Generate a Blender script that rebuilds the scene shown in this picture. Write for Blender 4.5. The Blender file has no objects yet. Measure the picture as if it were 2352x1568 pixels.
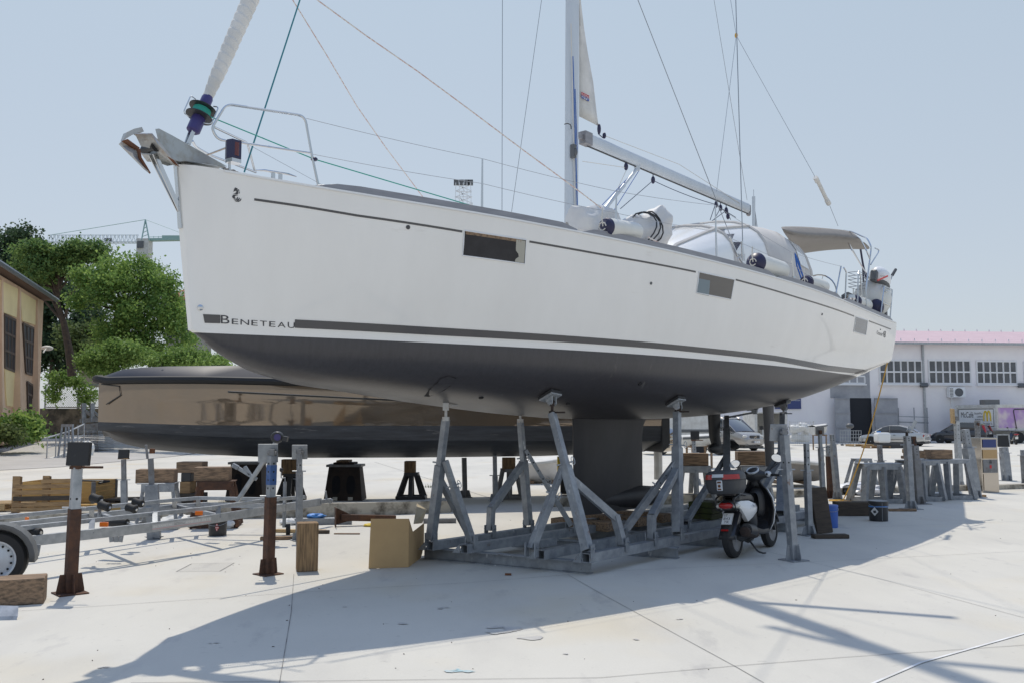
import bpy, bmesh, math, random
from mathutils import Vector, Matrix, Euler
R = math.radians
random.seed(7)
SC = bpy.context.scene
# ---------------------------------------------------------------- camera
F_PX = 2100.0; HZ = 967.0; CAM_H = 1.7          # focal length and horizon measured in a 2352 px wide view
PITCH = math.atan((HZ - 784) / F_PX)
cam_d = bpy.data.cameras.new('camera'); cam = bpy.data.objects.new('camera', cam_d)
SC.collection.objects.link(cam); SC.camera = cam
cam.location = (0, 0, CAM_H); cam.rotation_euler = (R(90) + PITCH, 0, 0)
cam_d.sensor_width = 36; cam_d.lens = 36 * F_PX / 2352; cam_d.clip_end = 3000; cam_d.clip_start = .05
# ---------------------------------------------------------------- sky, sun, exposure
SUN_EL = 64.5; SHD = Vector((.27, -.963, 0)).normalized()      # shadows fall this way on the ground
wd = bpy.data.worlds.new('World'); SC.world = wd; wd.use_nodes = True
nt = wd.node_tree; bg = nt.nodes['Background']
sky = nt.nodes.new('ShaderNodeTexSky'); sky.sky_type = 'NISHITA'; sky.sun_disc = False
sky.sun_elevation = R(SUN_EL); sky.sun_rotation = math.atan2(-SHD.x, -SHD.y)
sky.air_density = 1.0; sky.dust_density = 1.6; sky.ozone_density = 1.6; sky.altitude = 0
# thin summer haze: the clear sky is mixed with a pale veil that thickens towards the horizon
tcw = nt.nodes.new('ShaderNodeTexCoord'); sx_ = nt.nodes.new('ShaderNodeSeparateXYZ'); nt.links.new(tcw.outputs['Generated'], sx_.inputs[0])
vr = nt.nodes.new('ShaderNodeValToRGB'); nt.links.new(sx_.outputs[2], vr.inputs[0])
vr.color_ramp.elements[0].position = 0.0; vr.color_ramp.elements[0].color = (.80, .85, .92, 1)
vr.color_ramp.elements[1].position = .42; vr.color_ramp.elements[1].color = (.70, .83, .94, 1); e_ = vr.color_ramp.elements.new(.85); e_.color = (.42, .64, 1.15, 1)
vm = nt.nodes.new('ShaderNodeVectorMath'); vm.operation = 'SCALE'; vm.inputs['Scale'].default_value = 7.2; nt.links.new(vr.outputs[0], vm.inputs[0])
mxw = nt.nodes.new('ShaderNodeMix'); mxw.data_type = 'RGBA'; mxw.inputs[0].default_value = .72
nt.links.new(sky.outputs[0], mxw.inputs[6]); nt.links.new(vm.outputs[0], mxw.inputs[7])
nt.links.new(mxw.outputs[2], bg.inputs[0]); bg.inputs[1].default_value = 0.125
sl = bpy.data.lights.new('sun', 'SUN'); so = bpy.data.objects.new('sun', sl); SC.collection.objects.link(so)
sl.energy = 3.4; sl.angle = R(.5); sl.color = (1.0, .93, .81)
sd = Vector((SHD.x * math.cos(R(SUN_EL)), SHD.y * math.cos(R(SUN_EL)), -math.sin(R(SUN_EL))))
so.rotation_euler = sd.to_track_quat('-Z', 'Y').to_euler()
SC.view_settings.view_transform = 'Standard'; SC.view_settings.look = 'None'
SC.view_settings.exposure = -0.19; SC.view_settings.gamma = 1
SC.cycles.max_bounces = 8; SC.cycles.diffuse_bounces = 4
# ---------------------------------------------------------------- geometry helpers
def ray(x, y):
    u = (x - 1176) / F_PX; v = (784 - y) / F_PX
    return (u, math.cos(PITCH) - v * math.sin(PITCH), math.sin(PITCH) + v * math.cos(PITCH))
def G(x, y, z=0.):
    r = ray(x, y); t = (z - CAM_H) / r[2]; return Vector((r[0] * t, r[1] * t, z))
def D(x, y, Y):
    r = ray(x, y); t = Y / r[1]; return Vector((r[0] * t, Y, CAM_H + r[2] * t))
def proj(p):
    z = p[2] - CAM_H; d = p[1] * math.cos(PITCH) + z * math.sin(PITCH)
    return 1176 + F_PX * p[0] / d, 784 - F_PX * (z * math.cos(PITCH) - p[1] * math.sin(PITCH)) / d
class Wall:
    """vertical plane through two ground points; V(px,py,off) meets it, off metres in front"""
    def __init__(s, a, b):
        s.a = Vector((a[0], a[1], 0)); d = Vector((b[0] - a[0], b[1] - a[1], 0)); s.d = d.normalized()
        s.n = Vector((s.d.y, -s.d.x, 0))
        if s.n.dot(-s.a) < 0: s.n = -s.n
    def __call__(s, x, y, off=0.):
        r = Vector(ray(x, y)); t = ((s.a - Vector((0, 0, CAM_H))).dot(s.n) + off) / r.dot(s.n)
        return Vector((0, 0, CAM_H)) + r * t
KERB = [(-40., 12.), (-8.4, 15.6), (-3.4, 16.5), (-1.2, 17.3), (1.2, 18.), (7.8, 21.6), (12.6, 23.3), (45., 35.)]
KH = [(-40, .10), (-8.4, .12), (-5.5, .17), (-3.4, .24), (-1, .22), (3, .17), (12, .11), (45, .08)]
def lerp(T, s):
    if s <= T[0][0]: return T[0][1]
    for (a, b), (c, d) in zip(T, T[1:]):
        if s <= c: return b + (d - b) * (s - a) / (c - a)
    return T[-1][1]
def kerbY(X): return lerp(KERB, X)
def GG(x, y):
    return G(x, y, 0.)
def spl(T, s):
    n = len(T)
    if s <= T[0][0]: return T[0][1]
    if s >= T[-1][0]: return T[-1][1]
    for i in range(n - 1):
        if s <= T[i + 1][0]: break
    x0, y0 = T[i]; x1, y1 = T[i + 1]; h = x1 - x0; t = (s - x0) / h
    m0 = (y1 - T[i - 1][1]) / (x1 - T[i - 1][0]) if i > 0 else (y1 - y0) / h
    m1 = (T[i + 2][1] - y0) / (T[i + 2][0] - x0) if i < n - 2 else (y1 - y0) / h
    return (2*t**3-3*t*t+1)*y0+(t**3-2*t*t+t)*h*m0+(-2*t**3+3*t*t)*y1+(t**3-t*t)*h*m1
def rnd(a, b): return random.uniform(a, b)
# ---------------------------------------------------------------- materials
M = {}
def mat(name, col, rough=.5, metal=0., col2=None, scale=4., thr=(.35, .65), stretch=(1, 1, 1), bump=0., bscale=None,
        coat=0., alpha=1., detail=5., island=0., trans=0., emit=0., spec=None):
    m = bpy.data.materials.new(name); m.use_nodes = True; t = m.node_tree; b = t.nodes['Principled BSDF']
    b.inputs['Base Color'].default_value = (*col, 1); b.inputs['Roughness'].default_value = rough
    b.inputs['Metallic'].default_value = metal
    if coat: b.inputs['Coat Weight'].default_value = coat; b.inputs['Coat Roughness'].default_value = .04
    if alpha < 1: b.inputs['Alpha'].default_value = alpha
    if trans: b.inputs['Transmission Weight'].default_value = trans
    if spec is not None: b.inputs['Specular IOR Level'].default_value = spec
    if emit: b.inputs['Emission Color'].default_value = (*col, 1); b.inputs['Emission Strength'].default_value = emit
    tc = t.nodes.new('ShaderNodeTexCoord'); mp = t.nodes.new('ShaderNodeMapping'); mp.inputs['Scale'].default_value = stretch
    t.links.new(tc.outputs['Object'], mp.inputs[0])
    out = None
    if col2 is not None:
        nz = t.nodes.new('ShaderNodeTexNoise'); nz.inputs['Scale'].default_value = scale; nz.inputs['Detail'].default_value = detail
        nz.inputs['Roughness'].default_value = .62
        t.links.new(mp.outputs[0], nz.inputs['Vector'])
        cr = t.nodes.new('ShaderNodeValToRGB'); cr.color_ramp.elements[0].position = thr[0]; cr.color_ramp.elements[1].position = thr[1]
        cr.color_ramp.elements[0].color = (*col, 1); cr.color_ramp.elements[1].color = (*col2, 1)
        t.links.new(nz.outputs['Fac'], cr.inputs[0]); out = cr.outputs[0]
        if island:
            ge = t.nodes.new('ShaderNodeNewGeometry'); mu = t.nodes.new('ShaderNodeMath'); mu.operation = 'MULTIPLY_ADD'
            mu.inputs[1].default_value = island; t.links.new(ge.outputs['Random Per Island'], mu.inputs[0])
            t.links.new(nz.outputs['Fac'], mu.inputs[2]); sb = t.nodes.new('ShaderNodeMath'); sb.operation = 'SUBTRACT'
            t.links.new(mu.outputs[0], sb.inputs[0]); sb.inputs[1].default_value = island / 2
            t.links.new(sb.outputs[0], cr.inputs[0])
        t.links.new(out, b.inputs['Base Color'])
    if bump:
        n2 = t.nodes.new('ShaderNodeTexNoise'); n2.inputs['Scale'].default_value = bscale or scale * 6; n2.inputs['Detail'].default_value = 6
        t.links.new(mp.outputs[0], n2.inputs['Vector'])
        bp = t.nodes.new('ShaderNodeBump'); bp.inputs['Strength'].default_value = bump; bp.inputs['Distance'].default_value = .02
        t.links.new(n2.outputs['Fac'], bp.inputs['Height']); t.links.new(bp.outputs[0], b.inputs['Normal'])
    M[name] = m; return m
def spots(name, col, sc, thr, stretch=(1, 1, 1)):
    """lay scattered stains of another colour over a material"""
    t = M[name].node_tree; b = t.nodes['Principled BSDF']; src = b.inputs['Base Color'].links[0].from_socket
    tc = t.nodes.new('ShaderNodeTexCoord'); mp = t.nodes.new('ShaderNodeMapping'); mp.inputs['Scale'].default_value = stretch; mp.inputs['Location'].default_value = (3.1, 7.7, 1.3)
    n = t.nodes.new('ShaderNodeTexNoise'); n.inputs['Scale'].default_value = sc; n.inputs['Detail'].default_value = 7; n.inputs['Roughness'].default_value = .7
    r = t.nodes.new('ShaderNodeValToRGB'); r.color_ramp.elements[0].position = thr[0]; r.color_ramp.elements[1].position = thr[1]; r.color_ramp.elements[0].color = (0, 0, 0, 1); r.color_ramp.elements[1].color = (1, 1, 1, 1)
    x = t.nodes.new('ShaderNodeMix'); x.data_type = 'RGBA'; x.inputs[7].default_value = (*col, 1)
    t.links.new(tc.outputs['Object'], mp.inputs[0]); t.links.new(mp.outputs[0], n.inputs[0]); t.links.new(n.outputs['Fac'], r.inputs[0]); t.links.new(r.outputs[0], x.inputs[0]); t.links.new(src, x.inputs[6]); t.links.new(x.outputs[2], b.inputs['Base Color'])
def glassmat(name, col, rough=.03, alpha=.35):
    m = mat(name, col, rough, 0, alpha=alpha); m.node_tree.nodes['Principled BSDF'].inputs['Coat Weight'].default_value = .6
    return m
mat('gelcoat', (.84, .82, .785), .2, coat=.8, col2=(.795, .775, .74), scale=1.6, thr=(.35, .75), stretch=(1.4, 1.4, .35), bump=.014, bscale=2.2)
mat('antifouling', (.050, .047, .052), .36, col2=(.034, .032, .035), scale=9, thr=(.40, .85), stretch=(2.6, 2.6, .3), bump=.05, bscale=20, spec=.6)
mat('antifouling_shaded', (.036, .035, .040), .5, col2=(.022, .022, .026), scale=2.2, thr=(.35, .7), stretch=(1, 1, .6), bump=.05, bscale=12)  # darker copy of the antifouling, shade under the hull put into its colour
mat('graphite_stripe', (.07, .067, .07), .25, coat=.3)
mat('dark_print', (.05, .05, .056), .35)
mat('stainless', (.62, .63, .64), .18, 1.)
mat('galvanised', (.36, .38, .40), .5, .35, col2=(.17, .185, .21), scale=7, thr=(.28, .75), bump=.08, bscale=60)
mat('galvanised_bright', (.47, .485, .50), .42, .35, col2=(.28, .30, .32), scale=8, thr=(.3, .7), bump=.06, bscale=60)
mat('galvanised_dull', (.235, .24, .25), .62, .2, col2=(.14, .135, .13), scale=8, thr=(.35, .75), bump=.1, bscale=40)
mat('bow_plate', (.42, .44, .44), .38, .6, col2=(.30, .27, .22), scale=11, thr=(.45, .8), bump=.05)
mat('anchor_steel', (.46, .46, .45), .42, .6, col2=(.33, .25, .19), scale=7, thr=(.52, .75), bump=.06)
mat('rust', (.060, .034, .025), .85, 0, col2=(.135, .062, .034), scale=10, thr=(.35, .75), bump=.25, bscale=70)
mat('rust_dark', (.020, .015, .014), .8, 0, col2=(.042, .026, .02), scale=6, bump=.2, bscale=50)
mat('rust_bright', (.19, .075, .032), .85, 0, col2=(.10, .04, .02), scale=9)
mat('black_steel', (.02, .021, .023), .5, 0, col2=(.04, .042, .045), scale=6)
mat('black_plate', (.017, .017, .019), .55, 0, col2=(.05, .052, .058), scale=9, thr=(.6, .75), bump=.1)
mat('blue_paint', (.03, .09, .26), .5, col2=(.10, .16, .30), scale=14, thr=(.5, .8))
mat('old_timber', (.31, .20, .105), .85, 0, col2=(.085, .055, .032), scale=5, thr=(.42, .70), stretch=(9, 9, .7), bump=.3, bscale=8)
mat('old_timber_x', (.30, .20, .125), .85, 0, col2=(.075, .055, .04), scale=5, thr=(.42, .70), stretch=(.8, 9, 9), bump=.3, bscale=8)
mat('dark_timber', (.085, .065, .048), .85, 0, col2=(.04, .032, .026), scale=4, thr=(.3, .72), stretch=(1.5, 1.5, 9), bump=.3, bscale=8)
mat('pallet_wood', (.42, .26, .12), .8, 0, col2=(.24, .145, .07), scale=3, stretch=(1, 6, 6), bump=.15)
mat('crate_board', (.60, .38, .13), .75, 0, col2=(.50, .30, .10), scale=3, stretch=(1, 6, 6))
mat('pale_timber', (.50, .36, .19), .75, 0, col2=(.36, .24, .12), scale=4, stretch=(1, 6, 6))
mat('cardboard', (.50, .335, .165), .8, 0, col2=(.43, .285, .14), scale=2, thr=(.35, .7), bump=.03)
mat('cardboard_in', (.60, .51, .36), .8)
mat('rubber', (.018, .018, .019), .7, bump=.1, bscale=80)
mat('black_plastic', (.024, .025, .028), .42, 0, col2=(.034, .035, .038), scale=5)
mat('scooter_black', (.018, .019, .023), .3, coat=.25)
mat('grey_plastic', (.11, .115, .12), .5)
mat('white_paint', (.78, .79, .80), .3, coat=.3)
mat('dirty_white', (.62, .62, .60), .6, col2=(.48, .47, .44), scale=3)
mat('canvas', (.72, .70, .66), .85, col2=(.58, .565, .53), scale=3, bump=.12, bscale=12)
mat('grey_canvas', (.27, .25, .23), .85, col2=(.23, .215, .20), scale=4, bump=.08, bscale=20)
mat('hood_canvas', (.60, .58, .55), .85, col2=(.54, .52, .50), scale=4, bump=.06, bscale=20)
mat('mast_alu', (.60, .64, .68), .4, .2, col2=(.55, .59, .63), scale=1.5, stretch=(3, 3, .4))
mat('alu_trim', (.33, .32, .33), .45, .4, col2=(.26, .255, .265), scale=3, stretch=(1, 1, 8))
mat('navy', (.022, .022, .065), .42)
mat('violet_plastic', (.05, .04, .16), .4)
mat('rope_white', (.62, .60, .55), .9)
mat('rope_pink', (.55, .38, .34), .9, col2=(.66, .63, .58), scale=30, thr=(.45, .55))
mat('rope_green', (.03, .34, .27), .7)
mat('rope_teal', (.04, .22, .26), .7)
mat('rope_blue', (.03, .12, .42), .8)
mat('rope_dark', (.05, .07, .12), .8)
mat('rope_yellow', (.62, .36, .06), .8)
mat('wire', (.30, .32, .35), .3, .8)
mat('hull_window', (.014, .014, .018), .05, col2=(.03, .03, .035), scale=3, thr=(.5, .8), spec=.4)
mat('smoky_window', (.075, .068, .062), .06, coat=.6)
mat('blue_window', (.075, .095, .12), .06, col2=(.12, .15, .18), scale=3, thr=(.5, .6), coat=.6)
mat('pale_blue', (.17, .22, .25), .3)
mat('smoke_glass', (.05, .055, .065), .05, coat=1.)
glassmat('clear_vinyl', (.82, .82, .80), .25, .94)
mat('curtain', (.42, .40, .34), .8)
mat('red_lens', (.38, .012, .012), .2, coat=.6)
mat('dark_red_lens', (.10, .006, .008), .2, coat=.6)
mat('orange_lens', (.75, .16, .01), .25, coat=.5)
mat('chrome', (.50, .455, .40), .10, 1., bump=.02, bscale=3)
mat('mirror_glass', (.75, .78, .82), .02, 1.)
mat('bronze_hull', (.26, .195, .135), .04, .5, coat=.8, col2=(.20, .16, .12), scale=.5, bump=.06, bscale=1.3)
mat('yacht_deck', (.020, .023, .035), .5)
mat('yacht_bottom', (.030, .034, .042), .5, col2=(.060, .068, .08), scale=3, thr=(.4, .75), stretch=(.5, .5, 5), bump=.05)
mat('flag_red', (.50, .05, .06), .6); mat('flag_blue', (.06, .10, .36), .6); mat('yellow_paint', (.70, .50, .03), .5)
mat('label_white', (.72, .72, .70), .5); mat('label_red', (.55, .03, .03), .5); mat('pink_print', (.52, .33, .34), .5)
mat('light_blue', (.06, .24, .62), .5); mat('bucket_blue', (.05, .13, .45), .45)
mat('plastic_bag', (.66, .67, .70), .35, bump=.4, bscale=14)
mat('plate_blue', (.03, .05, .17), .4)
for k_ in ('galvanised', 'galvanised_dull'): spots(k_, (.15, .07, .04), 6, (.62, .70), (1, 1, .5)); spots(k_, (.52, .53, .54), 11, (.63, .68), (1, 1, .35))
spots('galvanised_bright', (.20, .13, .09), 7, (.66, .74)); spots('antifouling', (.12, .115, .11), 5, (.64, .72), (1, 1, .25)); spots('yacht_bottom', (.14, .14, .14), 4, (.60, .72), (.4, .4, 3))
spots('rust', (.26, .11, .05), 8, (.60, .70), (1, 1, .4)); spots('gelcoat', (.66, .63, .58), 1.1, (.66, .80), (.6, .6, 3))
# ---------------------------------------------------------------- mesh builder
def tag(o, label=None, cat=None, group=None, kind=None):
    if label: o['label'] = label
    if cat: o['category'] = cat
    if group: o['group'] = group
    if kind: o['kind'] = kind
    return o
def thing(name, label, cat, loc=(0, 0, 0), rotz=0., group=None, tilt=None):
    o = bpy.data.objects.new(name, None); SC.collection.objects.link(o); o.empty_display_size = .2
    o.location = loc; o.rotation_euler = (0, 0, rotz)
    if tilt: o.rotation_euler = (tilt[0], tilt[1], rotz)
    return tag(o, label, cat, group)
_tc = {}
def text_geo(s):
    if s in _tc: return _tc[s]
    cu = bpy.data.curves.new('t', 'FONT'); cu.body = s; cu.resolution_u = 3
    ob = bpy.data.objects.new('t', cu); SC.collection.objects.link(ob)
    dg = bpy.context.evaluated_depsgraph_get(); me = bpy.data.meshes.new_from_object(ob.evaluated_get(dg))
    vs = [(v.co.x, v.co.y) for v in me.vertices]; fs = [tuple(p.vertices) for p in me.polygons]
    bpy.data.objects.remove(ob); bpy.data.curves.remove(cu); bpy.data.meshes.remove(me)
    x0 = min(v[0] for v in vs); x1 = max(v[0] for v in vs); y0 = min(v[1] for v in vs); y1 = max(v[1] for v in vs)
    g = ([((x - x0) / (x1 - x0), (y - y0) / (y1 - y0)) for x, y in vs], fs, (x1 - x0) / (y1 - y0))
    _tc[s] = g; return g
class MB:
    def __init__(s): s.v = []; s.f = []; s.m = []; s.c = 0
    def mi(s, i): s.c = i; return s
    def add(s, vs, fs):
        o = len(s.v); s.v += [tuple(v) for v in vs]; s.f += [tuple(i + o for i in f) for f in fs]; s.m += [s.c] * len(fs); return s
    def box(s, c, d, rot=None):
        c = Vector(c); h = [q / 2 for q in d]; vs = []
        for x in (-1, 1):
            for y in (-1, 1):
                for z in (-1, 1):
                    p = Vector((x * h[0], y * h[1], z * h[2]))
                    if rot is not None: p = rot @ p
                    vs.append(c + p)
        return s.add(vs, [(0, 1, 3, 2), (4, 6, 7, 5), (0, 4, 5, 1), (2, 3, 7, 6), (0, 2, 6, 4), (1, 5, 7, 3)])
    def bar(s, p, q, w, h=None, up=(0, 0, 1)):
        p = Vector(p); q = Vector(q); h = h or w; d = (q - p); L = d.length; d.normalize(); u = Vector(up)
        if abs(d.dot(u)) > .98: u = Vector((math.cos(R(40)), math.sin(R(40)), 0))
        a = d.cross(u).normalized(); b = a.cross(d).normalized()
        vs = [o + a * (x * w / 2) + b * (y * h / 2) for o in (p, q) for x, y in ((-1, -1), (1, -1), (1, 1), (-1, 1))]
        return s.add(vs, [(0, 3, 2, 1), (4, 5, 6, 7), (0, 1, 5, 4), (1, 2, 6, 5), (2, 3, 7, 6), (3, 0, 4, 7)])
    def hollow(s, p, q, w, t=.006, up=(0, 0, 1)):   # square tube with open ends
        p = Vector(p); q = Vector(q); d = (q - p).normalized(); u = Vector(up)
        a = d.cross(u).normalized(); b = a.cross(d).normalized(); rings = []
        for o, k in ((p, w / 2 - t), (p, w / 2), (q, w / 2), (q, w / 2 - t)):
            rings.append([o + a * (x * k) + b * (y * k) for x, y in ((-1, -1), (1, -1), (1, 1), (-1, 1))])
        rings.append(rings[0])
        for r0, r1 in zip(rings, rings[1:]): s.add(r0 + r1, [(i, (i + 1) % 4, 4 + (i + 1) % 4, 4 + i) for i in range(4)])
        return s
    def tube(s, pts, r, n=8, closed=False, caps=True):
        pts = [Vector(p) for p in pts]; N = len(pts); rr = r if isinstance(r, (list, tuple)) else [r] * N
        vs = []; prev = None
        for i, p in enumerate(pts):
            a = pts[i - 1] if (i > 0 or closed) else p; b = pts[(i + 1) % N] if (i < N - 1 or closed) else p
            d = (b - a); d = d.normalized() if d.length > 1e-9 else Vector((0, 0, 1))
            if prev is None: u = Vector((0, 0, 1)) if abs(d.z) < .9 else Vector((1, 0, 0)); u = (u - d * u.dot(d)).normalized()
            else: u = (prev - d * prev.dot(d)); u = u.normalized() if u.length > 1e-6 else prev
            prev = u; w = d.cross(u)
            for k in range(n):
                t = 2 * math.pi * k / n; vs.append(p + (u * math.cos(t) + w * math.sin(t)) * rr[i])
        fs = []
        for i in range(N - 1 + (1 if closed else 0)):
            j = (i + 1) % N
            for k in range(n): fs.append((i * n + k, i * n + (k + 1) % n, j * n + (k + 1) % n, j * n + k))
        if caps and not closed: fs += [tuple(range(n - 1, -1, -1)), tuple((N - 1) * n + k for k in range(n))]
        return s.add(vs, fs)
    def lathe(s, o, axis, prof, n=20, squash=None, caps=True):
        o = Vector(o); d = Vector(axis).normalized(); u = Vector((0, 0, 1)) if abs(d.z) < .9 else Vector((1, 0, 0))
        u = (u - d * u.dot(d)).normalized(); w = d.cross(u); vs = []
        for a, r in prof:
            for k in range(n):
                t = 2 * math.pi * k / n; vs.append(o + d * a + (u * math.cos(t) + w * math.sin(t) * (squash or 1)) * r)
        fs = [(i * n + k, i * n + (k + 1) % n, (i + 1) * n + (k + 1) % n, (i + 1) * n + k) for i in range(len(prof) - 1) for k in range(n)]
        if caps and prof[0][1] > 1e-4: fs.append(tuple(range(n - 1, -1, -1)))
        if caps and prof[-1][1] > 1e-4: fs.append(tuple((len(prof) - 1) * n + k for k in range(n)))
        return s.add(vs, fs)
    def grid(s, rows, close=False):
        n = len(rows[0]); vs = [p for r in rows for p in r]
        fs = [(i * n + k, i * n + (k + 1) % n, (i + 1) * n + (k + 1) % n, (i + 1) * n + k)
              for i in range(len(rows) - 1) for k in range(n if close else n - 1)]
        return s.add(vs, fs)
    def poly(s, pts): return s.add(pts, [tuple(range(len(pts)))])
    def prism(s, pts, vec):
        pts = [Vector(p) for p in pts]; vec = Vector(vec); n = len(pts)
        return s.add(pts + [p + vec for p in pts], [tuple(range(n - 1, -1, -1)), tuple(range(n, 2 * n))] +
                     [(i, (i + 1) % n, n + (i + 1) % n, n + i) for i in range(n)])
    def slab(s, pts, t):     # polygon thickened both ways along its own normal
        pts = [Vector(p) for p in pts]; n = Vector((0, 0, 0))
        for i in range(len(pts)): n += pts[i].cross(pts[(i + 1) % len(pts)])
        n.normalize(); return s.prism([p - n * t / 2 for p in pts], n * t)
    def ball(s, c, r, n=12, m=8, rot=None, wob=0., seed=0):
        c = Vector(c); r = r if isinstance(r, (tuple, list)) else (r, r, r); rows = []; rg = random.Random(seed)
        for i in range(m + 1):
            ph = math.pi * i / m; row = []
            for k in range(n):
                th = 2 * math.pi * k / n; q = 1 + (rg.uniform(-wob, wob) if 0 < i < m else 0)
                p = Vector((r[0] * math.sin(ph) * math.cos(th), r[1] * math.sin(ph) * math.sin(th), r[2] * math.cos(ph))) * q
                row.append(c + (rot @ p if rot is not None else p))
            rows.append(row)
        return s.grid(rows, True)
    def text(s, t, fn):
        vs, fs, _ = text_geo(t); return s.add([fn(u, v) for u, v in vs], fs)
    def text_on(s, t, o, right, up, h, w=None):
        vs, fs, asp = text_geo(t); o = Vector(o); rt = Vector(right).normalized(); u_ = Vector(up).normalized(); w = w or h * asp
        return s.add([o + rt * (u * w) + u_ * (v * h) for u, v in vs], fs)
    def build(s, name, mats, parent=None, smooth=False, bevel=0., local=False, origin=None, ang=35):
        me = bpy.data.meshes.new(name); o = bpy.data.objects.new(name, me); SC.collection.objects.link(o)
        vs = s.v
        if parent is not None:
            o.parent = parent
            if not local:
                q = parent
                while q.parent is not None: q = q.parent      # parts of parts share the thing's frame
                if q is not None:
                    mi = (Matrix.Translation(q.location) @ q.rotation_euler.to_matrix().to_4x4()).inverted()
                    vs = [tuple(mi @ Vector(v)) for v in vs]
        else:
            if origin is None:
                xs = [v[0] for v in vs]; ys = [v[1] for v in vs]; zs = [v[2] for v in vs]
                origin = ((min(xs) + max(xs)) / 2, (min(ys) + max(ys)) / 2, min(zs))
            vs = [(v[0] - origin[0], v[1] - origin[1], v[2] - origin[2]) for v in vs]; o.location = origin
        me.from_pydata(vs, [], s.f); mats = [mats] if isinstance(mats, str) else mats
        for k in mats: me.materials.append(M[k])
        if len(mats) > 1: me.polygons.foreach_set('material_index', s.m)
        if smooth:
            me.polygons.foreach_set('use_smooth', [True] * len(me.polygons))
            try: me.set_sharp_from_angle(angle=R(ang))
            except Exception: pass
        me.validate(); me.update()
        if bevel:
            b = o.modifiers.new('bevel', 'BEVEL'); b.width = bevel; b.segments = 2; b.limit_method = 'ANGLE'; b.angle_limit = R(40)
        return o
def arc(pts, rad=.1, n=5):
    """round the inner corners of a polyline"""
    pts = [Vector(p) for p in pts]; out = [pts[0]]
    for a, b, c in zip(pts, pts[1:], pts[2:]):
        r = min(rad, (b - a).length * .45, (c - b).length * .45); p = b + (a - b).normalized() * r; q = b + (c - b).normalized() * r
        for i in range(n + 1):
            t = i / n; out.append(p * (1 - t) ** 2 + b * 2 * t * (1 - t) + q * t * t)
    return out + [pts[-1]]
def sag(a, b, s=.05, n=10):
    a = Vector(a); b = Vector(b); return [a.lerp(b, i / n) - Vector((0, 0, 4 * s * (i / n) * (1 - i / n))) for i in range(n + 1)]
def copy_tree(o, parent=None):
    c = o.copy(); SC.collection.objects.link(c); c.parent = parent
    for ch in list(KIDS.get(o.name, [])): copy_tree(ch, c)
    return c
KIDS = {}
def index_kids():
    KIDS.clear()
    for o in bpy.data.objects:
        if o.parent: KIDS.setdefault(o.parent.name, []).append(o)
# ================================================================= ground
def ground_mat():
    m = bpy.data.materials.new('concrete'); m.use_nodes = True; t = m.node_tree; b = t.nodes['Principled BSDF']; b.inputs['Roughness'].default_value = .85
    b.inputs['Specular IOR Level'].default_value = .3
    tc = t.nodes.new('ShaderNodeTexCoord')
    def noise(sc, st=(1, 1, 1), rot=0, det=6, ro=.6):
        mp = t.nodes.new('ShaderNodeMapping'); mp.inputs['Scale'].default_value = st; mp.inputs['Rotation'].default_value = (0, 0, rot)
        n = t.nodes.new('ShaderNodeTexNoise'); n.inputs['Scale'].default_value = sc; n.inputs['Detail'].default_value = det; n.inputs['Roughness'].default_value = ro
        t.links.new(tc.outputs['Object'], mp.inputs[0]); t.links.new(mp.outputs[0], n.inputs[0]); return n.outputs['Fac']
    def ramp(f, a, b_, c0, c1):
        r = t.nodes.new('ShaderNodeValToRGB'); r.color_ramp.elements[0].position = a; r.color_ramp.elements[1].position = b_
        r.color_ramp.elements[0].color = (*c0, 1); r.color_ramp.elements[1].color = (*c1, 1); t.links.new(f, r.inputs[0]); return r.outputs[0]
    def mul(a, b_, f=1.):
        x = t.nodes.new('ShaderNodeMix'); x.data_type = 'RGBA'; x.blend_type = 'MULTIPLY'; x.inputs[0].default_value = f
        t.links.new(a, x.inputs[6]); t.links.new(b_, x.inputs[7]); return x.outputs[2]
    base = ramp(noise(.25), .3, .7, (.56, .54, .485), (.645, .62, .56))
    base = mul(base, ramp(noise(1.1, (1, .35, 1), R(35)), .36, .52, (.93, .93, .94), (1, 1, 1)))        # darker trowel marks
    base = mul(base, ramp(noise(2.3, (1, .4, 1), R(15), 9), .28, .40, (.82, .82, .845), (1, 1, 1)))      # scuffs and tyre wipes
    base = mul(base, ramp(noise(.35, (1, 1, 1), 1, 3), .55, .72, (1, 1, 1), (.99, .94, .85)))           # yellow-brown stains
    base = mul(base, ramp(noise(9, (1, 1, 1), 2, 3), .28, .36, (.80, .80, .80), (1, 1, 1)), .6)
    base = mul(base, ramp(noise(60, (1, 1, 1), 0, 2), .2, .8, (.94, .94, .94), (1.0, 1.0, 1.0)))
    t.links.new(base, b.inputs['Base Color'])
    bp = t.nodes.new('ShaderNodeBump'); bp.inputs['Strength'].default_value = .12; bp.inputs['Distance'].default_value = .01
    t.links.new(noise(22), bp.inputs['Height']); t.links.new(bp.outputs[0], b.inputs['Normal']); M['concrete'] = m
ground_mat()
mat('asphalt', (.40, .385, .36), .9, col2=(.46, .445, .42), scale=.6, bump=.08, bscale=30)
mat('kerb_face', (.42, .39, .33), .9, col2=(.075, .065, .05), scale=3.5, thr=(.45, .66), bump=.4, bscale=14)
mat('joint', (.15, .145, .14), .9, col2=(.36, .35, .33), scale=3, thr=(.4, .7))
mat('road_paint', (.78, .78, .78), .7, col2=(.60, .59, .57), scale=2, thr=(.42, .6))
def st(o, kind='structure'): o['kind'] = kind; return o
g = MB(); g.add([(-700, -40, 0), (700, -40, 0), (700, 1500, 0), (-700, 1500, 0)], [(0, 1, 2, 3)])
st(g.build('ground', 'concrete', origin=(0, 0, 0)))
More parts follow.
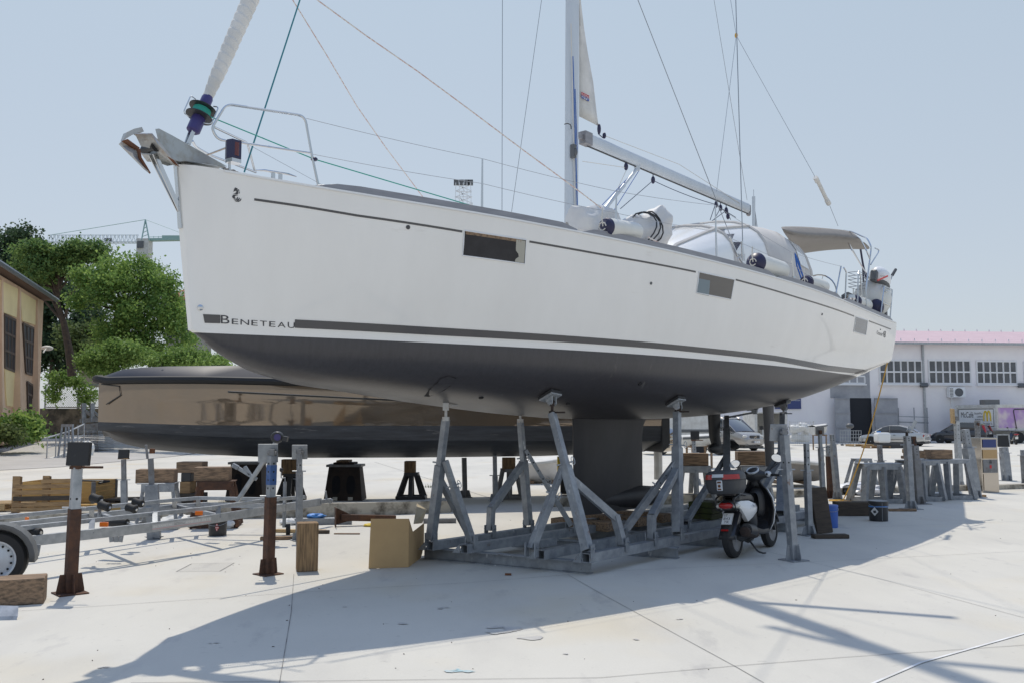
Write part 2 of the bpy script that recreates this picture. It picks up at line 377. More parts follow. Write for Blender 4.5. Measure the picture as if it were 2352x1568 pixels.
# low concrete walls between the two halves of the yard
for X0, X1, lb in ((-40, -1.15, 'long low stained concrete wall running behind the trailer and the left props'), (1.15, 45, 'low stained concrete wall running away to the right behind the trestles')):
    xs = [X0] + [a for a, _ in KERB if X0 < a < X1] + [X1]; m = MB(); rows = []
    for x in xs:
        y = kerbY(x); h = lerp(KH, x); rows.append([(x, y, 0), (x, y, h), (x + .0, y + .34, h + .004), (x, y + .34, 0)])
    m.grid(rows); m.poly(rows[0]); m.poly(list(reversed(rows[-1])))
    tag(m.build('low_wall', 'kerb_face', origin=(xs[0], kerbY(xs[0]), 0)), lb, 'low wall')
def strip(pts, w, z, lift=0.):
    m = MB(); P = [Vector((p[0], p[1], 0)) for p in pts]
    for a, b in zip(P, P[1:]):
        n = int((b - a).length / 1.) + 1; d = (b - a).normalized(); s = Vector((d.y, -d.x, 0)) * w / 2; row = []
        for i in range(n + 1):
            p = a.lerp(b, i / n); q = z; row.append([(p.x - s.x, p.y - s.y, q), (p.x + s.x, p.y + s.y, q)])
        m.grid(row)
    return m
jt = MB()
for L in ([(0, 1405), (230, 1391), (669, 1361), (864, 1349), (1084, 1337), (1304, 1319)], [(675, 1318), (669, 1405), (642, 1568)],
          [(1304, 1319), (1378, 1361), (1687, 1529), (1755, 1568)], [(1378, 1556), (1687, 1529), (1937, 1509), (2352, 1481)],
          [(1759, 1265), (1862, 1290), (1999, 1322.6), (2352, 1418)], [(1929, 1212), (2352, 1196)], [(1378, 1312), (1875, 1289), (2352, 1265)], [(300, 1568), (1378, 1556)]):
    q = strip([G(*p) for p in L], .0055, .004); jt.add(q.v, q.f)
for L in ([(360, 1110), (1020, 1098)], [(860, 1060), (1150, 1150)], [(1960, 1085), (2352, 1070)], [(185, 1120), (560, 1085)], [(1930, 1055), (2352, 1048)]):
    q = strip([GG(*p) for p in L], .02, .004, .004); jt.add(q.v, q.f)
q0, q1, q2, q3 = G(405, 1312), G(505, 1311), G(538, 1292), G(440, 1294)   # scratched rectangle of an old cover
for L in ([q0, q1, q2, q3, q0],): q = strip(L, .008, .004); jt.add(q.v, q.f)
for k in range(1, 7): q = strip([q0.lerp(q3, k / 7), q1.lerp(q2, k / 7)], .004, .004); jt.add(q.v, q.f)
st(jt.build('ground_joints', 'joint', origin=(0, 0, 0)))
wl = MB()
q = strip([G(1985, 1578), G(2115, 1522), G(2352, 1455), G(2480, 1416)], .022, .006); wl.add(q.v, q.f)
st(wl.build('painted_line', 'road_paint', origin=(0, 0, 0)))
mat('paint_splash', (.30, .50, .55), .8, col2=(.52, .56, .55), scale=9); mat('oil_stain', (.40, .39, .39), .7, col2=(.54, .525, .485), scale=3, thr=(.35, .6))
rs = random.Random(11); ps = MB(); osn = MB()
for tgt, L in ((ps, ((1056, 1540, .045), (1050, 1537, .02))), (osn, ((1165, 1447, .09), (1140, 1440, .05), (1205, 1466, .07), (930, 1430, .03), (1462, 1466, .02), (1560, 1420, .02), (240, 1530, .02), (490, 1475, .018), (1688, 1268, .05), (790, 1392, .02), (1300, 1500, .015), (1015, 1395, .03)))):
    for x, y, r in L:
        c = G(x, y, .005)
        for q in range(3):
            o = Vector((rs.uniform(-r, r) * 1.6, rs.uniform(-r, r), .0004 * q)); tgt.add([c + o + Vector((math.cos(t) * r * rs.uniform(.5, 1.2), math.sin(t) * r * .7 * rs.uniform(.5, 1.2), 0)) for t in [k * .5236 for k in range(12)]], [tuple(range(12))])
st(ps.build('ground_paint_marks', 'paint_splash', origin=(0, 0, 0))); st(osn.build('ground_stains', 'oil_stain', origin=(0, 0, 0)))
db = MB()
for i in range(55):
    x, y = rs.uniform(20, 2330), rs.uniform(1180, 1560); c = G(x, y, .004); a = rs.uniform(0, 6); l = rs.uniform(.004, .011); d = Vector((math.cos(a), math.sin(a), 0)) * l; e = Vector((-d.y, d.x, 0)) * .4; db.slab([c - d, c + e, c + d, c - e], .004)
tag(db.build('grit', 'dark_timber', origin=(0, 0, 0)), 'small leaves and grit scattered over the concrete', 'grit', kind='stuff')
# rising asphalt lane on the far left
rw = MB(); rw.grid([[(-55, 22, .006), (-19.2, 29, .012), (-16.9, 34.5, .012), (-16.5, 45, .014)], [(-60, 42, .30), (-24, 44, .22), (-20, 48, .16), (-17, 52, .06)],
                    [(-62, 56, .60), (-28, 56, .6), (-24, 58, .56), (-20, 62, .5)], [(-64, 75, 1.0), (-30, 75, 1.0), (-25, 75, .98), (-18, 75, .9)]])
st(rw.build('lane', 'asphalt', origin=(0, 0, 0)))
hl = MB(); hl.add([(-300, 68, -.1), (-9, 68, -.1), (-9, 72, 2.6), (-9, 150, 3.2), (-300, 150, 4), (-300, 72, 2.6)], [(0, 1, 2, 5), (5, 2, 3, 4)])
mat('dry_earth', (.20, .17, .10), .95, col2=(.10, .12, .05), scale=.3, bump=.2); st(hl.build('hillside', 'dry_earth', origin=(0, 0, 0)))
# ================================================================= left warehouse
mat('ochre_panel', (.82, .68, .38), .9, col2=(.74, .60, .33), scale=.8, bump=.06)
mat('peach_render', (.72, .52, .37), .9, col2=(.62, .44, .31), scale=.8, bump=.08)
mat('old_window', (.020, .020, .025), .5, col2=(.05, .05, .06), scale=1.5, thr=(.4, .7), spec=.2)
mat('window_bar', (.11, .08, .065), .7); mat('gutter', (.16, .18, .22), .4, .5); mat('roof_brown', (.13, .08, .06), .9)
Yc = 55.
c0 = D(86, 1012, Yc); zb = c0.z
vp = Vector(((558 - 1176) / F_PX, 1, 0)).normalized()
LW = Wall((c0.x, c0.y), (c0.x - vp.x, c0.y - vp.y))
def LWp(x, y, off=0): return LW(x, y, off)
wh = thing('warehouse', 'ochre and peach warehouse with slanting buttresses beside the far left trees', 'building', (c0.x, c0.y, zb))
nrm = LW.n; up = Vector((0, 0, 1))
def wq(m, pts, off, th=.25):  # pixel polygon on the warehouse wall, off in front, thick backwards
    P = [LWp(x, y, 0) + nrm * off for x, y in pts]; m.prism(P, -nrm * th)
far = c0 - vp * 30
m = MB(); top = LWp(86, 684).z
m.prism([c0 + nrm * 0, c0 - vp * 34, c0 - vp * 34 + up * (top - zb), c0 + up * (top - zb)], -nrm * 12); m.build('wall', 'peach_render', wh, bevel=0)
m = MB()
for P in ([(-30, 630), (39, 664), (36, 730), (-27, 705)], [(43, 668), (80, 691), (79, 747), (49, 737)], [(8, 845), (36, 853), (35, 936), (13, 930)]): wq(m, P, .06, .1)
m.build('panel', 'ochre_panel', wh)
def lwbox(m, x0, y0, x1, y1, off, th):  # axis aligned on wall from two px corners at same depth line
    a = LWp(x0, y0); b = LWp(x1, y1); P = [Vector((a.x, a.y, a.z)), Vector((b.x, b.y, a.z)), Vector((b.x, b.y, b.z)), Vector((a.x, a.y, b.z))]
    m.prism([p + nrm * off for p in P], -nrm * th)
for Q in ([(7, 723), (33, 736), (30, 852), (8, 843)], [(50, 743), (75, 755), (71, 860), (57, 855)], [(60, 876), (72, 884), (72, 960), (62, 955)]):
    q = [LWp(*p) + nrm * .07 for p in Q]; f = lambda u, v: q[0].lerp(q[1], u).lerp(q[3].lerp(q[2], u), v)
    m = MB(); wq(m, Q, .06, .05); w = m.build('window', 'old_window', wh); m = MB()
    for k in range(4): m.bar(f(0, k / 3), f(1, k / 3), .05, .12)
    for k in range(4): m.bar(f(k / 3, 0), f(k / 3, 1), .05, .05)
    m.build('frame', 'window_bar', w)
for (xt, xb) in ((40.5, 52), (83, 101), (-2, 5)):   # buttresses widening to the ground
    T = LWp(xt, 700); m = MB(); z1 = top - .2; w = .34
    dv = vp * w
    P = [Vector((T.x, T.y, zb)) , Vector((T.x, T.y, z1)), Vector((T.x, T.y, z1)) + nrm * .10, Vector((T.x, T.y, zb)) + nrm * .50]
    m.prism([p - dv / 2 for p in P], dv); m.build('buttress', 'peach_render', wh)
m = MB(); e0 = c0 + vp * .5 + up * (top - zb + .1); e1 = c0 - vp * 35 + up * (top - zb + .1)
m.prism([e0 + nrm * .55 , e0 + nrm * .55 + up * .12, e0 - nrm * 6 + up * 1.3, e0 - nrm * 13.2 + up * .12, e0 - nrm * 13.2], e1 - e0); m.build('roof', 'roof_brown', wh)
m = MB(); m.tube([e0 + nrm * .66 + up * .05, e1 + nrm * .66 + up * .05], .13, 8); m.build('gutter', 'gutter', wh, smooth=True)
m = MB(); L0 = c0 + up * 5.3 + nrm * .1; m.tube([L0, L0 + vp * .9 + up * .35], .04, 6); m.ball(L0 + vp * 1.1 + up * .35, (.35, .35, .16)); m.build('wall_lamp', 'dirty_white', wh, smooth=True)
# ================================================================= boatyard workshop (right)
mat('lilac_render', (.86, .835, .835), .9, col2=(.77, .735, .76), scale=.25, bump=.03)
mat('pink_roof', (.58, .43, .46), .7, col2=(.53, .39, .42), scale=1)
mat('pane_dark', (.055, .06, .072), .12, col2=(.10, .105, .115), scale=.9, thr=(.4, .65), coat=.6)
mat('door_steel', (.34, .35, .38), .5, .2, col2=(.27, .28, .31), scale=1.5); mat('door_dark', (.022, .024, .03), .9)
mat('white_frame', (.76, .76, .77), .5)
S0 = G(1740, 1016); S0 = Vector((26., 76.5, 0)); 
A0 = G(2045, 1014.5); dW = Vector((1, .105, 0)).normalized()
BW = Wall((A0.x, A0.y), (A0.x + dW.x, A0.y + dW.y))
ws = thing('workshop_building', 'long pale lilac workshop with a pink roof and paned windows behind the cars', 'building', (A0.x, A0.y, 0))
n2 = BW.n
eZ = BW(2120, 789).z
def bw(x, z): # point on facade under pixel column x at height z
    p = BW(x, 900); return Vector((p.x, p.y, z))
W0 = bw(1500, 0); W1 = bw(2352, 0) + dW * 25
m = MB(); m.prism([W0, W1, W1 + up * eZ, W0 + up * eZ], -n2 * 16); m.build('wall', 'lilac_render', ws)
m = MB(); rg = BW(2120, 766).z + .9
m.prism([W0 - dW * .3 + n2 * .5 + up * eZ, W0 - dW * .3 - n2 * 8 + up * (rg + .15), W0 - dW * .3 - n2 * 8 + up * (rg), W0 - dW * .3 + n2 * .5 + up * (eZ - .04)], W1 - W0 + dW)
m.prism([W0 - dW * .3 - n2 * 16.5 + up * eZ, W0 - dW * .3 - n2 * 8 + up * (rg + .15), W0 - dW * .3 - n2 * 8 + up * (rg), W0 - dW * .3 - n2 * 16.5 + up * (eZ - .04)], W1 - W0 + dW)
rf = m.build('roof', 'pink_roof', ws)
m = MB()
for i in range(40):
    for j in (0.06, 1.): p = W0 + dW * (1.2 * i + 2) + n2 * .5 - n2 * 8.5 * j + up * (eZ + (rg - eZ) * j); m.bar(p + up * .1, p + up * .32, .07)
m.build('snow_guard', 'lilac_render', rf)
m = MB(); m.bar(W0 + n2 * .58 + up * (eZ - .02), W1 + n2 * .58 + up * (eZ - .02), .16, .2); m.build('gutter', 'galvanised_bright', ws)
m = MB(); a = BW(2119, 795, .1); b = BW(2131, 1010, .1); m.tube([Vector((a.x, a.y, eZ - .1)), Vector((a.x, a.y, .1))], .1, 8); m.build('downpipe', 'galvanised_bright', ws, smooth=True)
def window(x0, x1, yt, yb, nx=6, ny=2):
    a, b = BW(x0, yt), BW(x1, yt); zt, zb_ = a.z, BW(x0, yb).z
    q = lambda t, z, o: Vector((a.x + (b.x - a.x) * t, a.y + (b.y - a.y) * t, z)) + n2 * o
    m = MB(); m.prism([q(0, zb_, .02), q(1, zb_, .02), q(1, zt, .02), q(0, zt, .02)], -n2 * .01); w = m.build('window', 'pane_dark', ws)
    m = MB()
    for k in range(ny + 1): z = zb_ + (zt - zb_) * k / ny; m.bar(q(-.01, z, .05), q(1.01, z, .05), .10, .12)
    for k in range(nx + 1): m.bar(q(k / nx, zb_, .054), q(k / nx, zt, .054), .10, .10)
    m.build('frame', 'white_frame', w)
    m = MB(); m.bar(q(-.03, zb_ - .12, .12), q(1.03, zb_ - .12, .12), .26, .1); m.build('sill', 'white_frame', w)
window(2019, 2116, 827, 879); window(2132, 2227, 827, 879.5); window(2242, 2333, 829, 880); window(2351, 2440, 831, 882); window(1915, 1985, 863, 879, 4, 1)
zd = BW(1960, 913).z; zu = BW(1960, 868).z
def panel(name, x0, x1, z0, z1, off, mt, par=ws, th=.06):
    a, b = bw(x0, z0), bw(x1, z0); m = MB(); m.prism([a + n2 * off, b + n2 * off, Vector((b.x, b.y, z1)) + n2 * off, Vector((a.x, a.y, z1)) + n2 * off], -n2 * th); return m.build(name, mt, par)
panel('upper_panel', 1907, 1998, zd, zu + 2.2, .05, 'door_steel')
panel('doorway', 1945, 2000, .02, zd, .03, 'door_dark', th=.02)
dl = panel('door', 1908, 1942, .02, zd, .7, 'door_steel'); dr = panel('door', 2001, 2054, .02, zd, .5, 'door_steel')
m = MB()
for x0, x1, off in ((1908, 1942, .74), (2001, 2054, .54)):
    for z in (.1, zd * .33, zd * .66, zd - .06): m.bar(bw(x0, z) + n2 * off, bw(x1, z) + n2 * off, .05, .06)
m.build('door_rail', 'door_steel', ws)
ac = thing('air_conditioner', 'white air conditioner unit on the workshop wall under the middle window', 'air conditioner', BW(2196, 905, .3))
m = MB(); p = BW(2196, 900, .35); m.box(p, (1.35, .5, .85)); m.build('casing', 'white_paint', ac, bevel=.03)
m = MB(); m.lathe(p + Vector((.12, -.26, 0)), (0, -1, 0), [(0, .34), (.03, .34), (.03, .30), (.01, .28)]); m.build('fan_grille', 'grey_plastic', ac)
m = MB()
for i in range(6): m.bar(p + Vector((-.64, -.262, -.3 + i * .12)), p + Vector((-.36, -.262, -.3 + i * .12)), .03, .05)
m.build('vent', 'grey_plastic', ac)
m = MB(); m.tube([p + Vector((-.3, .15, -.42)), p + Vector((-.3, .2, -3))], .05); m.build('pipe', 'white_paint', ac)
for x, y, lb in ((2122, 883, 'small grey floodlight on the workshop wall beside the downpipe'), (2347, 884, 'small grey floodlight on the workshop wall at the right edge of the view')):
    p = BW(x, y, .25); m = MB(); m.box(p, (.62, .25, .3), Euler((R(-25), 0, 0)).to_matrix()); m.bar(p, p - n2 * .25, .08); f = m.build('floodlight', 'grey_plastic'); tag(f, lb, 'floodlight', 'floodlights on the workshop wall')
sg = thing('wall_sign', 'dark blue sign with small white lines of text on the workshop wall', 'sign', BW(1815, 938, .05))
a, b = BW(1780, 938, .08), BW(1840, 938, .08); zt = BW(1840, 905).z
m = MB(); m.prism([a, b, Vector((b.x, b.y, zt)), Vector((a.x, a.y, zt))], n2 * .03); m.build('board', 'plate_blue', sg)
m = MB(); rt = (b - a).normalized(); hh = (zt - a.z)
for tx, fx, fz, w in (('098 350', .78, .80, .5), ('info@adriaservice.com', .44, .68, 1.15), ('www.adriaservice.com', .38, .56, 1.28)):
    m.text_on(tx, a + rt * ((b - a).length * .96 - w) + up * hh * fz + n2 * .035, rt, up, .11, w)
m.build('lettering', 'label_white', sg)
# ================================================================= distant town
mat('stone_block', (.38, .36, .32), .9, col2=(.28, .26, .23), scale=.8); mat('roof_tile', (.42, .17, .09), .9, col2=(.28, .12, .07), scale=3, stretch=(1, 1, 4), bump=.3)
hs = thing('stone_house', 'grey stone house with an orange tiled roof behind the trees', 'house', D(408, 830, 95))
m = MB(); a = D(385, 690, 95); b = D(445, 690, 95); gb = 3.; wd_ = b.x - a.x
m.box((a.x + wd_ / 2, 98, (a.z + gb) / 2), (wd_, 6, a.z - gb)); m.build('wall', 'stone_block', hs)
m = MB(); t0 = D(430, 652, 98).z
m.add([(a.x - .6, 94.5, a.z), (b.x + .6, 94.5, a.z), (b.x + .6, 101.5, a.z), (a.x - .6, 101.5, a.z), (a.x + 2, 98, t0), (b.x - .1, 98, t0)], [(0, 1, 5, 4), (1, 2, 5), (2, 3, 4, 5), (3, 0, 4), (0, 3, 2, 1)]); m.build('roof', 'roof_tile', hs)
m = MB(); m.box((a.x + wd_ / 2, 94.9, a.z - .25), (wd_ + .4, .3, .3)); m.build('cornice', 'dirty_white', hs)
for dx in (.25, .7):
    m = MB(); m.box((a.x + wd_ * dx, 94.97, a.z - 3.2), (.8, .1, 1.4)); m.build('window', 'pane_dark', hs)
m = MB(); p = D(418, 676, 94.4); m.box(p, (.4, .12, .5)); m.build('roof_window', 'white_frame', hs)
mat('tan_wall', (.42, .36, .28), .9)
sh = thing('outbuilding', 'low tan outbuilding with a flat roof glimpsed behind the pine trunk', 'building', D(185, 860, 80))
p = D(192, 838, 80); m = MB(); m.box((p.x, 82, p.z - .9), (1.7, 2, 1.8)); m.build('wall', 'tan_wall', sh); m = MB(); m.box((p.x, 82, p.z + .05), (1.9, 2.2, .12)); m.build('roof', 'roof_brown', sh)
# tower crane
mat('crane_green', (.30, .45, .42), .6); mat('crane_pale', (.62, .68, .71), .6)
cr = thing('tower_crane', 'tower crane with a long lattice jib standing behind the trees', 'crane', D(333, 700, 130))
def lattice(m, a, b, w, n, r=.09, hgt=None):
    a = Vector(a); b = Vector(b); d = (b - a).normalized(); s = d.cross(up) if abs(d.z) < .9 else Vector((1, 0, 0)); s.normalize(); t = s.cross(d).normalized(); h = hgt or w
    cs = [s * w / 2 - t * h / 2, -s * w / 2 - t * h / 2, t * h / 2] if hgt else [s * w / 2 + t * w / 2, s * w / 2 - t * w / 2, -s * w / 2 - t * w / 2, -s * w / 2 + t * w / 2]
    for c in cs: m.bar(a + c, b + c, r)
    for i in range(n):
        p = a.lerp(b, i / n); q = a.lerp(b, (i + 1) / n); h_ = a.lerp(b, (i + .5) / n)
        for j in range(len(cs)):
            c, c2 = cs[j], cs[(j + 1) % len(cs)]
            if hgt: m.bar(p + c, h_ + c2, r * .6); m.bar(h_ + c2, q + c, r * .6)
            else: m.bar(p + c, q + c2, r * .6)
Yk = 130; P = lambda x, y, o=0: D(x, y, Yk + o)
m = MB(); lattice(m, P(333, 700), P(333, 598), 1.5, 6, .14); m.build('mast', 'crane_green', cr)
m = MB(); a = P(110, 549.5); a.z = P(320, 549).z; lattice(m, a, P(318, 549), 1.2, 24, .075, 1.1); m.bar(P(318, 552), P(326, 553), .12); m.build('jib', 'crane_pale', cr)
m = MB(); m.bar(P(340, 552), P(440, 550), .9, .35); m.bar(P(340, 545), P(440, 543), .06)
for i in range(9): m.bar(P(342 + i * 11, 551), P(342 + i * 11, 543), .05)
m.box(P(395, 548), (2.6, .8, .7)); m.build('counter_jib', 'crane_green', cr)
m = MB(); T = P(334, 505)
for s in (-1, 1):
    for t in (-.8, .8): m.bar(P(334 + s * 9, 553, t), T, .13)
for k in range(5): m.bar(P(334 - 9 + k * 1.6, 553 - k * 9), P(334 + 8.5 - k * 1.6, 548 - k * 9), .08)
m.build('tower_head', 'crane_green', cr)
m = MB(); m.box(P(332, 571), (1.7, 1.6, 2.6)); m.build('cab', 'dirty_white', cr); m = MB(); m.box(P(328, 565) + Vector((0, -.9, 0)), (.9, .1, 1.)); m.build('cab_window', 'pane_dark', cr)
m = MB(); m.tube([P(112, 541), T], .045, 5); m.tube([T, P(430, 541)], .03, 5); m.tube([P(248, 552), P(248, 572)], .04, 5); m.tube([P(244, 552), P(244, 572)], .04, 5); m.build('cable', 'crane_green', cr)
m = MB(); m.bar(P(240, 552), P(256, 552), .5); m.ball(P(246, 575), .35); m.build('trolley', 'grey_plastic', cr)
# lattice floodlight tower far off
ft = thing('lattice_mast', 'white lattice floodlight mast rising far behind the bow deck', 'mast', D(1063, 700, 150))
m = MB(); P = lambda x, y, o=0: D(x, y, 150 + o)
for i in range(5):
    for o in (-1.5, 1.5): m.bar(P(1039 + i * 3.2 if False else 1040 + i * 12 - (i - 2) * 0, 700, o), P(1047 + i * 8.5, 420, o), .07)
for k in range(9):
    y = 425 + k * 14; l = 1047 - k * 1.2; r_ = 1082 + k * 1.3
    m.bar(P(l, y), P(r_, y + (k % 2) * 3), .12); m.bar(P(l, y), P(r_, y + 14), .1); m.bar(P(r_, y), P(l, y + 14), .1)
    m.bar(P(l + 12, y), P(l + 20, y + 14), .1)
m.build('lattice', 'white_paint', ft)
for x in (1048, 1060, 1072, 1081):
    m = MB(); m.box(P(x, 420), (.8, .5, .9)); m.build('floodlight', 'grey_plastic', ft)
# mast of a boat farther off
fm = thing('distant_mast', 'thin grey yacht mast far behind the sprayhood', 'mast', D(1733, 700, 70))
m = MB(); m.tube([D(1733, 900, 70), D(1731, 452, 70)], .13, 8); m.tube([D(1731, 452, 70), D(1731, 436, 70)], .03, 5); m.build('spar', 'mast_alu', fm, smooth=True)
m = MB()
for x in (1724, 1726, 1745, 1752): m.tube([D(1731, 460, 70), D(x, 620, 70)], .025, 4)
m.build('stay', 'wire', fm)
# fence and stone wall at the left
mat('rough_stone', (.20, .17, .13), .95, col2=(.055, .05, .04), scale=1.2, thr=(.38, .6), bump=.6, bscale=4)
a, b = D(104, 985, 64), D(235, 985, 64); zt = D(104, 937, 64).z
m = MB(); m.box(((a.x + b.x) / 2, 64.4, zt / 2), (b.x - a.x + 2, .7, zt)); tag(m.build('stone_wall', 'rough_stone'), 'low rough stone wall under the mesh fence beside the warehouse', 'wall')
fe = thing('mesh_fence', 'pale metal fence with wire mesh panels standing on the stone wall', 'fence', (a.x, 64.2, zt))
ft_ = D(104, 882, 64.2).z
for i, (x0, x1) in enumerate(((103, 178), (181, 240))):
    p, q = D(x0, 935, 64.2), D(x1, 935, 64.2); m = MB()
    for s, e in (((p.x, ft_), (q.x, ft_)), ((p.x, zt + .08), (q.x, zt + .08)), ((p.x, zt), (p.x, ft_)), ((q.x, zt), (q.x, ft_))): m.bar((s[0], 64.2, s[1]), (e[0], 64.2, e[1]), .09)
    fr = m.build('frame', 'galvanised_bright', fe); m = MB(); n = int((q.x - p.x) / .16)
    H = ft_ - zt - .1
    for k in range(-int(H / .16), n):
        for sg_ in (1, -1):
            x0_, x1_ = p.x + k * .16, p.x + k * .16 + H; z0_, z1_ = zt + .08, ft_
            lo, hi = max(x0_, p.x), min(x1_, q.x)
            if hi <= lo: continue
            f = lambda x: z0_ + (x - x0_) if sg_ > 0 else z1_ - (x - x0_)
            m.bar((lo, 64.2, f(lo)), (hi, 64.2, f(hi)), .012)
    m.build('mesh', 'galvanised', fe)
# ================================================================= the sailing yacht on its cradle
BOW = (-3.15, 8.4); AX = Vector((math.cos(R(50)), math.sin(R(50)), 0)); NP = Vector((AX.y, -AX.x, 0)); UP = Vector((0, 0, 1))
def W(s, b, z): return Vector((BOW[0] + AX.x * s + NP.x * b, BOW[1] + AX.y * s + NP.y * b, z))
LH = 14.1; WZ = 2.53
def HW(s, b, z): return W(s + max(0, 4.087 - z) * .125 * max(0, 1 - s / 1.6), b, z)      # raked stem
DB = [(0, .05), (.12, .2), (.5, .46), (1, .74), (2, 1.17), (3, 1.49), (4, 1.74), (5, 1.95), (6, 2.1), (8, 2.3), (10, 2.36), (12, 2.28), (14.1, 2.13)]
DZ = [(0, 4.087), (.5, 4.025), (1, 3.977), (2, 3.926), (3, 3.9), (4, 3.875), (5, 3.85), (6, 3.829), (7, 3.808), (8, 3.782), (9, 3.755), (10, 3.724), (11, 3.69), (12, 3.658), (13, 3.635), (14.1, 3.625)]
CHB = [(0, .03), (.15, .07), (.5, .2), (1, .4), (2, .78), (3, 1.13), (4, 1.44), (5, 1.68), (6, 1.84), (8, 2.03), (10, 2.06), (12, 2.0), (14.1, 2.03)]
CHZ = [(0, 2.55), (4, 2.6), (8, 2.66), (10, 2.74), (12, 2.86), (14.1, 3.0)]
KZ = [(0, 2.55), (.14, 2.48), (.3, 2.375), (.5, 2.29), (.75, 2.205), (1, 2.155), (1.5, 2.08), (2, 2.04), (3, 1.95), (4, 1.87), (5, 1.80), (6, 1.75), (7, 1.73), (8, 1.74), (9, 1.78), (10, 1.86), (11, 1.98), (12, 2.16), (13, 2.4), (14.1, 2.72)]
def section(s, nt_=8, nb=12):
    bd, zd_, bc, zc, kz = spl(DB, s), spl(DZ, s), spl(CHB, s), spl(CHZ, s), spl(KZ, s); pts = []
    for i in range(nt_):
        t = i / nt_; e = .5 - .5 * math.cos(t * math.pi)
        pts.append((bd + (bc - bd) * (t * .45 + t * t * .55) + .0 * e, zd_ + (zc - zd_) * t))
    pw = lerp([(0, .95), (3, .85), (7, .8), (14.1, .62)], s)
    for i in range(nb + 1):
        t = i / nb * math.pi / 2; pts.append((bc * max(0, math.cos(t)) ** pw, zc - (zc - kz) * math.sin(t) ** pw))
    pts[-1] = (0., kz); return pts
def hb(s, z):
    P = section(s)
    for (b, a), (b2, a2) in zip(P, P[1:]):
        if a >= z >= a2: return b + (b2 - b) * (a - z) / max(1e-6, a - a2)
    return P[0][0] if z > P[0][1] else 0.
def hit(px, py):     # where a sight line meets the port side of the hull -> (s, z)
    best = None
    for i in range(0, 142):
        s = i * .1
        for b, z in section(s, 12, 16):
            x, y = proj(HW(s, b, z)); d = (x - px) ** 2 + (y - py) ** 2
            if best is None or d < best[0]: best = (d, s, z)
    _, s, z = best
    for k in range(12):
        e = 1e-3; f = lambda s, z: proj(HW(s, hb(s, z), z)); x, y = f(s, z); xs_, ys_ = f(s + e, z); xz, yz = f(s, z + e)
        a, b, c, d = (xs_ - x) / e, (xz - x) / e, (ys_ - y) / e, (yz - y) / e; D_ = a * d - b * c
        if abs(D_) < 1e-6: break
        rx, ry = px - x, py - y; s += .8 * (d * rx - b * ry) / D_; z += .8 * (a * ry - c * rx) / D_; s = min(max(s, .02), LH)
    return s, z
def HP(s, z, off=.004):
    b = hb(s, z); db = (hb(min(s + .05, LH), z) - hb(max(s - .05, 0), z)) / .1; dz = (hb(s, z + .03) - hb(s, z - .03)) / .06
    n = (NP - AX * db - UP * dz).normalized(); return HW(s, b, z) + n * off
def quadmap(px4, off=.004):  # TL, TR, BR, BL pixels -> f(u,v) on the hull
    c = [hit(*p) for p in px4]
    def f(u, v, o=off):
        t = [c[0][i] * (1 - u) * v + c[1][i] * u * v + c[2][i] * u * (1 - v) + c[3][i] * (1 - u) * (1 - v) for i in (0, 1)]
        return HP(t[0], t[1], o)
    return f
def patch(m, px4, off=.004, nu=8, nv=3):
    f = quadmap(px4, off); m.grid([[f(i / nu, j / nv) for i in range(nu + 1)] for j in range(nv + 1)]); return f
def C(px, py, b=0.):  # sight line meets the plane b metres to port of the centreline
    r = ray(px, py); t = (b + BOW[0] * NP.x + BOW[1] * NP.y) / (r[0] * NP.x + r[1] * NP.y); return Vector((r[0] * t, r[1] * t, CAM_H + r[2] * t))
yt = thing('sailing_yacht', 'large white sailing yacht with dark bottom paint propped up on a steel cradle', 'yacht', (BOW[0], BOW[1], 0))
N = 110; rows = []
for i in range(N + 1):
    s = LH * (i / N) ** 1.25; S = section(s)
    rows.append([HW(s, b, z) for b, z in S] + [HW(s, -b, z) for b, z in reversed(S[:-1])])
def hull_part(name, mt, keep_low):
    m = MB(); m.grid(rows); n = len(rows[0]); 
    m.add(rows[-1], [tuple(range(n))]); m.add(rows[0], [tuple(range(n - 1, -1, -1))])
    o = m.build(name, mt, yt, smooth=True, ang=28); b = bmesh.new(); b.from_mesh(o.data)
    bmesh.ops.remove_doubles(b, verts=b.verts, dist=.0005)
    bmesh.ops.bisect_plane(b, geom=b.verts[:] + b.edges[:] + b.faces[:], plane_co=(0, 0, WZ), plane_no=(0, 0, 1), clear_outer=keep_low, clear_inner=not keep_low)
    bmesh.ops.recalc_face_normals(b, faces=b.faces); b.to_mesh(o.data); b.free(); o.data.set_sharp_from_angle(angle=R(28)); return o
hull_part('hull', 'gelcoat', False); hull_part('underbody', 'antifouling', True)
# keel with bulb, rudder, saildrive
kl = MB(); rws = []
for k in range(9):
    t = k / 8; z = 1.82 - t * 1.46; c0_ = 6.27 + .0 * t; c1_ = lerp([(0, 8.3), (.08, 8.18), (.25, 8.12), (1, 8.12)], t); th = .16 - .04 * t
    if t < .1: c0_ -= .03
    rws.append([W(c0_ + (c1_ - c0_) * u, sgn * th * 1.6 * math.sqrt(max(u, 0)) * (1 - u) ** .75 * 1.3, z) for u, sgn in [(0, 1), (.03, 1), (.1, 1), (.25, 1), (.45, 1), (.7, 1), (.9, 1), (1, 1), (.9, -1), (.7, -1), (.45, -1), (.25, -1), (.1, -1), (.03, -1)]])
kl.grid(rws, True); kl.build('keel', 'antifouling_shaded', yt, smooth=True)
kb = MB(); kb.lathe(W(6.5, 0, .53), AX, [(0, .0), (.1, .06), (.5, .12), (1.0, .16), (1.5, .175), (1.9, .14), (2.1, .07), (2.16, 0)], 18); kb.build('keel_bulb', 'antifouling_shaded', yt, smooth=True)
rd = MB(); rws = []
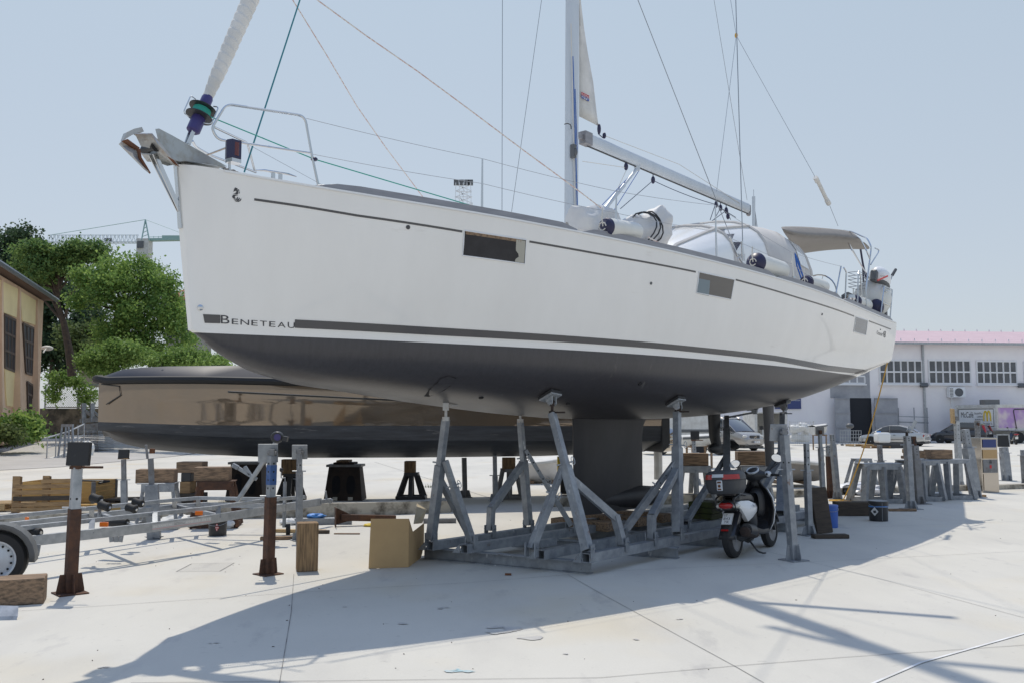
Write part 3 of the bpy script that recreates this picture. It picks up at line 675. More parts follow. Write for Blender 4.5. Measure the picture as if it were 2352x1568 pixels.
for k in range(5):
    t = k / 4; z = 2.32 - t * 1.5; rws.append([W(12.55 + .12 * t + (.55 - .17 * t) * u, sg_ * .055 * math.sin(math.pi * u ** .7), z) for u, sg_ in [(0, 1), (.1, 1), (.3, 1), (.6, 1), (1, 1), (.6, -1), (.3, -1), (.1, -1)]])
rd.grid(rws, True); rd.poly(rws[-1]); rd.build('rudder', 'antifouling_shaded', yt, smooth=True)
sdv = MB(); p0 = W(10.55, 0, 1.93)
sdv.tube([p0, W(10.55, 0, 1.45), W(10.62, 0, 1.28)], [.12, .10, .09], 12); sdv.lathe(W(10.35, 0, 1.22), AX, [(0, .02), (.08, .08), (.3, .10), (.5, .08), (.56, .05)], 12)
sv = sdv.build('saildrive', 'black_steel', yt, smooth=True)
m = MB()
for k in range(2):
    a = R(200 + 180 * k); c = W(10.95, 0, 1.22); d = (NP * math.cos(a) + UP * math.sin(a))
    m.ball(c + d * .16, (.04, .075, .15), 10, 8, Matrix((AX, NP, UP)).transposed() @ Euler((-a + R(90), R(25), 0)).to_matrix())
m.ball(W(10.95, 0, 1.22), .05); m.build('propeller', 'black_steel', sv, smooth=True)
bt = MB(); q = hit(1030, 885); c = W(q[0], hb(*q), q[1]); cc = W(q[0] + .02, 0, 1.99)
mat('tunnel_black', (.012, .012, .014), .8)
Q = [hit(*p) for p in ((1047, 866), (1040, 880), (1020, 895), (985, 909), (974, 908), (985, 893), (1004, 876), (1030, 862))]
m = MB(); m.poly([HP(s, z, .006) for s, z in Q]); m.build('bow_thruster', 'tunnel_black', yt)
Q = [hit(*p) for p in ((1048, 868), (1030, 861), (1010, 868), (1003, 880), (1022, 888), (1042, 880))]
m = MB(); m.poly([HP(s, z, .009) for s, z in Q]); m.build('thruster_lip', 'antifouling', yt)
# deck
m = MB(); rws = []
for i in range(41):
    s = .02 + (LH - .05) * i / 40; bd, zz = spl(DB, s), spl(DZ, s) - .015; rws.append([W(s, bd * u * .995, zz + .07 * (1 - u * u)) for u in (1, .8, .5, 0, -.5, -.8, -1)])
m.grid(rws); m.build('deck', 'gelcoat', yt, smooth=True)
def coach(m, s0, s1, b0, b1, h, zz=None):
    prof = []
    for i in range(13):
        t = i / 12; s = s0 + (s1 - s0) * t; bb = b0 + (b1 - b0) * t; z = spl(DZ, s); hh = h * min(1, t * 4) * min(1, (1 - t) * 8 + .4)
        prof.append([W(s, bb, z), W(s, bb * .93, z + hh * .8), W(s, bb * .7, z + hh), W(s, 0, z + hh * 1.1), W(s, -bb * .7, z + hh), W(s, -bb * .93, z + hh * .8), W(s, -bb, z)])
    m.grid(prof)
m = MB(); coach(m, 3.6, 9.4, .65, 1.35, .22); m.build('coachroof', 'gelcoat', yt, smooth=True)
# toe rail
for s0, s1 in ((1.02, 4.0), (4.05, 8.1), (8.15, 10.6), (10.65, 13.8)):
    m = MB(); rws = []
    n = int((s1 - s0) / .2)
    for i in range(n + 1):
        s = s0 + (s1 - s0) * i / n; b, z = spl(DB, s), spl(DZ, s); h = .066 * min(1, i * .8, (n - i) * .8 + .25)
        rws.append([W(s, b + .004, z - .004), W(s, b - .005, z + h), W(s, b - .045, z + h), W(s, b - .05, z)])
    m.grid(rws)
    m.grid([[Vector(p) - NP * 2 * ((Vector(p) - Vector((*BOW, 0))).dot(NP)) for p in r] for r in rws]); m.build('toe_rail', 'alu_trim', yt)
m = MB(); rws = []
for i in range(60):
    s = .3 + 13.7 * i / 59; b, z = spl(DB, s), spl(DZ, s); rws.append([HP(s, z - .022, .003), HP(s, z - .018, .014), HP(s, z - .002, .014), W(s, b - .01, z + .003)])
m.grid(rws); m.build('rubbing_strake', 'white_paint', yt, smooth=True)
# stripes
top = [(677, 734), (1003, 752), (1320, 772), (1550, 791), (1781, 816), (1900, 838), (1973, 854)]
bot = [(677, 753), (1003, 770), (1320, 787), (1550, 804), (1781, 829), (1893, 850), (1950, 862)]
m = MB()
T = [hit(*p) for p in top]; B = [hit(*p) for p in bot]
def dense(L, n=8):
    out = []
    for a, b in zip(L, L[1:]): out += [(a[0] + (b[0] - a[0]) * i / n, a[1] + (b[1] - a[1]) * i / n) for i in range(n)]
    return out + [L[-1]]
T, B = dense(T), dense(B)
m.grid([[HP(a[0] + (b[0] - a[0]) * k / 5, a[1] + (b[1] - a[1]) * k / 5, .005) for k in range(6)] for a, b in zip(T, B)])
patch(m, [(466, 722), (506, 723.6), (505.7, 743), (470, 742)], .003, 3, 2); m.build('boot_stripe', 'graphite_stripe', yt, smooth=True)
m = MB()
for L in ([(584, 456), (820, 493), (1062, 530)], [(1216, 553), (1400, 586), (1598, 623)], [(1690, 641), (1832, 682), (1962, 725)], [(1996, 736), (2020, 745), (2046, 755)]):
    A = dense([hit(*p) for p in L], 8); t = .022
    m.grid([[HP(s, z, .003), HP(s, z - t, .003)] for s, z in A])
m.build('sheer_stripe', 'graphite_stripe', yt)
m = MB()
f = quadmap([(507, 723), (677, 735), (677, 755), (507, 743.5)], .004); x = 0
wd3 = [('B', .115, 1.0), ('E', .085, .66), ('N', .115, .66), ('E', .085, .66), ('T', .095, .66), ('E', .085, .66), ('A', .11, .66), ('U', .10, .72)]
gap = (1 - sum(w for _, w, _ in wd3)) / 7
for ch, w, h in wd3:
    m.text(ch, lambda u, v: f(x + u * w, .04 + v * h * .92)); x += w + gap
m.build('hull_name', 'dark_print', yt)
m = MB(); f = quadmap([(2014, 757), (2036, 763), (2034, 780), (2013, 771)], .004)
m.text('Oceanis', lambda u, v: f(u * .6, .25 + v * .6)); m.text('48', lambda u, v: f(.64 + u * .3, .2 + v * .9)); m.text('●', lambda u, v: f(.98 + u * .12, v * .4)) if False else None
m.build('model_lettering', 'dark_print', yt)
m = MB()
def cp(X, Y): return ((900 + X / 15.68) / 1.7415, (730 + Y / 15.68) / 1.7415)
fl = quadmap([cp(400, 300), cp(1060, 300), cp(1060, 1280), cp(400, 1280)], .004)
def lp(X, Y): return fl((X - 400) / 660, 1 - (Y - 300) / 980)
for P in ([(640, 330), (800, 410), (780, 470), (700, 430), (720, 500), (640, 560), (585, 560), (525, 620), (545, 500), (590, 390)], [(720, 440), (790, 500), (835, 600), (820, 700), (790, 780), (640, 740), (520, 750), (430, 830), (520, 740), (640, 690), (710, 620), (690, 520)],
          [(820, 440), (870, 470), (905, 555), (860, 570), (800, 480)], [(870, 590), (920, 600), (910, 690), (870, 745), (865, 640)],
          [(600, 780), (720, 790), (830, 870), (720, 835), (640, 860), (605, 930), (640, 990), (700, 1005), (600, 1050), (500, 1010), (440, 930), (470, 840), (530, 795)],
          [(780, 910), (820, 990), (790, 1070), (700, 1120), (600, 1110), (520, 1075), (640, 1080), (720, 1030)], [(905, 960), (925, 1040), (890, 1130), (780, 1190), (660, 1175), (560, 1125), (720, 1150), (830, 1050)], [(1000, 1000), (1025, 1090), (960, 1190), (830, 1245), (700, 1235), (620, 1195), (800, 1210), (920, 1140)]):
    m.poly([lp(*p) for p in P])
m.build('emblem', 'dark_print', yt)
# hull windows
for P, cur in (([(1066, 530), (1208, 551.5), (1204.5, 606.5), (1062, 587)], 1), ([(1605, 625), (1686, 642.5), (1678, 688), (1599, 672.5)], 0), ([(1965, 727.5), (1992, 736), (1987.5, 769.5), (1960, 761.5)], 0)):
    m = MB(); patch(m, P, .006, 10, 4); w = m.build('hull_window', 'hull_window' if cur else ('smoky_window' if P[0][0] < 1800 else 'blue_window'), yt, smooth=True)
    m = MB(); f = quadmap(P, .006); e = [f(u, 0) for u in (0, .25, .5, .75, 1)] + [f(1, v) for v in (.5, 1)] + [f(u, 1) for u in (.75, .5, .25, 0)] + [f(0, .5)]
    m.tube(e, .007, 5, closed=True); m.build('window_frame', 'white_paint', w)
    if cur:
        m = MB(); rws = []
        for i in range(9):
            v = i / 8; a = .83 + .07 * math.exp(-((v - .3) / .12) ** 2); rws.append([f(a + (.985 - a) * u, .03 + v * .92, .0075 + .001 * (j % 2)) for j, u in enumerate([k / 8 for k in range(9)])])
        m.grid(rws); m.build('curtain', 'curtain', w, smooth=True)
        m = MB(); m.grid([[f(.02 + .9 * u, .98 - .0 * u, .0078), f(.02 + .9 * u, .86, .0078)] for u in (0, .25, .5, .75, 1)]); m.build('blind', 'old_timber_x', w)
m = MB(); patch(m, [(1604, 640), (1630, 645), (1627, 680), (1600, 674)], .0075, 4, 3); o = m.build('cabin_hatch', 'pale_blue', yt, smooth=True)
for px, py, r in ((937, 522.5, .022), (1495, 651, .018), (1888, 722, .018), (2022, 757, .012)):
    s, z = hit(px, py); c = HP(s, z, .0); n = (HP(s, z, .05) - c); m = MB(); m.lathe(c, n, [(0, r), (.008, r), (.008, r * .55)], 14); m.build('through_hull', 'dark_print' if px == 937 else 'grey_plastic', yt)
s, z = hit(460, 707); c = HP(s, z, 0); m = MB(); m.lathe(c, HP(s, z, .05) - c, [(0, .028), (.006, .028), (.016, .015), (.018, 0)], 18); m.build('bow_eye', 'stainless', yt, smooth=True)
for px, py in ((1470, 880), (1822, 897), (1838, 899), (1830, 905), (1105, 912), (1305, 925)):
    s, z = hit(px, py); c = HP(s, z, 0); m = MB(); m.lathe(c, HP(s, z, .05) - c, [(0, .03), (.01, .028), (.01, .016)], 12); m.build('skin_fitting', 'tunnel_black', yt)
# stem fittings
cq = lambda X, Y: ((450 + X / 2.613) / 1.7415, (350 + Y / 2.613) / 1.7415)
ch = [(385, 462), (420, 458), (560, 530), (1130, 850), (1000, 838), (700, 790), (640, 800), (480, 745), (430, 640)]
for b in (-.11, .11):
    m = MB(); m.prism([C(*cq(*p), 0) + NP * (b - .004) for p in ch], NP * .008); br = m.build('roller_cheek', 'bow_plate', yt)
m = MB(); P = [C(*cq(*p), 0) for p in [(430, 700), (700, 795), (1100, 855)]]; m.grid([[p + NP * .11, p - NP * .11] for p in P]); m.build('roller_base', 'bow_plate', yt)
m = MB(); m.lathe(C(*cq(400, 640)) - NP * .1, NP, [(0, .05), (.07, .03), (.13, .03), (.2, .05)], 14); m.build('bow_roller', 'black_plastic', yt, smooth=True)
m = MB()
for b in (-.035, .035):
    a, c = C(*cq(420, 700)), C(*cq(700, 1290)); m.bar(a + NP * b, c + NP * b * .3, .045, .012, up=NP)
m.build('bobstay_strut', 'stainless', yt)
m = MB(); a, c = C(*cq(672, 830)), C(415, 525); m.bar(a - AX * .0, c, .05, .03, up=AX)
for i in range(7): q = a.lerp(c, .05 + i * .15); m.lathe(q + NP * .02 - AX * .01, NP, [(0, .007), (.008, .007)], 8)
m.build('stem_plate', 'stainless', yt)
# pulpit
def pipe(name, pts, r=.0125, mt='stainless', par=yt, rad=.12): m = MB(); m.tube(arc([C(*cq(x, y), b) for x, y, b in pts], rad), r, 8); return m.build(name, mt, par, smooth=True)
pipe('pulpit', [(2150, 1020, .72), (2080, 690, .68), (2010, 300, .64), (1190, 175, .33), (1035, 430, .28), (1100, 545, .30), (2085, 690, .68)], rad=.07)
pipe('pulpit', [(1490, 890, -.72), (1410, 580, -.66), (1068, 418, -.3)], rad=.06); pipe('pulpit', [(1500, 888, -.72), (1010, 705, -.36), (870, 625, -.28), (835, 560, -.2)], rad=.06)
pipe('pulpit', [(980, 712, -.3), (1215, 622, .36)], .011); pipe('pulpit', [(1226, 870, .36), (1218, 700, .36)], .012)
nv = MB(); a = C(*cq(1266, 560), .38)
nv.prism([a + AX * x + NP * y for x, y in ((-.07, .0), (-.05, .06), (.05, .06), (.07, 0), (.05, -.06), (-.05, -.06))], (0, 0, -.18)); nl = nv.build('navigation_light', 'navy', yt, bevel=.006)
m = MB(); m.lathe(a - UP * .155, UP, [(0, .066), (.13, .066)], 14); m.build('red_lens', 'dark_red_lens', nl)
m = MB(); m.prism([a - UP * .182 + AX * x + NP * y for x, y in ((-.06, .0), (-.05, .06), (.05, .06), (.07, 0), (.05, -.05), (-.05, -.05))], (0, 0, -.035)); m.build('lamp_base', 'stainless', nl)
# cleat and chain
m = MB(); a, b = C(*cq(1500, 868), .45), C(*cq(1920, 935), .5); m.tube([a, a.lerp(b, .2) + UP * .012, a.lerp(b, .8) + UP * .012, b], [.006, .013, .013, .006], 8)
for t in (.42, .6): q = a.lerp(b, t); m.bar(q, q - UP * .075, .03)
m.build('cleat', 'stainless', yt, smooth=True)
m = MB(); pts = [C(*cq(x, y), .05) for x, y in ((1030, 765), (1080, 790), (1130, 825), (1180, 855), (1230, 870), (1290, 885))]
for i in range(13):
    t = i / 12 * 5; k = min(4, int(t)); q = pts[k].lerp(pts[k + 1], t - k); d = (pts[k + 1] - pts[k]).normalized(); u = (UP if i % 2 else NP)
    m.tube([q + d * .028 * math.cos(a) + u * .015 * math.sin(a) for a in [2 * math.pi * j / 8 for j in range(8)]], .0055, 5, closed=True)
m.build('anchor_chain', 'galvanised_dull', yt, smooth=True)
# furled headsail
fA, fB = C(*cq(780, 600)), C(575, 0); fd = (fB - fA).normalized(); TOP = fA + fd * 17.5
m = MB(); m.tube([fA, TOP], .006, 6)
fk0 = C(*cq(850, 400)); 
for b in (-.03, .03): m.bar(fA + NP * b, fk0 + NP * b, .035, .012, up=NP)
m.build('forestay', 'stainless', yt)
def along(px, py): q = C(px, py); return fA + fd * (q - fA).dot(fd)
m = MB(); a = along(446, 292); m.lathe(a - fd * .06, fd, [(0, .045), (.02, .066), (.16, .066), (.2, .05)], 16); fr = m.build('furler_foot', 'violet_plastic', yt, smooth=True)
a = along(461, 262)
for k, o in (('furler_disc', -.045), ('furler_disc', .052)):
    m = MB(); m.lathe(a + fd * o, fd, [(0, .03), (.004, .132), (.012, .132), (.02, .05)], 28); m.build(k, 'black_plastic', yt, smooth=True)
m = MB(); m.lathe(a - fd * .035, fd, [(0, .085), (.03, .09), (.085, .085)], 20); m.build('furler_line', 'rope_green', yt, smooth=True)
m = MB(); sx = fd.cross(NP).normalized()
for k in range(3):
    t = R(30 + 120 * k); v = (NP * math.cos(t) + sx * math.sin(t)); m.tube(arc([a - fd * .1 + v * .06, a - fd * .1 + v * .155, a + fd * .1 + v * .155, a + fd * .1 + v * .1], .03), .006, 6)
m.build('furler_guard', 'stainless', yt, smooth=True)
m = MB(); a2 = along(467, 236); m.lathe(a2 - fd * .04, fd, [(0, .055), (.1, .055), (.13, .045)], 16); m.build('furler_collar', 'violet_plastic', yt, smooth=True)
m = MB(); a3 = along(472, 222); L = (TOP - a3).length; rws = []
for d in [k * .0095 for k in range(250)] + [2.4 + k * .06 for k in range(int((L - 2.4) / .06) + 1)]:
    ph = d * 2 * math.pi / .098; row = []
    r0 = lerp([(0, .045), (.3, .066), (1.5, .084), (6, .105), (13, .085), (L, .03)], d)
    for k in range(18):
        th = 2 * math.pi * k / 18; fx = ((ph + th) / (2 * math.pi)) % 1 if d < 2.4 else .5; row.append(a3 + fd * d + (NP * math.cos(th) + sx * math.sin(th)) * (r0 * (1 + .11 * fx ** 1.5)))
    rws.append(row)
m.grid(rws, True); m.build('furled_headsail', 'canvas', yt, smooth=True, ang=60)
# mast
mb_ = C(1312, 505); mt_ = C(1310, 0); md = (mt_ - mb_).normalized(); md = (UP + AX * .018).normalized()
mb_ = mb_ - md * 1.0; LM = 16.6
m = MB(); rws = []
for i in range(24):
    d = LM * i / 23; k = 1 if d < 13 else 1 - (d - 13) * .08; row = []
    for j in range(20):
        th = 2 * math.pi * j / 20; row.append(mb_ + md * d + AX * (.125 * k * math.cos(th)) + NP * (.078 * k * math.copysign(abs(math.sin(th)) ** .8, math.sin(th))))
    rws.append(row)
m.grid(rws, True); m.poly(rws[-1]); mast = m.build('mast', 'mast_alu', yt, smooth=True, ang=50)
for h_, w_ in ((5.9, 1.75), (10.7, 1.25)):
    for sgn in (-1, 1):
        a = mb_ + md * h_; b = a + NP * sgn * w_ + AX * .55 * w_ / 1.75 + UP * .1; m = MB(); m.bar(a, b, .11, .035); m.build('spreader', 'mast_alu', mast)
def rope(name, a, b, r, mt, par=yt, s=0): m = MB(); m.tube(sag(a, b, s) if s else [a, b], r, 6); return m.build(name, mt, par)
off_ = NP * .085 + AX * .02
rope('halyard', C(1311.5, 55, .09), C(1321, 500, .09), .007, 'rope_white', mast); rope('halyard', C(1316, 130, .09), C(1327, 500, .09), .007, 'rope_blue', mast); rope('halyard', C(1321, 205, .09), C(1326, 350, .09), .006, 'rope_blue', mast)
m = MB(); q = C(1317, 348, .10); m.box(q, (.07, .07, .2), Euler((0, 0, R(50))).to_matrix()); m.ball(q - UP * .02 + NP * .04, (.03, .03, .06)); m.build('halyard_jammer', 'grey_plastic', mast, bevel=.008)
m = MB(); m.tube(arc([C(1296, 286, .06), C(1303, 284, .10), C(1311, 287, .10), C(1312, 297, .10)], .03), .008, 6); m.build('rope_exit', 'black_plastic', mast)
# mainsail part out of the mast
S_ = [(1329, -250), (1331, 0), (1345, 100), (1362, 190), (1377, 290), (1352, 280), (1330, 268)]
m = MB(); P = [C(x, y, -.01) for x, y in S_]; 
rws = []
for (y, xl, xr) in ((-700, 1330, 1331), (-250, 1330, 1333), (0, 1330, 1333), (60, 1330, 1340), (120, 1330, 1349), (190, 1330, 1362), (240, 1330, 1370), (268, 1330, 1374)):
    rws.append([C(xl + (xr - xl) * u, y + u * 22 * (y > 200), -.01 + .02 * math.sin(u * 3)) for u in (0, .33, .66, 1)])
m.grid(rws); ms = m.build('mainsail', 'canvas', yt, smooth=True)
so_ = ms.modifiers.new('s', 'SOLIDIFY'); so_.thickness = .006
cl_ = lambda X, Y: ((2300 + X / 19.6) / 1.7415, (340 + Y / 19.6) / 1.7415)
def bq(P, f): return f
def badge(pts): return [C(*cl_(*p), .03) for p in pts]
m = MB(); m.poly(badge([(500, 560), (1110, 860), (1105, 1090), (500, 800)])); m.build('sail_badge', 'flag_red', ms)
m = MB(); m.poly(badge([(500, 800), (1105, 1090), (1095, 1320), (500, 1020)])); m.build('sail_badge', 'flag_blue', ms)
m = MB(); m.text('DUSTOM', lambda u, v: C(*cl_(540 + 510 * u, 960 + 240 * u - 300 * v), .036)); m.prism(badge([(680, 1045), (930, 1165), (925, 1195), (675, 1075)]), NP * .004); m.build('badge_lettering', 'label_white', ms)
m = MB(); q = C(1376, 297); m.ball(q, (.03, .05, .085)); m.ball(C(1388, 312), (.03, .035, .05)); m.tube([q, C(1374, 308), C(1386, 318)], .008, 5); m.build('clew_block', 'navy', ms, smooth=True)
# boom
bA, bB = C(1340, 317), C(1716, 479); BL = (bB - bA).length; bd_ = (bB - bA).normalized(); bu = bd_.cross(NP).normalized(); bu = bu if bu.z > 0 else -bu
m = MB(); rws = []
for d in (0, .02, BL - .02, BL): rws.append([bA + bd_ * d + NP * (.062 * math.copysign(abs(math.cos(t)) ** .7, math.cos(t))) + bu * (.098 * math.copysign(abs(math.sin(t)) ** .8, math.sin(t))) for t in [2 * math.pi * j / 20 for j in range(20)]])
m.grid(rws, True); m.poly(rws[0]); m.poly(rws[-1]); boom = m.build('boom', 'mast_alu', yt, smooth=True, ang=50)
m = MB(); m.bar(bA - bd_ * .03 - bu * .0, bA + bd_ * .16, .128, .2, up=bu); m.bar(bA - bd_ * .16, bA, .05, .09, up=bu); m.build('gooseneck', 'alu_trim', boom, bevel=.01)
m = MB(); m.bar(bB - bd_ * .02, bB + bd_ * .09, .10, .15, up=bu); m.ball(bB + bd_ * .06 - bu * .09, (.05, .05, .06)); m.build('boom_end', 'alu_trim', boom, bevel=.02)
m = MB(); m.bar(bA - bu * .106 + bd_ * .1, bB - bu * .106, .02, .012, up=bu); m.build('boom_track', 'black_plastic', boom)
v0, v1 = C(1463, 388), C(1385, 485); m = MB(); m.tube([v0, v0.lerp(v1, .45)], .026, 10); m.tube([v0.lerp(v1, .4), v1 + (v1 - v0) * .35], .036, 10); m.box(v0 + UP * .02, (.09, .07, .1)); m.build('boom_vang', 'mast_alu', yt, smooth=True)
m = MB(); m.tube([C(1458, 393), C(1368, 487)], .006, 5); m.tube([C(1468, 392), C(1408, 487)], .006, 5); m.build('vang_line', 'rope_blue', yt)
m = MB(); m.tube([C(1440, 386), C(1338, 371)], .005, 5); m.tube([C(1440, 388), C(1395, 485)], .005, 5); m.tube([C(1418, 440), C(1412, 485)], .005, 5); m.build('reefing_line', 'rope_white', yt)
m = MB(); m.tube([C(1500, 415), C(1425, 480)], .0065, 5); m.tube(sag(C(1500, 415), C(1643, 470), .03), .0065, 5); m.build('mainsheet', 'rope_dark', yt)
for i, (x, y) in enumerate(((1438, 383), (1500, 414), (1645, 470), (1668, 484), (1672, 497), (1655, 478))):
    m = MB(); q = C(x, y); m.ball(q, (.035, .045, .065)); m.tube([q + UP * .05, q + UP * .12], .008, 5); m.build('sheet_block', 'navy', yt, smooth=True)
m = MB()
for a, b in (((1643, 470), (1631, 506)), ((1655, 478), (1640, 506)), ((1650, 475), (1690, 500)), ((1668, 484), (1678, 505)), ((1668, 484), (1630, 512))): m.tube([C(*a), C(*b)], .007, 5)
m.build('mainsheet_tackle', 'rope_dark', yt)
m = MB(); m.tube([C(1388, 312), C(1560, 378, .07), C(1700, 468, .07)], .005, 5); m.build('outhaul', 'rope_white', yt)
# standing rigging   (pixel top, pixel bottom, port offset, radius, material)
def stay(name, p, q, b0, b1, r, mt='wire'):
    a, c = C(*p, b0), C(*q, b1); d = (a - c); m = MB(); m.tube([c, c + d * (3.0 if p[1] <= 0 else 1)], r, 6); return m.build(name, mt, yt)
sb = hit(1707, 600)
stay('shroud', (1465, 0), (1690, 575), 1.5, 2.1, .0055); stay('shroud', (1690, 0), (1707, 600), 2.05, 2.15, .0065)
stay('shroud', (1154, 0), (1153, 487), -1.9, -1.95, .0055); stay('shroud', (1244, 0), (1175, 487), -1.3, -1.9, .0045)
stay('backstay', (1678, 0), (1691, 82), .3, .4, .004); stay('topping_lift', (1640, 0), (1716, 460), 0, 0, .004)
rope('backstay_leg', C(1691, 82, .4), C(1875, 412, 1.6), .004, 'wire'); rope('backstay_leg', C(1691, 82, .4), C(1646, 440, .2), .004, 'wire'); rope('backstay_leg', C(1903, 466, 1.65), C(1925, 520, 1.75), .004, 'wire')
m = MB(); m.ball(C(1691, 82, .4), (.03, .03, .05)); m.build('backstay_plate', 'bronze_hull' if False else 'rope_yellow', yt)
m = MB(); m.tube([C(1876, 412, 1.6), C(1902, 466, 1.65)], .035, 10); m.tube([C(1873, 408, 1.6), C(1878, 418, 1.6)], .045, 10); m.tube([C(1899, 460, 1.65), C(1904, 469, 1.65)], .045, 10); m.build('backstay_tensioner', 'canvas', yt, smooth=True)
rope('turnbuckle', C(1704, 555, 2.14), C(1707, 600, 2.15), .018, 'stainless'); rope('turnbuckle', C(1676, 545, 2.08), C(1694, 590, 2.1), .016, 'stainless'); rope('chainplate', C(1697, 592, 2.15), C(1712, 615, 2.17), .02, 'stainless')
rope('halyard_tail', C(689, 0, .2), C(561, 396, .3), .0085, 'rope_teal')
m = MB(); m.tube([C(672, 0, -.2), C(752, 130, -.3), C(820, 245, -.5), C(885, 338, -.6), C(975, 458, -.9)], .006, 6); m.tube([C(672, 0, -.2), C(640, -60, -.2)], .006, 6); m.build('spinnaker_line', 'rope_pink', yt)
m = MB(); m.tube([C(x, y, b) for x, y, b in ((728, 0, .1), (840, 82, .3), (960, 165, .6), (1075, 250, .9), (1200, 344, 1.2), (1320, 432, 1.4), (1380, 478, 1.5))], .008, 6); m.tube([C(1488, 545, 1.7), C(1510, 556, 1.8)], .008, 6); m.build('jib_sheet', 'rope_pink', yt)
# stanchions and lifelines
STN = [(1108, 365, 1107, 477), (1416, 440, 1414, 538), (1643, 472, 1646, 590), (1818, 580, 1823, 642 - 8)]
stn_top = []
for x0, y0, x1, y1 in STN:
    b = hb(*hit(x1, y1 + 16)) - .04; m = MB(); m.tube([C(x1, y1 + 6, b), C(x0, y0, b)], [.014, .009], 8); m.lathe(C(x1, y1 + 4, b), UP, [(-.01, .03), (.02, .025)], 10); m.build('stanchion', 'stainless', yt, smooth=True)
    stn_top.append((C(x0, y0, b), C(x0 + (x1 - x0) * .5, y0 + (y1 - y0) * (.51), b)))
g0 = C(*cq(2025, 325), .64), C(*cq(2095, 700), .68)
g1 = C(1932, 612, 2.2), C(1926, 682, 2.2)
for k, nm in ((0, 'lifeline'), (1, 'lifeline')):
    P = [g0[k]] + [s[k] for s in stn_top] + [g1[k]]; m = MB()
    for a, b in zip(P, P[1:]): m.tube(sag(a, b, .012, 6), .0028, 5)
    m.build('lifeline', 'wire', yt)
rope('furling_line', C(*cq(1000, 300), .1), C(*cq(2110, 752), .66), .006, 'rope_green'); rope('furling_line', C(*cq(2110, 752), .66), C(1100, 478, 1.3), .006, 'rope_green')
m = MB(); q = C(*cq(2108, 752), .68); m.ball(q, (.035, .035, .022)); m.build('furling_block', 'navy', yt, smooth=True)
rope('lifeline', C(*cq(1440, 610), -.66), C(*cq(2190, 1020), -.9), .0028, 'wire')
# gates and pushpit
for P in ([(1932, 612), (1918, 685)], [(1938, 615), (1944, 625), (1941, 695)]): 
    m = MB(); m.tube(arc([C(x, y, 2.16) for x, y in P], .04), .013, 8); m.build('gate_post', 'stainless', yt, smooth=True)
c2 = lambda X, Y: ((3250 + X / 4.48) / 1.7415, (1000 + Y / 4.48) / 1.7415)
def pp(name, pts, b=2.08, r=.0125, mt='stainless', rad=.05): m = MB(); m.tube(arc([C(*c2(x, y), (p[0] if p else b)) for x, y, *p in pts], rad), r, 7); return m.build(name, mt, yt, smooth=True)
pp('pushpit', [(808, 965), (820, 405), (860, 440), (890, 990)]); pp('pushpit', [(1225, 1140), (1285, 655), (1430, 715), (1390, 1250)], rad=.02); pp('pushpit', [(1260, 945), (1400, 1000)]); pp('pushpit', [(1300, 745), (1410, 735), (1430, 715)]); pp('pushpit', [(1110, 565, 1.4), (1285, 660)])
pp('antenna_post', [(968, 1030), (960, 700), (1020, 240)], r=.016, rad=.15)
pp('bimini_frame', [(1020, 240), (1050, 0), (1050, -60), (985, -200, 2.0), (700, -330, 1.5), (560, -350, 1)], r=.014, rad=.25)
pp('bimini_frame', [(1035, 180), (960, 0), (860, -190, 1.6), (700, -310, 1.2)], r=.013, rad=.2); pp('bimini_frame', [(1045, 265), (1180, 50), (1190, 0), (1120, -30)], r=.012, rad=.1)
pp('bimini_frame', [(1250, 880, 1.9), (700, 0, 1.6), (640, -120, 1.4)], r=.013); pp('bimini_frame', [(1135, 740, 1.4), (720, 0, 1.2), (660, -100, 1.2)], r=.012)
pp('furled_flag', [(1010, 700, 1.5), (905, 270, 1.5), (862, -10, 1.5)], r=.02, mt='navy', rad=.3); pp('furled_flag', [(905, 270, 1.4), (915, 580, 1.4)], r=.02, mt='navy')
# bimini canvas: px outline at three offsets
m = MB(); rws = []
c3 = lambda X, Y: ((2700 + X / 2.24) / 1.7415, (800 + Y / 2.24) / 1.7415)
near = [(960, 275, 1.55), (1100, 352, 1.55), (1300, 355, 1.55), (1450, 352, 1.55), (1600, 375, 1.55), (1665, 378, 1.55)]
nearb = [(1085, 492, -1.3), (1150, 480, -1.3), (1300, 458, -1.3), (1450, 445, -1.3), (1600, 440, -1.3), (1755, 450, -1.3)]
topf = [(935, 240, 1.35), (1060, 238, 1.35), (1200, 242, 1.35), (1350, 255, 1.35), (1500, 268, 1.35), (1560, 280, 1.35)]
fars = [(960, 262, -1.2), (1060, 268, -1.2), (1200, 275, -1.2), (1350, 288, -1.2), (1500, 295, -1.2), (1580, 305, -1.2)]
def rowb(L): return [C(*c3(x, y), b) for x, y, b in L]
A, B, T_, F_ = rowb(near), rowb(nearb), rowb(topf), rowb(fars)
mid = [a.lerp(t, .5) + NP * .04 + UP * (.03 * (i % 2)) for i, (a, t) in enumerate(zip(A, T_))]
un = [[b.lerp(a, k) + UP * (.05 * math.sin(k * 3.1) + .02 * ((i + j) % 2)) for i, (a, b) in enumerate(zip(A, B))] for j, k in enumerate((.25, .5, .75))]
m.grid([B] + un + [A, mid, T_]); o = m.build('bimini', 'grey_canvas', yt, smooth=True, ang=80); q = o.modifiers.new('s', 'SUBSURF'); q.levels = q.render_levels = 2; q = o.modifiers.new('t', 'SOLIDIFY'); q.thickness = .008
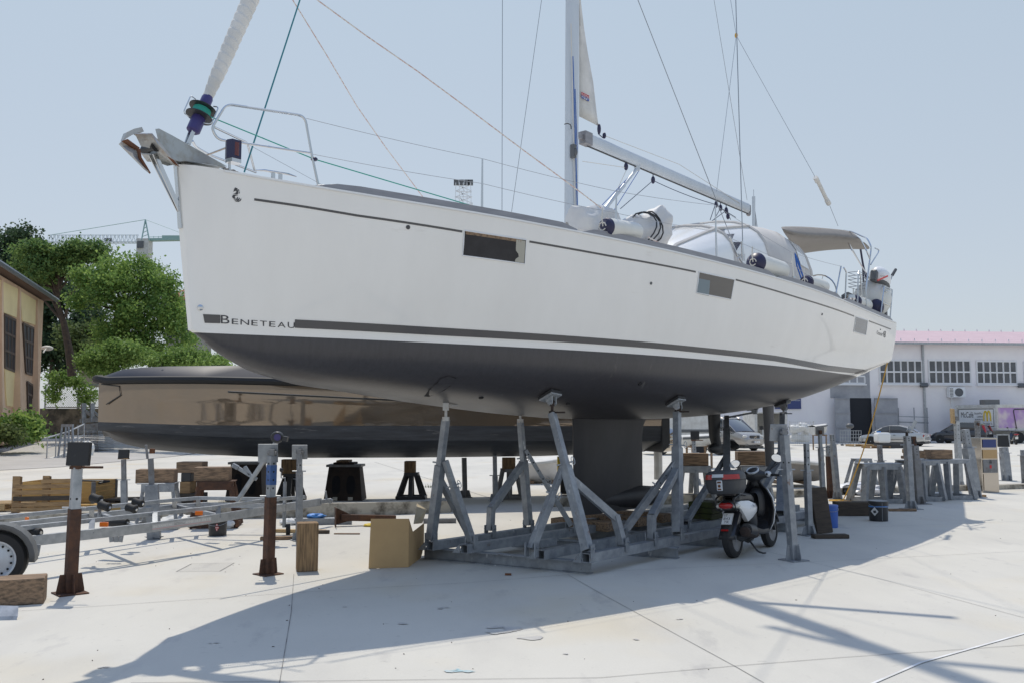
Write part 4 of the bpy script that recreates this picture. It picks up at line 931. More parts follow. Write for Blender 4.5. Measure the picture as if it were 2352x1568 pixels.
# sprayhood: canvas shell with clear windows
def sh(pts, b): return [C(*c3(x, y), b_) for x, y, b_ in pts]
hood = [[(-60, 268, .9), (-100, 300, 1.3), (-70, 400, 1.5)], [(150, 215, .8), (60, 330, 1.4), (20, 425, 1.65)], [(340, 196, .6), (300, 240, 1.25), (190, 440, 1.7)], [(560, 192, .5), (600, 225, 1.25), (560, 560, 1.8)], [(700, 190, .3), (800, 330, 1.2), (960, 600, 1.75)], [(840, 196, .2), (900, 330, 1.15), (1035, 640, 1.7)]]
# build in real coordinates instead: arches across the boat
def arch(s, w, z0, h, lean, n=14):
    out = []
    for i in range(n + 1):
        t = math.pi * i / n; b = w * math.copysign(abs(math.cos(t)) ** .55, math.cos(t)); z = z0 + h * math.sin(t) ** .6; out.append(W(s + lean * (z - z0), b, z))
    return out
hz = 3.95
ar = [arch(6.95, 1.25, hz - .05, .03, 0), arch(7.35, 1.4, hz - .05, .45, .12), arch(8.4, 1.55, hz - .07, .93, .0), arch(9.4, 1.66, hz - .1, 1.19, .0), arch(10.4, 1.72, hz - .13, 1.30, -.0), arch(11.0, 1.72, hz - .17, 1.24, -.12)]
m = MB(); m.grid(ar[3:]); o = m.build('sprayhood', 'hood_canvas', yt, smooth=True, ang=80)
def sub(m_, r0, r1, i0, i1): m_.grid([r0[i0:i1 + 1], r1[i0:i1 + 1]])
m = MB(); m.grid(ar[:4]); m.build('sprayhood_window', 'clear_vinyl', yt, smooth=True, ang=80)
m = MB()
for a, r in ((ar[2], .03), (ar[3], .03), (ar[5], .03)): m.tube([p + UP * .004 for p in a], r, 6)
for i in (4, 7, 10): m.tube([ar[k][i] + UP * .003 for k in range(4)], .035, 5)
m.build('sprayhood_hoop', 'hood_canvas', yt, smooth=True)
m = MB(); 
for i in (1,): m.grid([[ar[2][k], ar[2][k] + (ar[3][k] - ar[2][k]) * .3] for k in range(0, 5)])
m.build('sprayhood_strap', 'navy', yt)
m = MB()
for u0, u1, z0_, z1_ in ((.1, .8, .12, .8),):
    m.grid([[(ar[4][k].lerp(ar[5][k], u)) + NP * .012 for u in (.15, .85)] for k in range(1, 4)])
m.build('side_window', 'clear_vinyl', yt)
# cockpit coamings, wheels, table
m = MB()
for b in (1.35, -1.35): m.prism([W(9.6, b, 3.7), W(13.3, b, 3.62), W(13.3, b, 3.85), W(11.4, b, 3.98), W(9.6, b, 4.05)], NP * (.22 if b > 0 else -.22))
m.build('coaming', 'gelcoat', yt, bevel=.03)
for b in (1.2, -1.2):
    m = MB(); c = W(12.5, b, 4.1); m.tube([c + NP * .36 * math.cos(t) + UP * .36 * math.sin(t) for t in [2 * math.pi * k / 28 for k in range(28)]], .014, 6, closed=True)
    for k in range(5): t = 2 * math.pi * k / 5; m.tube([c, c + NP * .36 * math.cos(t) + UP * .36 * math.sin(t)], .008, 5)
    m.build('steering_wheel', 'stainless', yt, smooth=True)
    m = MB(); m.bar(W(12.3, b, 3.6), W(12.4, b, 4.35), .3, .2); m.build('steering_console', 'grey_plastic', yt, bevel=.04)
m = MB(); m.lathe(W(11.9, 2.02, 3.74), UP, [(0, .09), (.1, .07), (.14, .09), (.2, .08)], 14); m.build('winch', 'stainless', yt, smooth=True)
m = MB(); q = W(12.3, 1.95, 3.8); m.prism([W(11.75, 1.9, 3.7) + AX * x + UP * z for x, z in ((0, 0), (.05, .24), (.3, .32), (.6, .3), (.95, .1), (1, 0))], NP * .04); m.build('folded_cover', 'grey_plastic', yt)
m = MB(); c = W(13.0, 1.7, 4.25)
for i in range(5):
    for x in (0, .45): m.tube([c + AX * x + UP * i * .07 - NP * .1, c + AX * x + UP * i * .07 + NP * .1], .006, 4)
    m.tube([c + UP * i * .07 + NP * .1, c + AX * .45 + UP * i * .07 + NP * .1], .006, 4); m.tube([c + UP * i * .07 - NP * .1, c + AX * .45 + UP * i * .07 - NP * .1], .006, 4)
m.build('cockpit_rack', 'stainless', yt)
# ---- loose gear on deck: own things
an = thing('anchor', 'weathered galvanised plough anchor with rust stains stowed in the bow roller', 'anchor', C(*cq(250, 550)))
m = MB(); sk = [(130, 480), (210, 440), (290, 422), (312, 470), (250, 480), (180, 510), (100, 560)]
m.prism([C(*cq(*p)) - NP * .03 for p in sk], NP * .06); m.tube([C(*cq(240, 480)), C(*cq(420, 620)), C(*cq(640, 700))], .022, 6); m.build('shank', 'anchor_steel', an)
m = MB(); tip = C(*cq(395, 900), .22); hl_ = C(*cq(70, 590), .10); bk = C(*cq(255, 640), .05)
pl = lambda L: [C(*cq(x, y), b) for x, y, b in L]
m.slab(pl([(70, 590, .12), (110, 545, .06), (260, 650, .03), (300, 740, .10), (395, 900, .22), (330, 850, .24)]), .014); m.build('fluke', 'anchor_steel', an)
m = MB(); m.slab(pl([(240, 485, .06), (410, 485, .18), (480, 590, .22), (698, 832, .2), (560, 740, .12), (430, 640, .05), (300, 610, .02)]), .014); m.build('fluke', 'anchor_steel', an)
m = MB(); m.slab(pl([(300, 690, -.1), (360, 770, -.16), (470, 780, -.16), (530, 765, -.1), (400, 700, -.02)]), .014); m.build('fluke', 'anchor_steel', an)
m = MB(); m.slab(pl([(100, 560, .13), (150, 545, .1), (280, 640, .05), (240, 650, .09)]), .02); m.build('rusty_edge', 'rust_bright', an); m = MB(); m.slab(pl([(255, 650, .13), (285, 650, .13), (300, 740, .16), (360, 840, .22), (395, 900, .235), (330, 830, .22), (275, 740, .16)]), .02); m.slab(pl([(570, 720, .225), (640, 760, .225), (698, 832, .22), (640, 800, .21)]), .012); m.build('rusty_edge', 'rust_bright', an)
def fender(label, p, q, r, collar=True, grp='fenders lying on the deck edge'):
    p, q = Vector(p), Vector(q); d = (q - p).normalized(); L = (q - p).length; f = thing('fender', label, 'fender', p.lerp(q, .5) - UP * r, group=grp)
    m = MB(); m.lathe(p + d * r * .5, d, [(0, r * .97)] + [(x, r) for x in (.05, L * .5, L - r * 1.3)] + [(L - r * .9, r * .93), (L - r * .6, r * .7), (L - r * .5, .03)], 22); m.build('body', 'dirty_white' if False else 'canvas_w', f, smooth=True)
    m = MB(); m.lathe(p - d * r * .25, d, [(0, .03), (.02, r * .45), (r * .4, r * .86), (r * .76, r * 1.005)], 22); c = m.build('collar', 'navy', f, smooth=True)
    m = MB(); m.tube([p - d * r * .25, p - d * r * .45 + UP * .1, p - d * r * .3 + UP * .22], .009, 5); m.tube([p - d * .04 + (UP * math.sin(t) + NP * math.cos(t)) * .05 for t in [k * .8 for k in range(8)]], .008, 5); m.build('lanyard', 'rope_white', f)
    return f
mat('canvas_w', (.70, .70, .66), .42, col2=(.64, .64, .60), scale=2)
fender('white fender with navy end beside the canvas bundle at the mast foot', C(1388, 521, 1.8), C(1466, 534, 1.8), .112)
fender('white fender with navy end below the sprayhood side window', C(1732, 603, 2.15), C(1797, 624, 2.1), .15)
fender('short white fender with navy end aft of the cockpit gate rope', C(1850, 648, 2.15), C(1893, 660, 2.1), .115)
fender('white fender with purple end between the aft gate posts', C(1962, 692, 2.0), C(1992, 702, 1.9), .12)
f = thing('fender', 'large round pale fender with a dark end at the stern rail', 'fender', C(2005, 700, 1.7), group='fenders lying on the deck edge')
m = MB(); m.ball(C(2003, 688, 1.75), (.36, .36, .42), 24, 14, Euler((0, R(35), R(50))).to_matrix()); m.build('body', 'canvas_w', f, smooth=True)
m = MB(); m.ball(C(2013, 706, 1.95), (.14, .14, .16), 16, 10); m.build('collar', 'navy', f, smooth=True)
# canvas bundle at the mast foot (two sail covers rolled and lashed)
def bundle(name, label, spine, seed, mt='canvas_b'):
    rg = random.Random(seed); m = MB(); rws = []; n = 26; K = 28; wr = [rg.uniform(0, 6) for _ in range(8)]
    for i in range(n + 1):
        t = i / n; x, y, r, b = [spl([(k / (len(spine) - 1), v[j]) for k, v in enumerate(spine)], t) for j in range(4)]; c = C(x, y, b); row = []
        for k in range(K):
            th = 2 * math.pi * k / K; f = 1 + .10 * math.sin(3 * th + wr[0] + 5 * t) + .07 * math.sin(7 * th + wr[1] - 9 * t) + .05 * math.sin(17 * t + 2 * th + wr[2]) + rg.uniform(-.03, .03)
            row.append(c + (NP * math.cos(th) * .8 + UP * math.sin(th)) * r * f)
        rws.append(row)
    m.grid(rws, True); o = m.build(name, mt, smooth=True, ang=42); tag(o, label, 'canvas bundle', 'canvas bundles on the foredeck'); return o
mat('canvas_b', (.66, .655, .64), .6, col2=(.58, .575, .57), scale=3, bump=.25, bscale=7)
o = bundle('canvas_bundle', 'crumpled off-white canvas cover lying against the mast foot', [(1302, 516, .03, 1.0), (1318, 505, .16, 1.1), (1345, 508, .17, 1.2), (1375, 505, .17, 1.1), (1400, 508, .16, 1.2), (1420, 518, .08, 1.2)], 3)
o = bundle('canvas_bundle', 'off-white canvas cover lashed with black cord forward of the sprayhood', [(1420, 520, .05, 1.2), (1450, 522, .14, 1.3), (1475, 526, .17, 1.4), (1500, 522, .25, 1.4), (1515, 524, .26, 1.4), (1524, 532, .12, 1.4)], 8)
m = MB()
for x, y in ((1477, 526), (1484, 526), (1492, 524)):
    c = C(x, y, 1.45); m.tube([c + (NP * math.cos(t) * .19 + UP * math.sin(t) * .22) + AX * .06 * math.sin(2 * t + x) for t in [2 * math.pi * k / 16 for k in range(16)]], .011, 5, closed=True)
tag(m.build('lashing_cord', 'black_plastic'), 'black cord wound round the canvas cover near the sprayhood', 'cord')
# outboard motor on the pushpit
om = thing('outboard_motor', 'small silver outboard motor with its tiller raised on the stern rail', 'outboard motor', C(*c2(1200, 720), 1.9))
oc = C(*c2(1210, 510), 1.9); m = MB(); rt_ = Euler((0, R(20), R(50))).to_matrix(); m.ball(oc, (.30, .19, .215), 20, 12, rt_); m.build('cowl', 'white_paint', om, smooth=True)
m = MB(); m.ball(oc - UP * .13, (.28, .17, .10), 16, 8, rt_); m.tube([oc - UP * .15, oc - UP * .42], [.10, .06], 10); m.bar(oc - UP * .42, oc - UP * .95, .22, .07); m.build('leg', 'grey_plastic', om, smooth=True)
m = MB(); m.tube(arc([C(*c2(1330, 590), 2.0), C(*c2(1400, 540), 2.0), C(*c2(1430, 450), 2.0)], .05), .014, 7); m.build('tiller', 'galvanised', om, smooth=True)
m = MB(); m.tube([C(*c2(1430, 455), 2.0), C(*c2(1490, 355), 2.0)], .03, 8); m.build('grip', 'black_plastic', om, smooth=True)
m = MB(); m.bar(C(*c2(1165, 550), 2.13), C(*c2(1350, 468), 2.13), .012, .03); m.build('red_stripe', 'label_red', om)
m = MB(); a = C(*c2(1215, 485), 2.13); b = C(*c2(1335, 492), 2.13); m.text_on('HONDA', a - UP * .0, b - a, UP, .035, (b - a).length * .75); m.build('lettering', 'dark_print', om)
m = MB(); m.box(C(*c2(1105, 470), 1.9), (.12, .12, .22), rt_); m.build('motor_bracket', 'grey_plastic', om, bevel=.02)
m = MB(); a = C(1826, 582, 2.0); m.tube([a, C(1830, 610, 1.98), C(1842, 645, 2.0)], .012, 6); m.tube([a, C(1834, 600, 1.95), C(1846, 640, 1.95), C(1838, 620, 2.0), C(1828, 590, 2.0)], .01, 6); tag(m.build('coiled_rope', 'rope_blue'), 'blue rope coil hanging on the rail aft of the sprayhood', 'rope')
m = MB(); m.tube([C(2033, 821, 2.0), C(2010, 970, 1.0) if False else D(2020, 960, 18.6), D(2000, 1040, 17.9), D(1984, 1090, 17.6), D(1953, 1140, 17.2)], .011, 6)
m.v = []; m.f = []; m.m = []
ra, rb = W(14.0, 2.0, 3.02), GG(1935, 1150); m.tube([ra.lerp(rb, t) - UP * .55 * 4 * t * (1 - t) * .5 for t in [k / 14 for k in range(15)]], .012, 6)
tag(m.build('mooring_rope', 'rope_yellow'), 'thin yellow rope running from the yacht stern down to a rusty prop', 'rope')
m = MB(); m.tube([rb + Vector((.3 * math.cos(t) * (1 + .1 * math.sin(3 * t)) + .1 * t * .1, .2 * math.sin(t), .015)) for t in [k * .5 for k in range(26)]], .012, 5); tag(m.build('rope_coil', 'rope_yellow'), 'loose yellow rope lying by the rusty prop foot', 'rope')
# ================================================================= steel cradle under the yacht
cd = thing('boat_cradle', 'long galvanised steel cradle with slanting props holding up the white yacht', 'boat cradle', G(1180, 1270))
cd.location.z = 0
BH = .14; RW = .105      # height of the cross beams, width of the rails
def rail_pt(px, py): return G(px, py, BH)
F = [rail_pt(987, 1263), rail_pt(1066, 1270), rail_pt(1242, 1284), rail_pt(1346, 1292)]
rd_ = (G(1655, 1226, BH) - G(1347, 1290, BH)); rd_.z = 0; rd_.normalize()
RL = [7.4, 7.4, 7.4, 7.4]
zr = BH + RW / 2 + .002
for i, p in enumerate(F):
    m = MB(); a = Vector((p.x, p.y, zr)); m.hollow(a, a + rd_ * RL[i], RW, .008); m.build('rail', 'galvanised', cd)
def ibeam(m, a, b, h=BH, w=.12):
    a = Vector(a); b = Vector(b); m.bar(a + UP * .006, b + UP * .006, w, .01); m.bar(a + UP * (h - .006), b + UP * (h - .006), w, .01); m.bar(a + UP * h / 2, b + UP * h / 2, .012, h - .025)
fd_ = (F[3] - F[0]); fd_.z = 0; fd_.normalize()
m = MB(); a = G(975, 1281); b = G(1358, 1317); ibeam(m, a, b, BH); m.build('cross_beam', 'galvanised', cd)
for t in (1.75, 3.1, 3.9, 5.3, 7.1):
    m = MB(); a = F[0] + rd_ * t - fd_ * .1; b = F[3] + rd_ * t + fd_ * (.16); a.z = b.z = 0; ibeam(m, a, b); m.build('cross_beam', 'galvanised', cd)
for i, p in enumerate(F):
    m = MB(); a = Vector((p.x, p.y, BH)); m.slab([a - fd_ * .06, a - fd_ * .17, a - fd_ * .06 + UP * .11], .008); m.build('gusset', 'galvanised', cd)
def P_at(px, py, ref):  # sight line at the distance of a reference point
    r = ray(px, py); return D(px, py, ref.y)
def on_rail(i, px):   # point on the top of rail i under pixel column px
    a = F[i]; lo, hi = -.2, 9.
    for k in range(40):
        t = (lo + hi) / 2; x = proj(a + rd_ * t)[0]
        if x < px: lo = t
        else: hi = t
    q = a + rd_ * lo; return Vector((q.x, q.y, BH + RW + .004))
def post(kind, P, w, telescope=0., mt='galvanised', holes=1, pin=1):
    """polyline of square tube; the last part can be a thinner telescoping tube with holes"""
    for k, (a, b) in enumerate(zip(P, P[1:])):
        last = k == len(P) - 2
        if last and telescope:
            c = a.lerp(b, telescope); m = MB(); m.hollow(a, c, w, .008, up=NP) if abs((c - a).normalized().dot(UP)) > .9 else m.hollow(a, c, w, .008)
            o = m.build(kind, mt, cd, bevel=.004); m = MB(); m.bar(a.lerp(b, telescope * .7), b, w * .76, up=NP if abs((b - a).normalized().dot(UP)) > .9 else UP); t = m.build('inner_tube', 'galvanised', o, bevel=.004)
            m = MB(); d = (b - a).normalized(); sd_ = d.cross(Vector((0, 1, 0))).normalized(); fn = sd_.cross(d).normalized(); fn = fn if fn.y < 0 else -fn
            n = int((b - c).length / .13)
            for j in range(n): q = c + d * (.08 + j * .13); m.lathe(q + fn * (w * .38 + .001), fn, [(0, .011), (.0015, .011)], 8)
            if n: m.build('pin_hole', 'tunnel_black', o)
            if pin:
                m = MB(); q = c + d * .03; m.tube([q - sd_ * w * .95, q + sd_ * w * .95], .010, 6); m.tube([q - sd_ * w * .9 + (sd_ * math.cos(u) * .02 + d * math.sin(u) * .05) + fn * .03 for u in [k_ * .785 for k_ in range(8)]], .005, 5, closed=True); m.build('locking_pin', 'galvanised_bright', o)
        else:
            m = MB(); m.hollow(a, b + (b - a).normalized() * (w * .3 if not last else 0), w, .008, up=UP if abs((b - a).normalized().dot(UP)) < .9 else NP); m.build(kind, mt, cd, bevel=.004)
def foot_lugs(q, w=.06):
    m = MB()
    for s in (-1, 1): m.box(q + fd_ * s * (RW / 2 + .008) - UP * .0 + UP * .02, (.012, .09, .16), Euler((0, 0, math.atan2(fd_.y, fd_.x))).to_matrix())
    m.tube([q - fd_ * .09 + UP * .05, q + fd_ * .09 + UP * .05], .011, 6); m.build('lug', 'galvanised', cd)
def pad(px, py, b_hint, top, mt='galvanised_bright', base_y=None, dark=False, scr=True):
    """swivel pad against the hull above the pole top"""
    s, z = hit(px, py) if b_hint > 0 else (b_hint, 0)
    c = HP(s, z, .0); n = HP(s, z, .1) - c; n.normalize(); e1 = (AX - n * AX.dot(n)).normalized(); e2 = n.cross(e1); rot = Matrix((e1, e2, n)).transposed()
    m = MB(); m.box(c + n * .022, (.19, .23, .035), rot); o = m.build('support_pad', 'black_plastic', cd, bevel=.005)
    m = MB(); m.box(c + n * .052, (.19, .21, .02), rot)
    q = top + UP * .0; kn = c + n * .13
    for s_ in (-1, 1): m.slab([c + n * .06 + e1 * .035 * s_ + e2 * .06, c + n * .06 + e1 * .035 * s_ - e2 * .06, kn + e1 * .035 * s_ - e2 * .03 + n * .02, kn + e1 * .035 * s_ + e2 * .03 + n * .02], .012)
    m.tube([kn - e1 * .055, kn + e1 * .055], .022, 8); m.build('pad_bracket', mt, o, bevel=.003)
    d = (kn - q).normalized(); m = MB(); m.box(kn, (.055, .055, .07)); m.tube([kn, q], .017, 8); m.lathe(q - d * .02, d, [(0, .038), (.045, .038), (.05, .02)], 12)
    m.bar(q + UP * .01, q + UP * .01 + fd_ * .17, .02); m.build('screw_jack', 'rust_dark' if not dark else 'galvanised', o)
    return kn
# port side props (the near side)
def prop(base, knee, tip, w=.10): post('prop', [base, tip], w, .55)
B = on_rail(3, 1350); T = hit(1262, 905); HPt = HP(*T, .2); tip = D(1268, 948, HPt.y)
post('prop', [B + UP * .03, tip], .105, .60); pad(1262, 903, 1, tip); foot_lugs(B)
A_ = (B + UP * .03).lerp(tip, .52)
q0 = on_rail(3, 1430); post('brace', [q0 + UP * .03, D(1414, 1188, q0.y - .0), A_], .085); foot_lugs(q0)
q1 = on_rail(2, 1221); k1 = (B + UP * .03).lerp(tip, .60); post('brace', [q1 + UP * .03, k1 + fd_ * -.03], .085, .62); foot_lugs(q1)
B2 = on_rail(3, 1557); T2 = hit(1550, 922); y2 = HP(*T2, .2).y; tip2 = D(1555, 946, y2); post('prop', [B2 + UP * .03, tip2], .115, .70); pad(1550, 917, 1, tip2, 'galvanised_bright'); foot_lugs(B2)
A2 = (B2 + UP * .03).lerp(tip2, .52); q0 = on_rail(3, 1497); post('brace', [q0 + UP * .03, D(1497, 1185, q0.y), A2], .085); foot_lugs(q0)
q1 = on_rail(2, 1431); post('brace', [q1 + UP * .03, (B2 + UP * .03).lerp(tip2, .60)], .085, .6); foot_lugs(q1)
B3 = on_rail(3, 1670); T3 = hit(1665, 935); y3 = HP(*T3, .2).y; tip3 = D(1669, 958, y3); post('prop', [B3 + UP * .03, tip3], .118, .84); pad(1665, 931, 1, tip3, 'galvanised_bright', dark=True)
q1 = on_rail(2, 1575); post('brace', [q1 + UP * .03, (B3 + UP * .03).lerp(tip3, .58)], .085, .58); foot_lugs(q1)
B4 = on_rail(3, 1792); T4 = hit(1800, 921); y4 = HP(*T4, .2).y; tip4 = D(1797, 950, y4); post('prop', [B4 + UP * .03, tip4], .12, .84); pad(1796, 922, 1, tip4, 'galvanised_dull', dark=True)
q1 = on_rail(2, 1702); post('brace', [q1 + UP * .03, (B4 + UP * .03).lerp(tip4, .6)], .085, .58)
q0 = on_rail(3, 1737); post('brace', [q0 + UP * .03, D(1740, 1150, q0.y), (B4 + UP * .03).lerp(tip4, .5)], .085)
# starboard side props (the far side)
def starboard(px0, tipx, tipy, s_hull, w, tele=.62):
    b0 = on_rail(0, px0); b_ = -hb(s_hull, 2.15) * .93; hp = W(s_hull, b_, 2.1); tp = D(tipx, tipy, hp.y); tp = D(tipx, tipy, b0.y + (hp.y - b0.y) * .6)
    post('prop', [b0 + UP * .03, tp], w, tele); foot_lugs(b0); m = MB(); m.tube([tp, tp + UP * .12], .018, 8); m.lathe(tp - UP * .02, UP, [(0, .045), (.05, .045)], 12); m.box(tp + UP * .15, (.07, .06, .09)); m.bar(tp + UP * .16, tp + UP * .17 + AX * .2, .02); m.build('screw_jack', 'anchor_steel', cd)
    return b0 + UP * .03, tp
b0, t0_ = starboard(990, 1024, 962, 2.4, .10)
q = on_rail(1, 1083); post('brace', [q + UP * .03, b0.lerp(t0_, .66) + fd_ * .06], .085, .66); foot_lugs(q)
q = on_rail(0, 1076); post('brace', [q + UP * .03, b0.lerp(t0_, .52)], .07)
b0, t0_ = starboard(1214, 1195, 966, 4.6, .095, .62)
q = on_rail(0, 1126); post('brace', [q + UP * .03, D(1128, 1168, q.y), b0.lerp(t0_, .60)], .085); foot_lugs(q)
q = on_rail(1, 1312); post('brace', [q + UP * .03, b0.lerp(t0_, .72) + fd_ * .05], .07, .55); foot_lugs(q)
m = MB(); a = W(3.0, -1.2, 1.98); m.tube([W(1.2, -.9, 2.02), W(4.9, -1.2, 1.96)], .012, 6); m.build('tie_bar', 'black_steel', cd)
# keel blocks
for k, (s0, b0_) in enumerate(((6.5, 0), (7.3, 0), (8.0, 0))):
    for j in range(1):
        m = MB(); m.box(W(s0, 0, BH + .085), (.24, 1.0, .13), Euler((0, 0, R(50))).to_matrix()); tag(m.build('keel_block', 'old_timber_x', bevel=.006), ('foremost', 'middle', 'aftmost')[k] + ' weathered timber block under the yacht keel', 'timber block', 'timber blocks under the keel')
# mooring boards: short cross channel pieces inside the cradle
m = MB()
for (x, y, l) in ((1140, 1246, .5), (1235, 1248, .35)):
    q = G(x, y, BH + .03); m.bar(q, q + rd_ * l, .09, .09)
m.build('spacer', 'galvanised', cd)
mat('mossy_wood', (.07, .085, .02), .9, col2=(.035, .03, .02), scale=5, bump=.3)
q = on_rail(2, 1640)
for k in range(3):
    m = MB(); m.box(q + UP * (.05 + k * .085) + fd_ * -.12 + AX * .01 * k, (.42, .40, .08), Euler((0, 0, R(50 + k * 3))).to_matrix()); tag(m.build('timber_pad', 'mossy_wood', bevel=.008), ('bottom', 'middle', 'top')[k] + ' mossy green timber pad of the stack behind the scooter', 'timber pad', 'mossy timber pads behind the scooter')
# ================================================================= adjustable props standing about the yard
def dirs(a): return Vector((math.cos(a), math.sin(a), 0)), Vector((-math.sin(a), math.cos(a), 0))
def stand(label, base, top, split, w, lower='galvanised', upper='galvanised', ang=40, head=None, foot=.20, taper=.78, pin=True, holes=4, group='adjustable boat props standing in the yard', gus=.2, splitmat=None):
    foot *= .66; gus *= .8; b = GG(*base); t = D(top[0], top[1], b.y); a = R(ang); e1, e2 = dirs(a)
    T = thing('boat_prop', label, 'boat prop', b, group=group); d = (t - b).normalized()
    k = (split - base[1]) / (top[1] - base[1]) if split else 1.; k = min(max(k, .05), 1); mid = b.lerp(t, k)
    m = MB(); m.box(b + UP * .007, (foot * 2, foot * 2, .012), Euler((0, 0, a)).to_matrix())
    for s in (-1, 1):
        for e in (e1, e2):
            r0 = w * .5; m.slab([b + e * s * r0 + UP * .014, b + e * s * foot * .95 + UP * .014, b + e * s * foot * .95 + UP * .035, b + e * s * (r0 + .05) + UP * gus, b + e * s * r0 + UP * gus], .008)
    m.build('base_plate', lower, T)
    m = MB(); m.bar(b + UP * .013, mid, w, w, up=e1); m.build('outer_tube', lower, T, bevel=.005)
    if k < .99:
        m = MB(); m.bar(mid - d * .2, t, w * taper, w * taper, up=e1); o = m.build('inner_tube', upper, T, bevel=.005)
        if splitmat: m = MB(); m.bar(mid.lerp(t, splitmat[0]), mid.lerp(t, splitmat[1]), w * taper + .004, w * taper + .004, up=e1); m.build('paint_band', 'blue_paint', o)
        m = MB(); f = -e1 if e1.y > 0 else e1
        for f in ((-e1 if e1.y > 0 else e1), (-e2 if e2.y > 0 else e2)):
            L = (t - mid).length
            for j in range(holes):
                q = mid + d * (.10 + j * min(.15, L / (holes + 1))); 
                if (q - mid).length < L - .03: m.lathe(q + f * (w * taper / 2 + .0012), f, [(0, .012), (.001, .012)], 8)
        if holes: m.build('pin_hole', 'tunnel_black', o)
        if pin:
            m = MB(); x = Vector((1, 0, 0)); q = mid + d * .012; m.tube([q - x * w * 1.2, q + x * w * 1.1], .009, 6); m.build('locking_pin', 'galvanised_bright', T)
    x = Vector((1, 0, 0))
    if head == 'black': 
        m = MB(); q = t + UP * .02 + x * .05; rt = Euler((R(-6), 0, R(-6))).to_matrix(); m.box(q + UP * .115 - e1 * .02 + Vector((0, -.03, 0)), (.235, .05, .235), rt); m.build('head_plate', 'black_plate', T, bevel=.006)
        m = MB(); m.box(t + UP * .0, (w, w, .03)); m.tube([t + x * .02, t + x * .26], .012, 6); m.build('jack_nut', 'rust', T)
    elif head == 'darkwood':
        m = MB(); m.box(t + UP * .09, (.18, .05, .16), Euler((R(-8), 0, R(4))).to_matrix()); m.build('head_plate', 'black_plate', T, bevel=.004); m = MB(); m.box(t + UP * .015, (.18, .07, .02)); m.build('jack_nut', 'old_timber', T)
    elif head in ('plate', 'plate_l'):
        m = MB(); sx = -.06 if head == 'plate_l' else -.01; m.box(t + UP * .03 + x * sx + Vector((0, .05, 0)), (.22, .018, .21), Euler((R(10), 0, R(8))).to_matrix()); m.build('head_plate', 'galvanised', T, bevel=.004)
        m = MB(); m.box(t + UP * .03 + Vector((0, -.0, 0)), (.06, .06, .09)); m.tube([t + UP * .03 - x * .05 , t + UP * .03 + x * .05], .022, 10); m.box(t - UP * .03, (.055, .055, .06)); m.build('pivot', 'galvanised_dull', T, bevel=.004)
    elif head == 'tilt':
        m = MB(); m.box(t + UP * .10 - x * .06, (.03, .16, .2), Euler((0, R(-8), R(20))).to_matrix()); m.build('head_plate', 'galvanised_dull', T); m = MB(); m.box(t + UP * .11 + x * .02, (.07, .06, .07)); m.build('pivot', 'rust_bright', T, bevel=.01)
    elif head == 'small':
        m = MB(); m.box(t + UP * .05, (.17, .03, .15), Euler((R(5), 0, R(10))).to_matrix()); m.build('head_plate', 'galvanised_dull', T); m = MB(); m.box(t + UP * .02 - Vector((0, .04, 0)), (.05, .06, .08)); m.build('pivot', 'rust', T)
    elif head == 'ball':
        m = MB(); m.tube([t - UP * .02, t + UP * .07], .028, 8); m.build('screw_jack', 'rust_dark', T); m = MB(); m.box(t + UP * .13 + x * .06, (.06, .05, .12), Euler((0, R(20), 0)).to_matrix()); m.ball(t + UP * .10 + x * .05, .05, 10, 8); m.slab([t + UP * .08 + x * .1, t + UP * .28 + x * .22, t + UP * .32 + x * .16, t + UP * .12 + x * .05], .015); m.build('head_plate', 'galvanised_bright', T)
    elif head == 'panel':
        m = MB(); m.box(t + UP * .18, (.33, .03, .34), Euler((R(-6), 0, R(3))).to_matrix()); m.build('head_plate', 'black_plate', T); m = MB()
        for a_, b_ in (((-.17, .02), (-.17, .36)), ((.17, .02), (.17, .36)), ((-.17, .36), (.17, .36))): m.bar(t + x * a_[0] + UP * a_[1], t + x * b_[0] + UP * b_[1], .03)
        m.build('head_frame', 'galvanised_bright', T)
    elif head == 'wood': m = MB(); m.box(t + UP * .03, (.3, .2, .045)); m.box(t + UP * .085, (.32, .2, .04), Euler((0, 0, R(8))).to_matrix()); m.build('head_pad', 'pale_timber', T)
    elif head == 'plank': m = MB(); m.box(t + UP * .12 - x * .10, (.05, .16, .38), Euler((R(5), R(-3), 0)).to_matrix()); m.build('head_pad', 'pale_timber', T); m = MB(); m.box(t + UP * .06, (.09, .08, .1)); m.build('pivot', 'galvanised_dull', T)
    elif head == 'jack': m = MB(); m.lathe(t, UP, [(0, .05), (.04, .05), (.05, .02), (.14, .02)], 10); m.box(t + UP * .16, (.07, .06, .06)); m.build('screw_jack', 'rust', T)
    return T
stand('rust-brown lower tube prop with a square black head plate, foremost at the left', (161, 1362), (177, 1072), 1168, .105, 'rust', 'galvanised_bright', 42, 'black', .21, .84, gus=.24, holes=1)
stand('rusty prop with a blue painted upper tube and a grey tilting head plate', (616, 1318), (625, 1046), 1141, .10, 'rust', 'galvanised', 48, 'plate_l', .185, .80, gus=.22, splitmat=(.30, .78))
stand('plain grey prop with a small square head plate behind the upright timber post', (687, 1240), (688, 1042), 1083, .085, 'galvanised', 'galvanised', 30, 'plate', .16, .78, gus=.14, holes=1)
stand('thin grey prop with a dark weathered head plate behind the crate', (286, 1192), (284, 1054), 1102, .10, 'galvanised', 'galvanised_dull', 10, 'darkwood', .2, .75, holes=0)
stand('thick grey prop with a tilted plate and a red pivot behind the boat trailer', (354, 1237), (346, 1052), 1112, .18, 'galvanised', 'galvanised_dull', 15, 'tilt', .13, .42, gus=.05, holes=0)
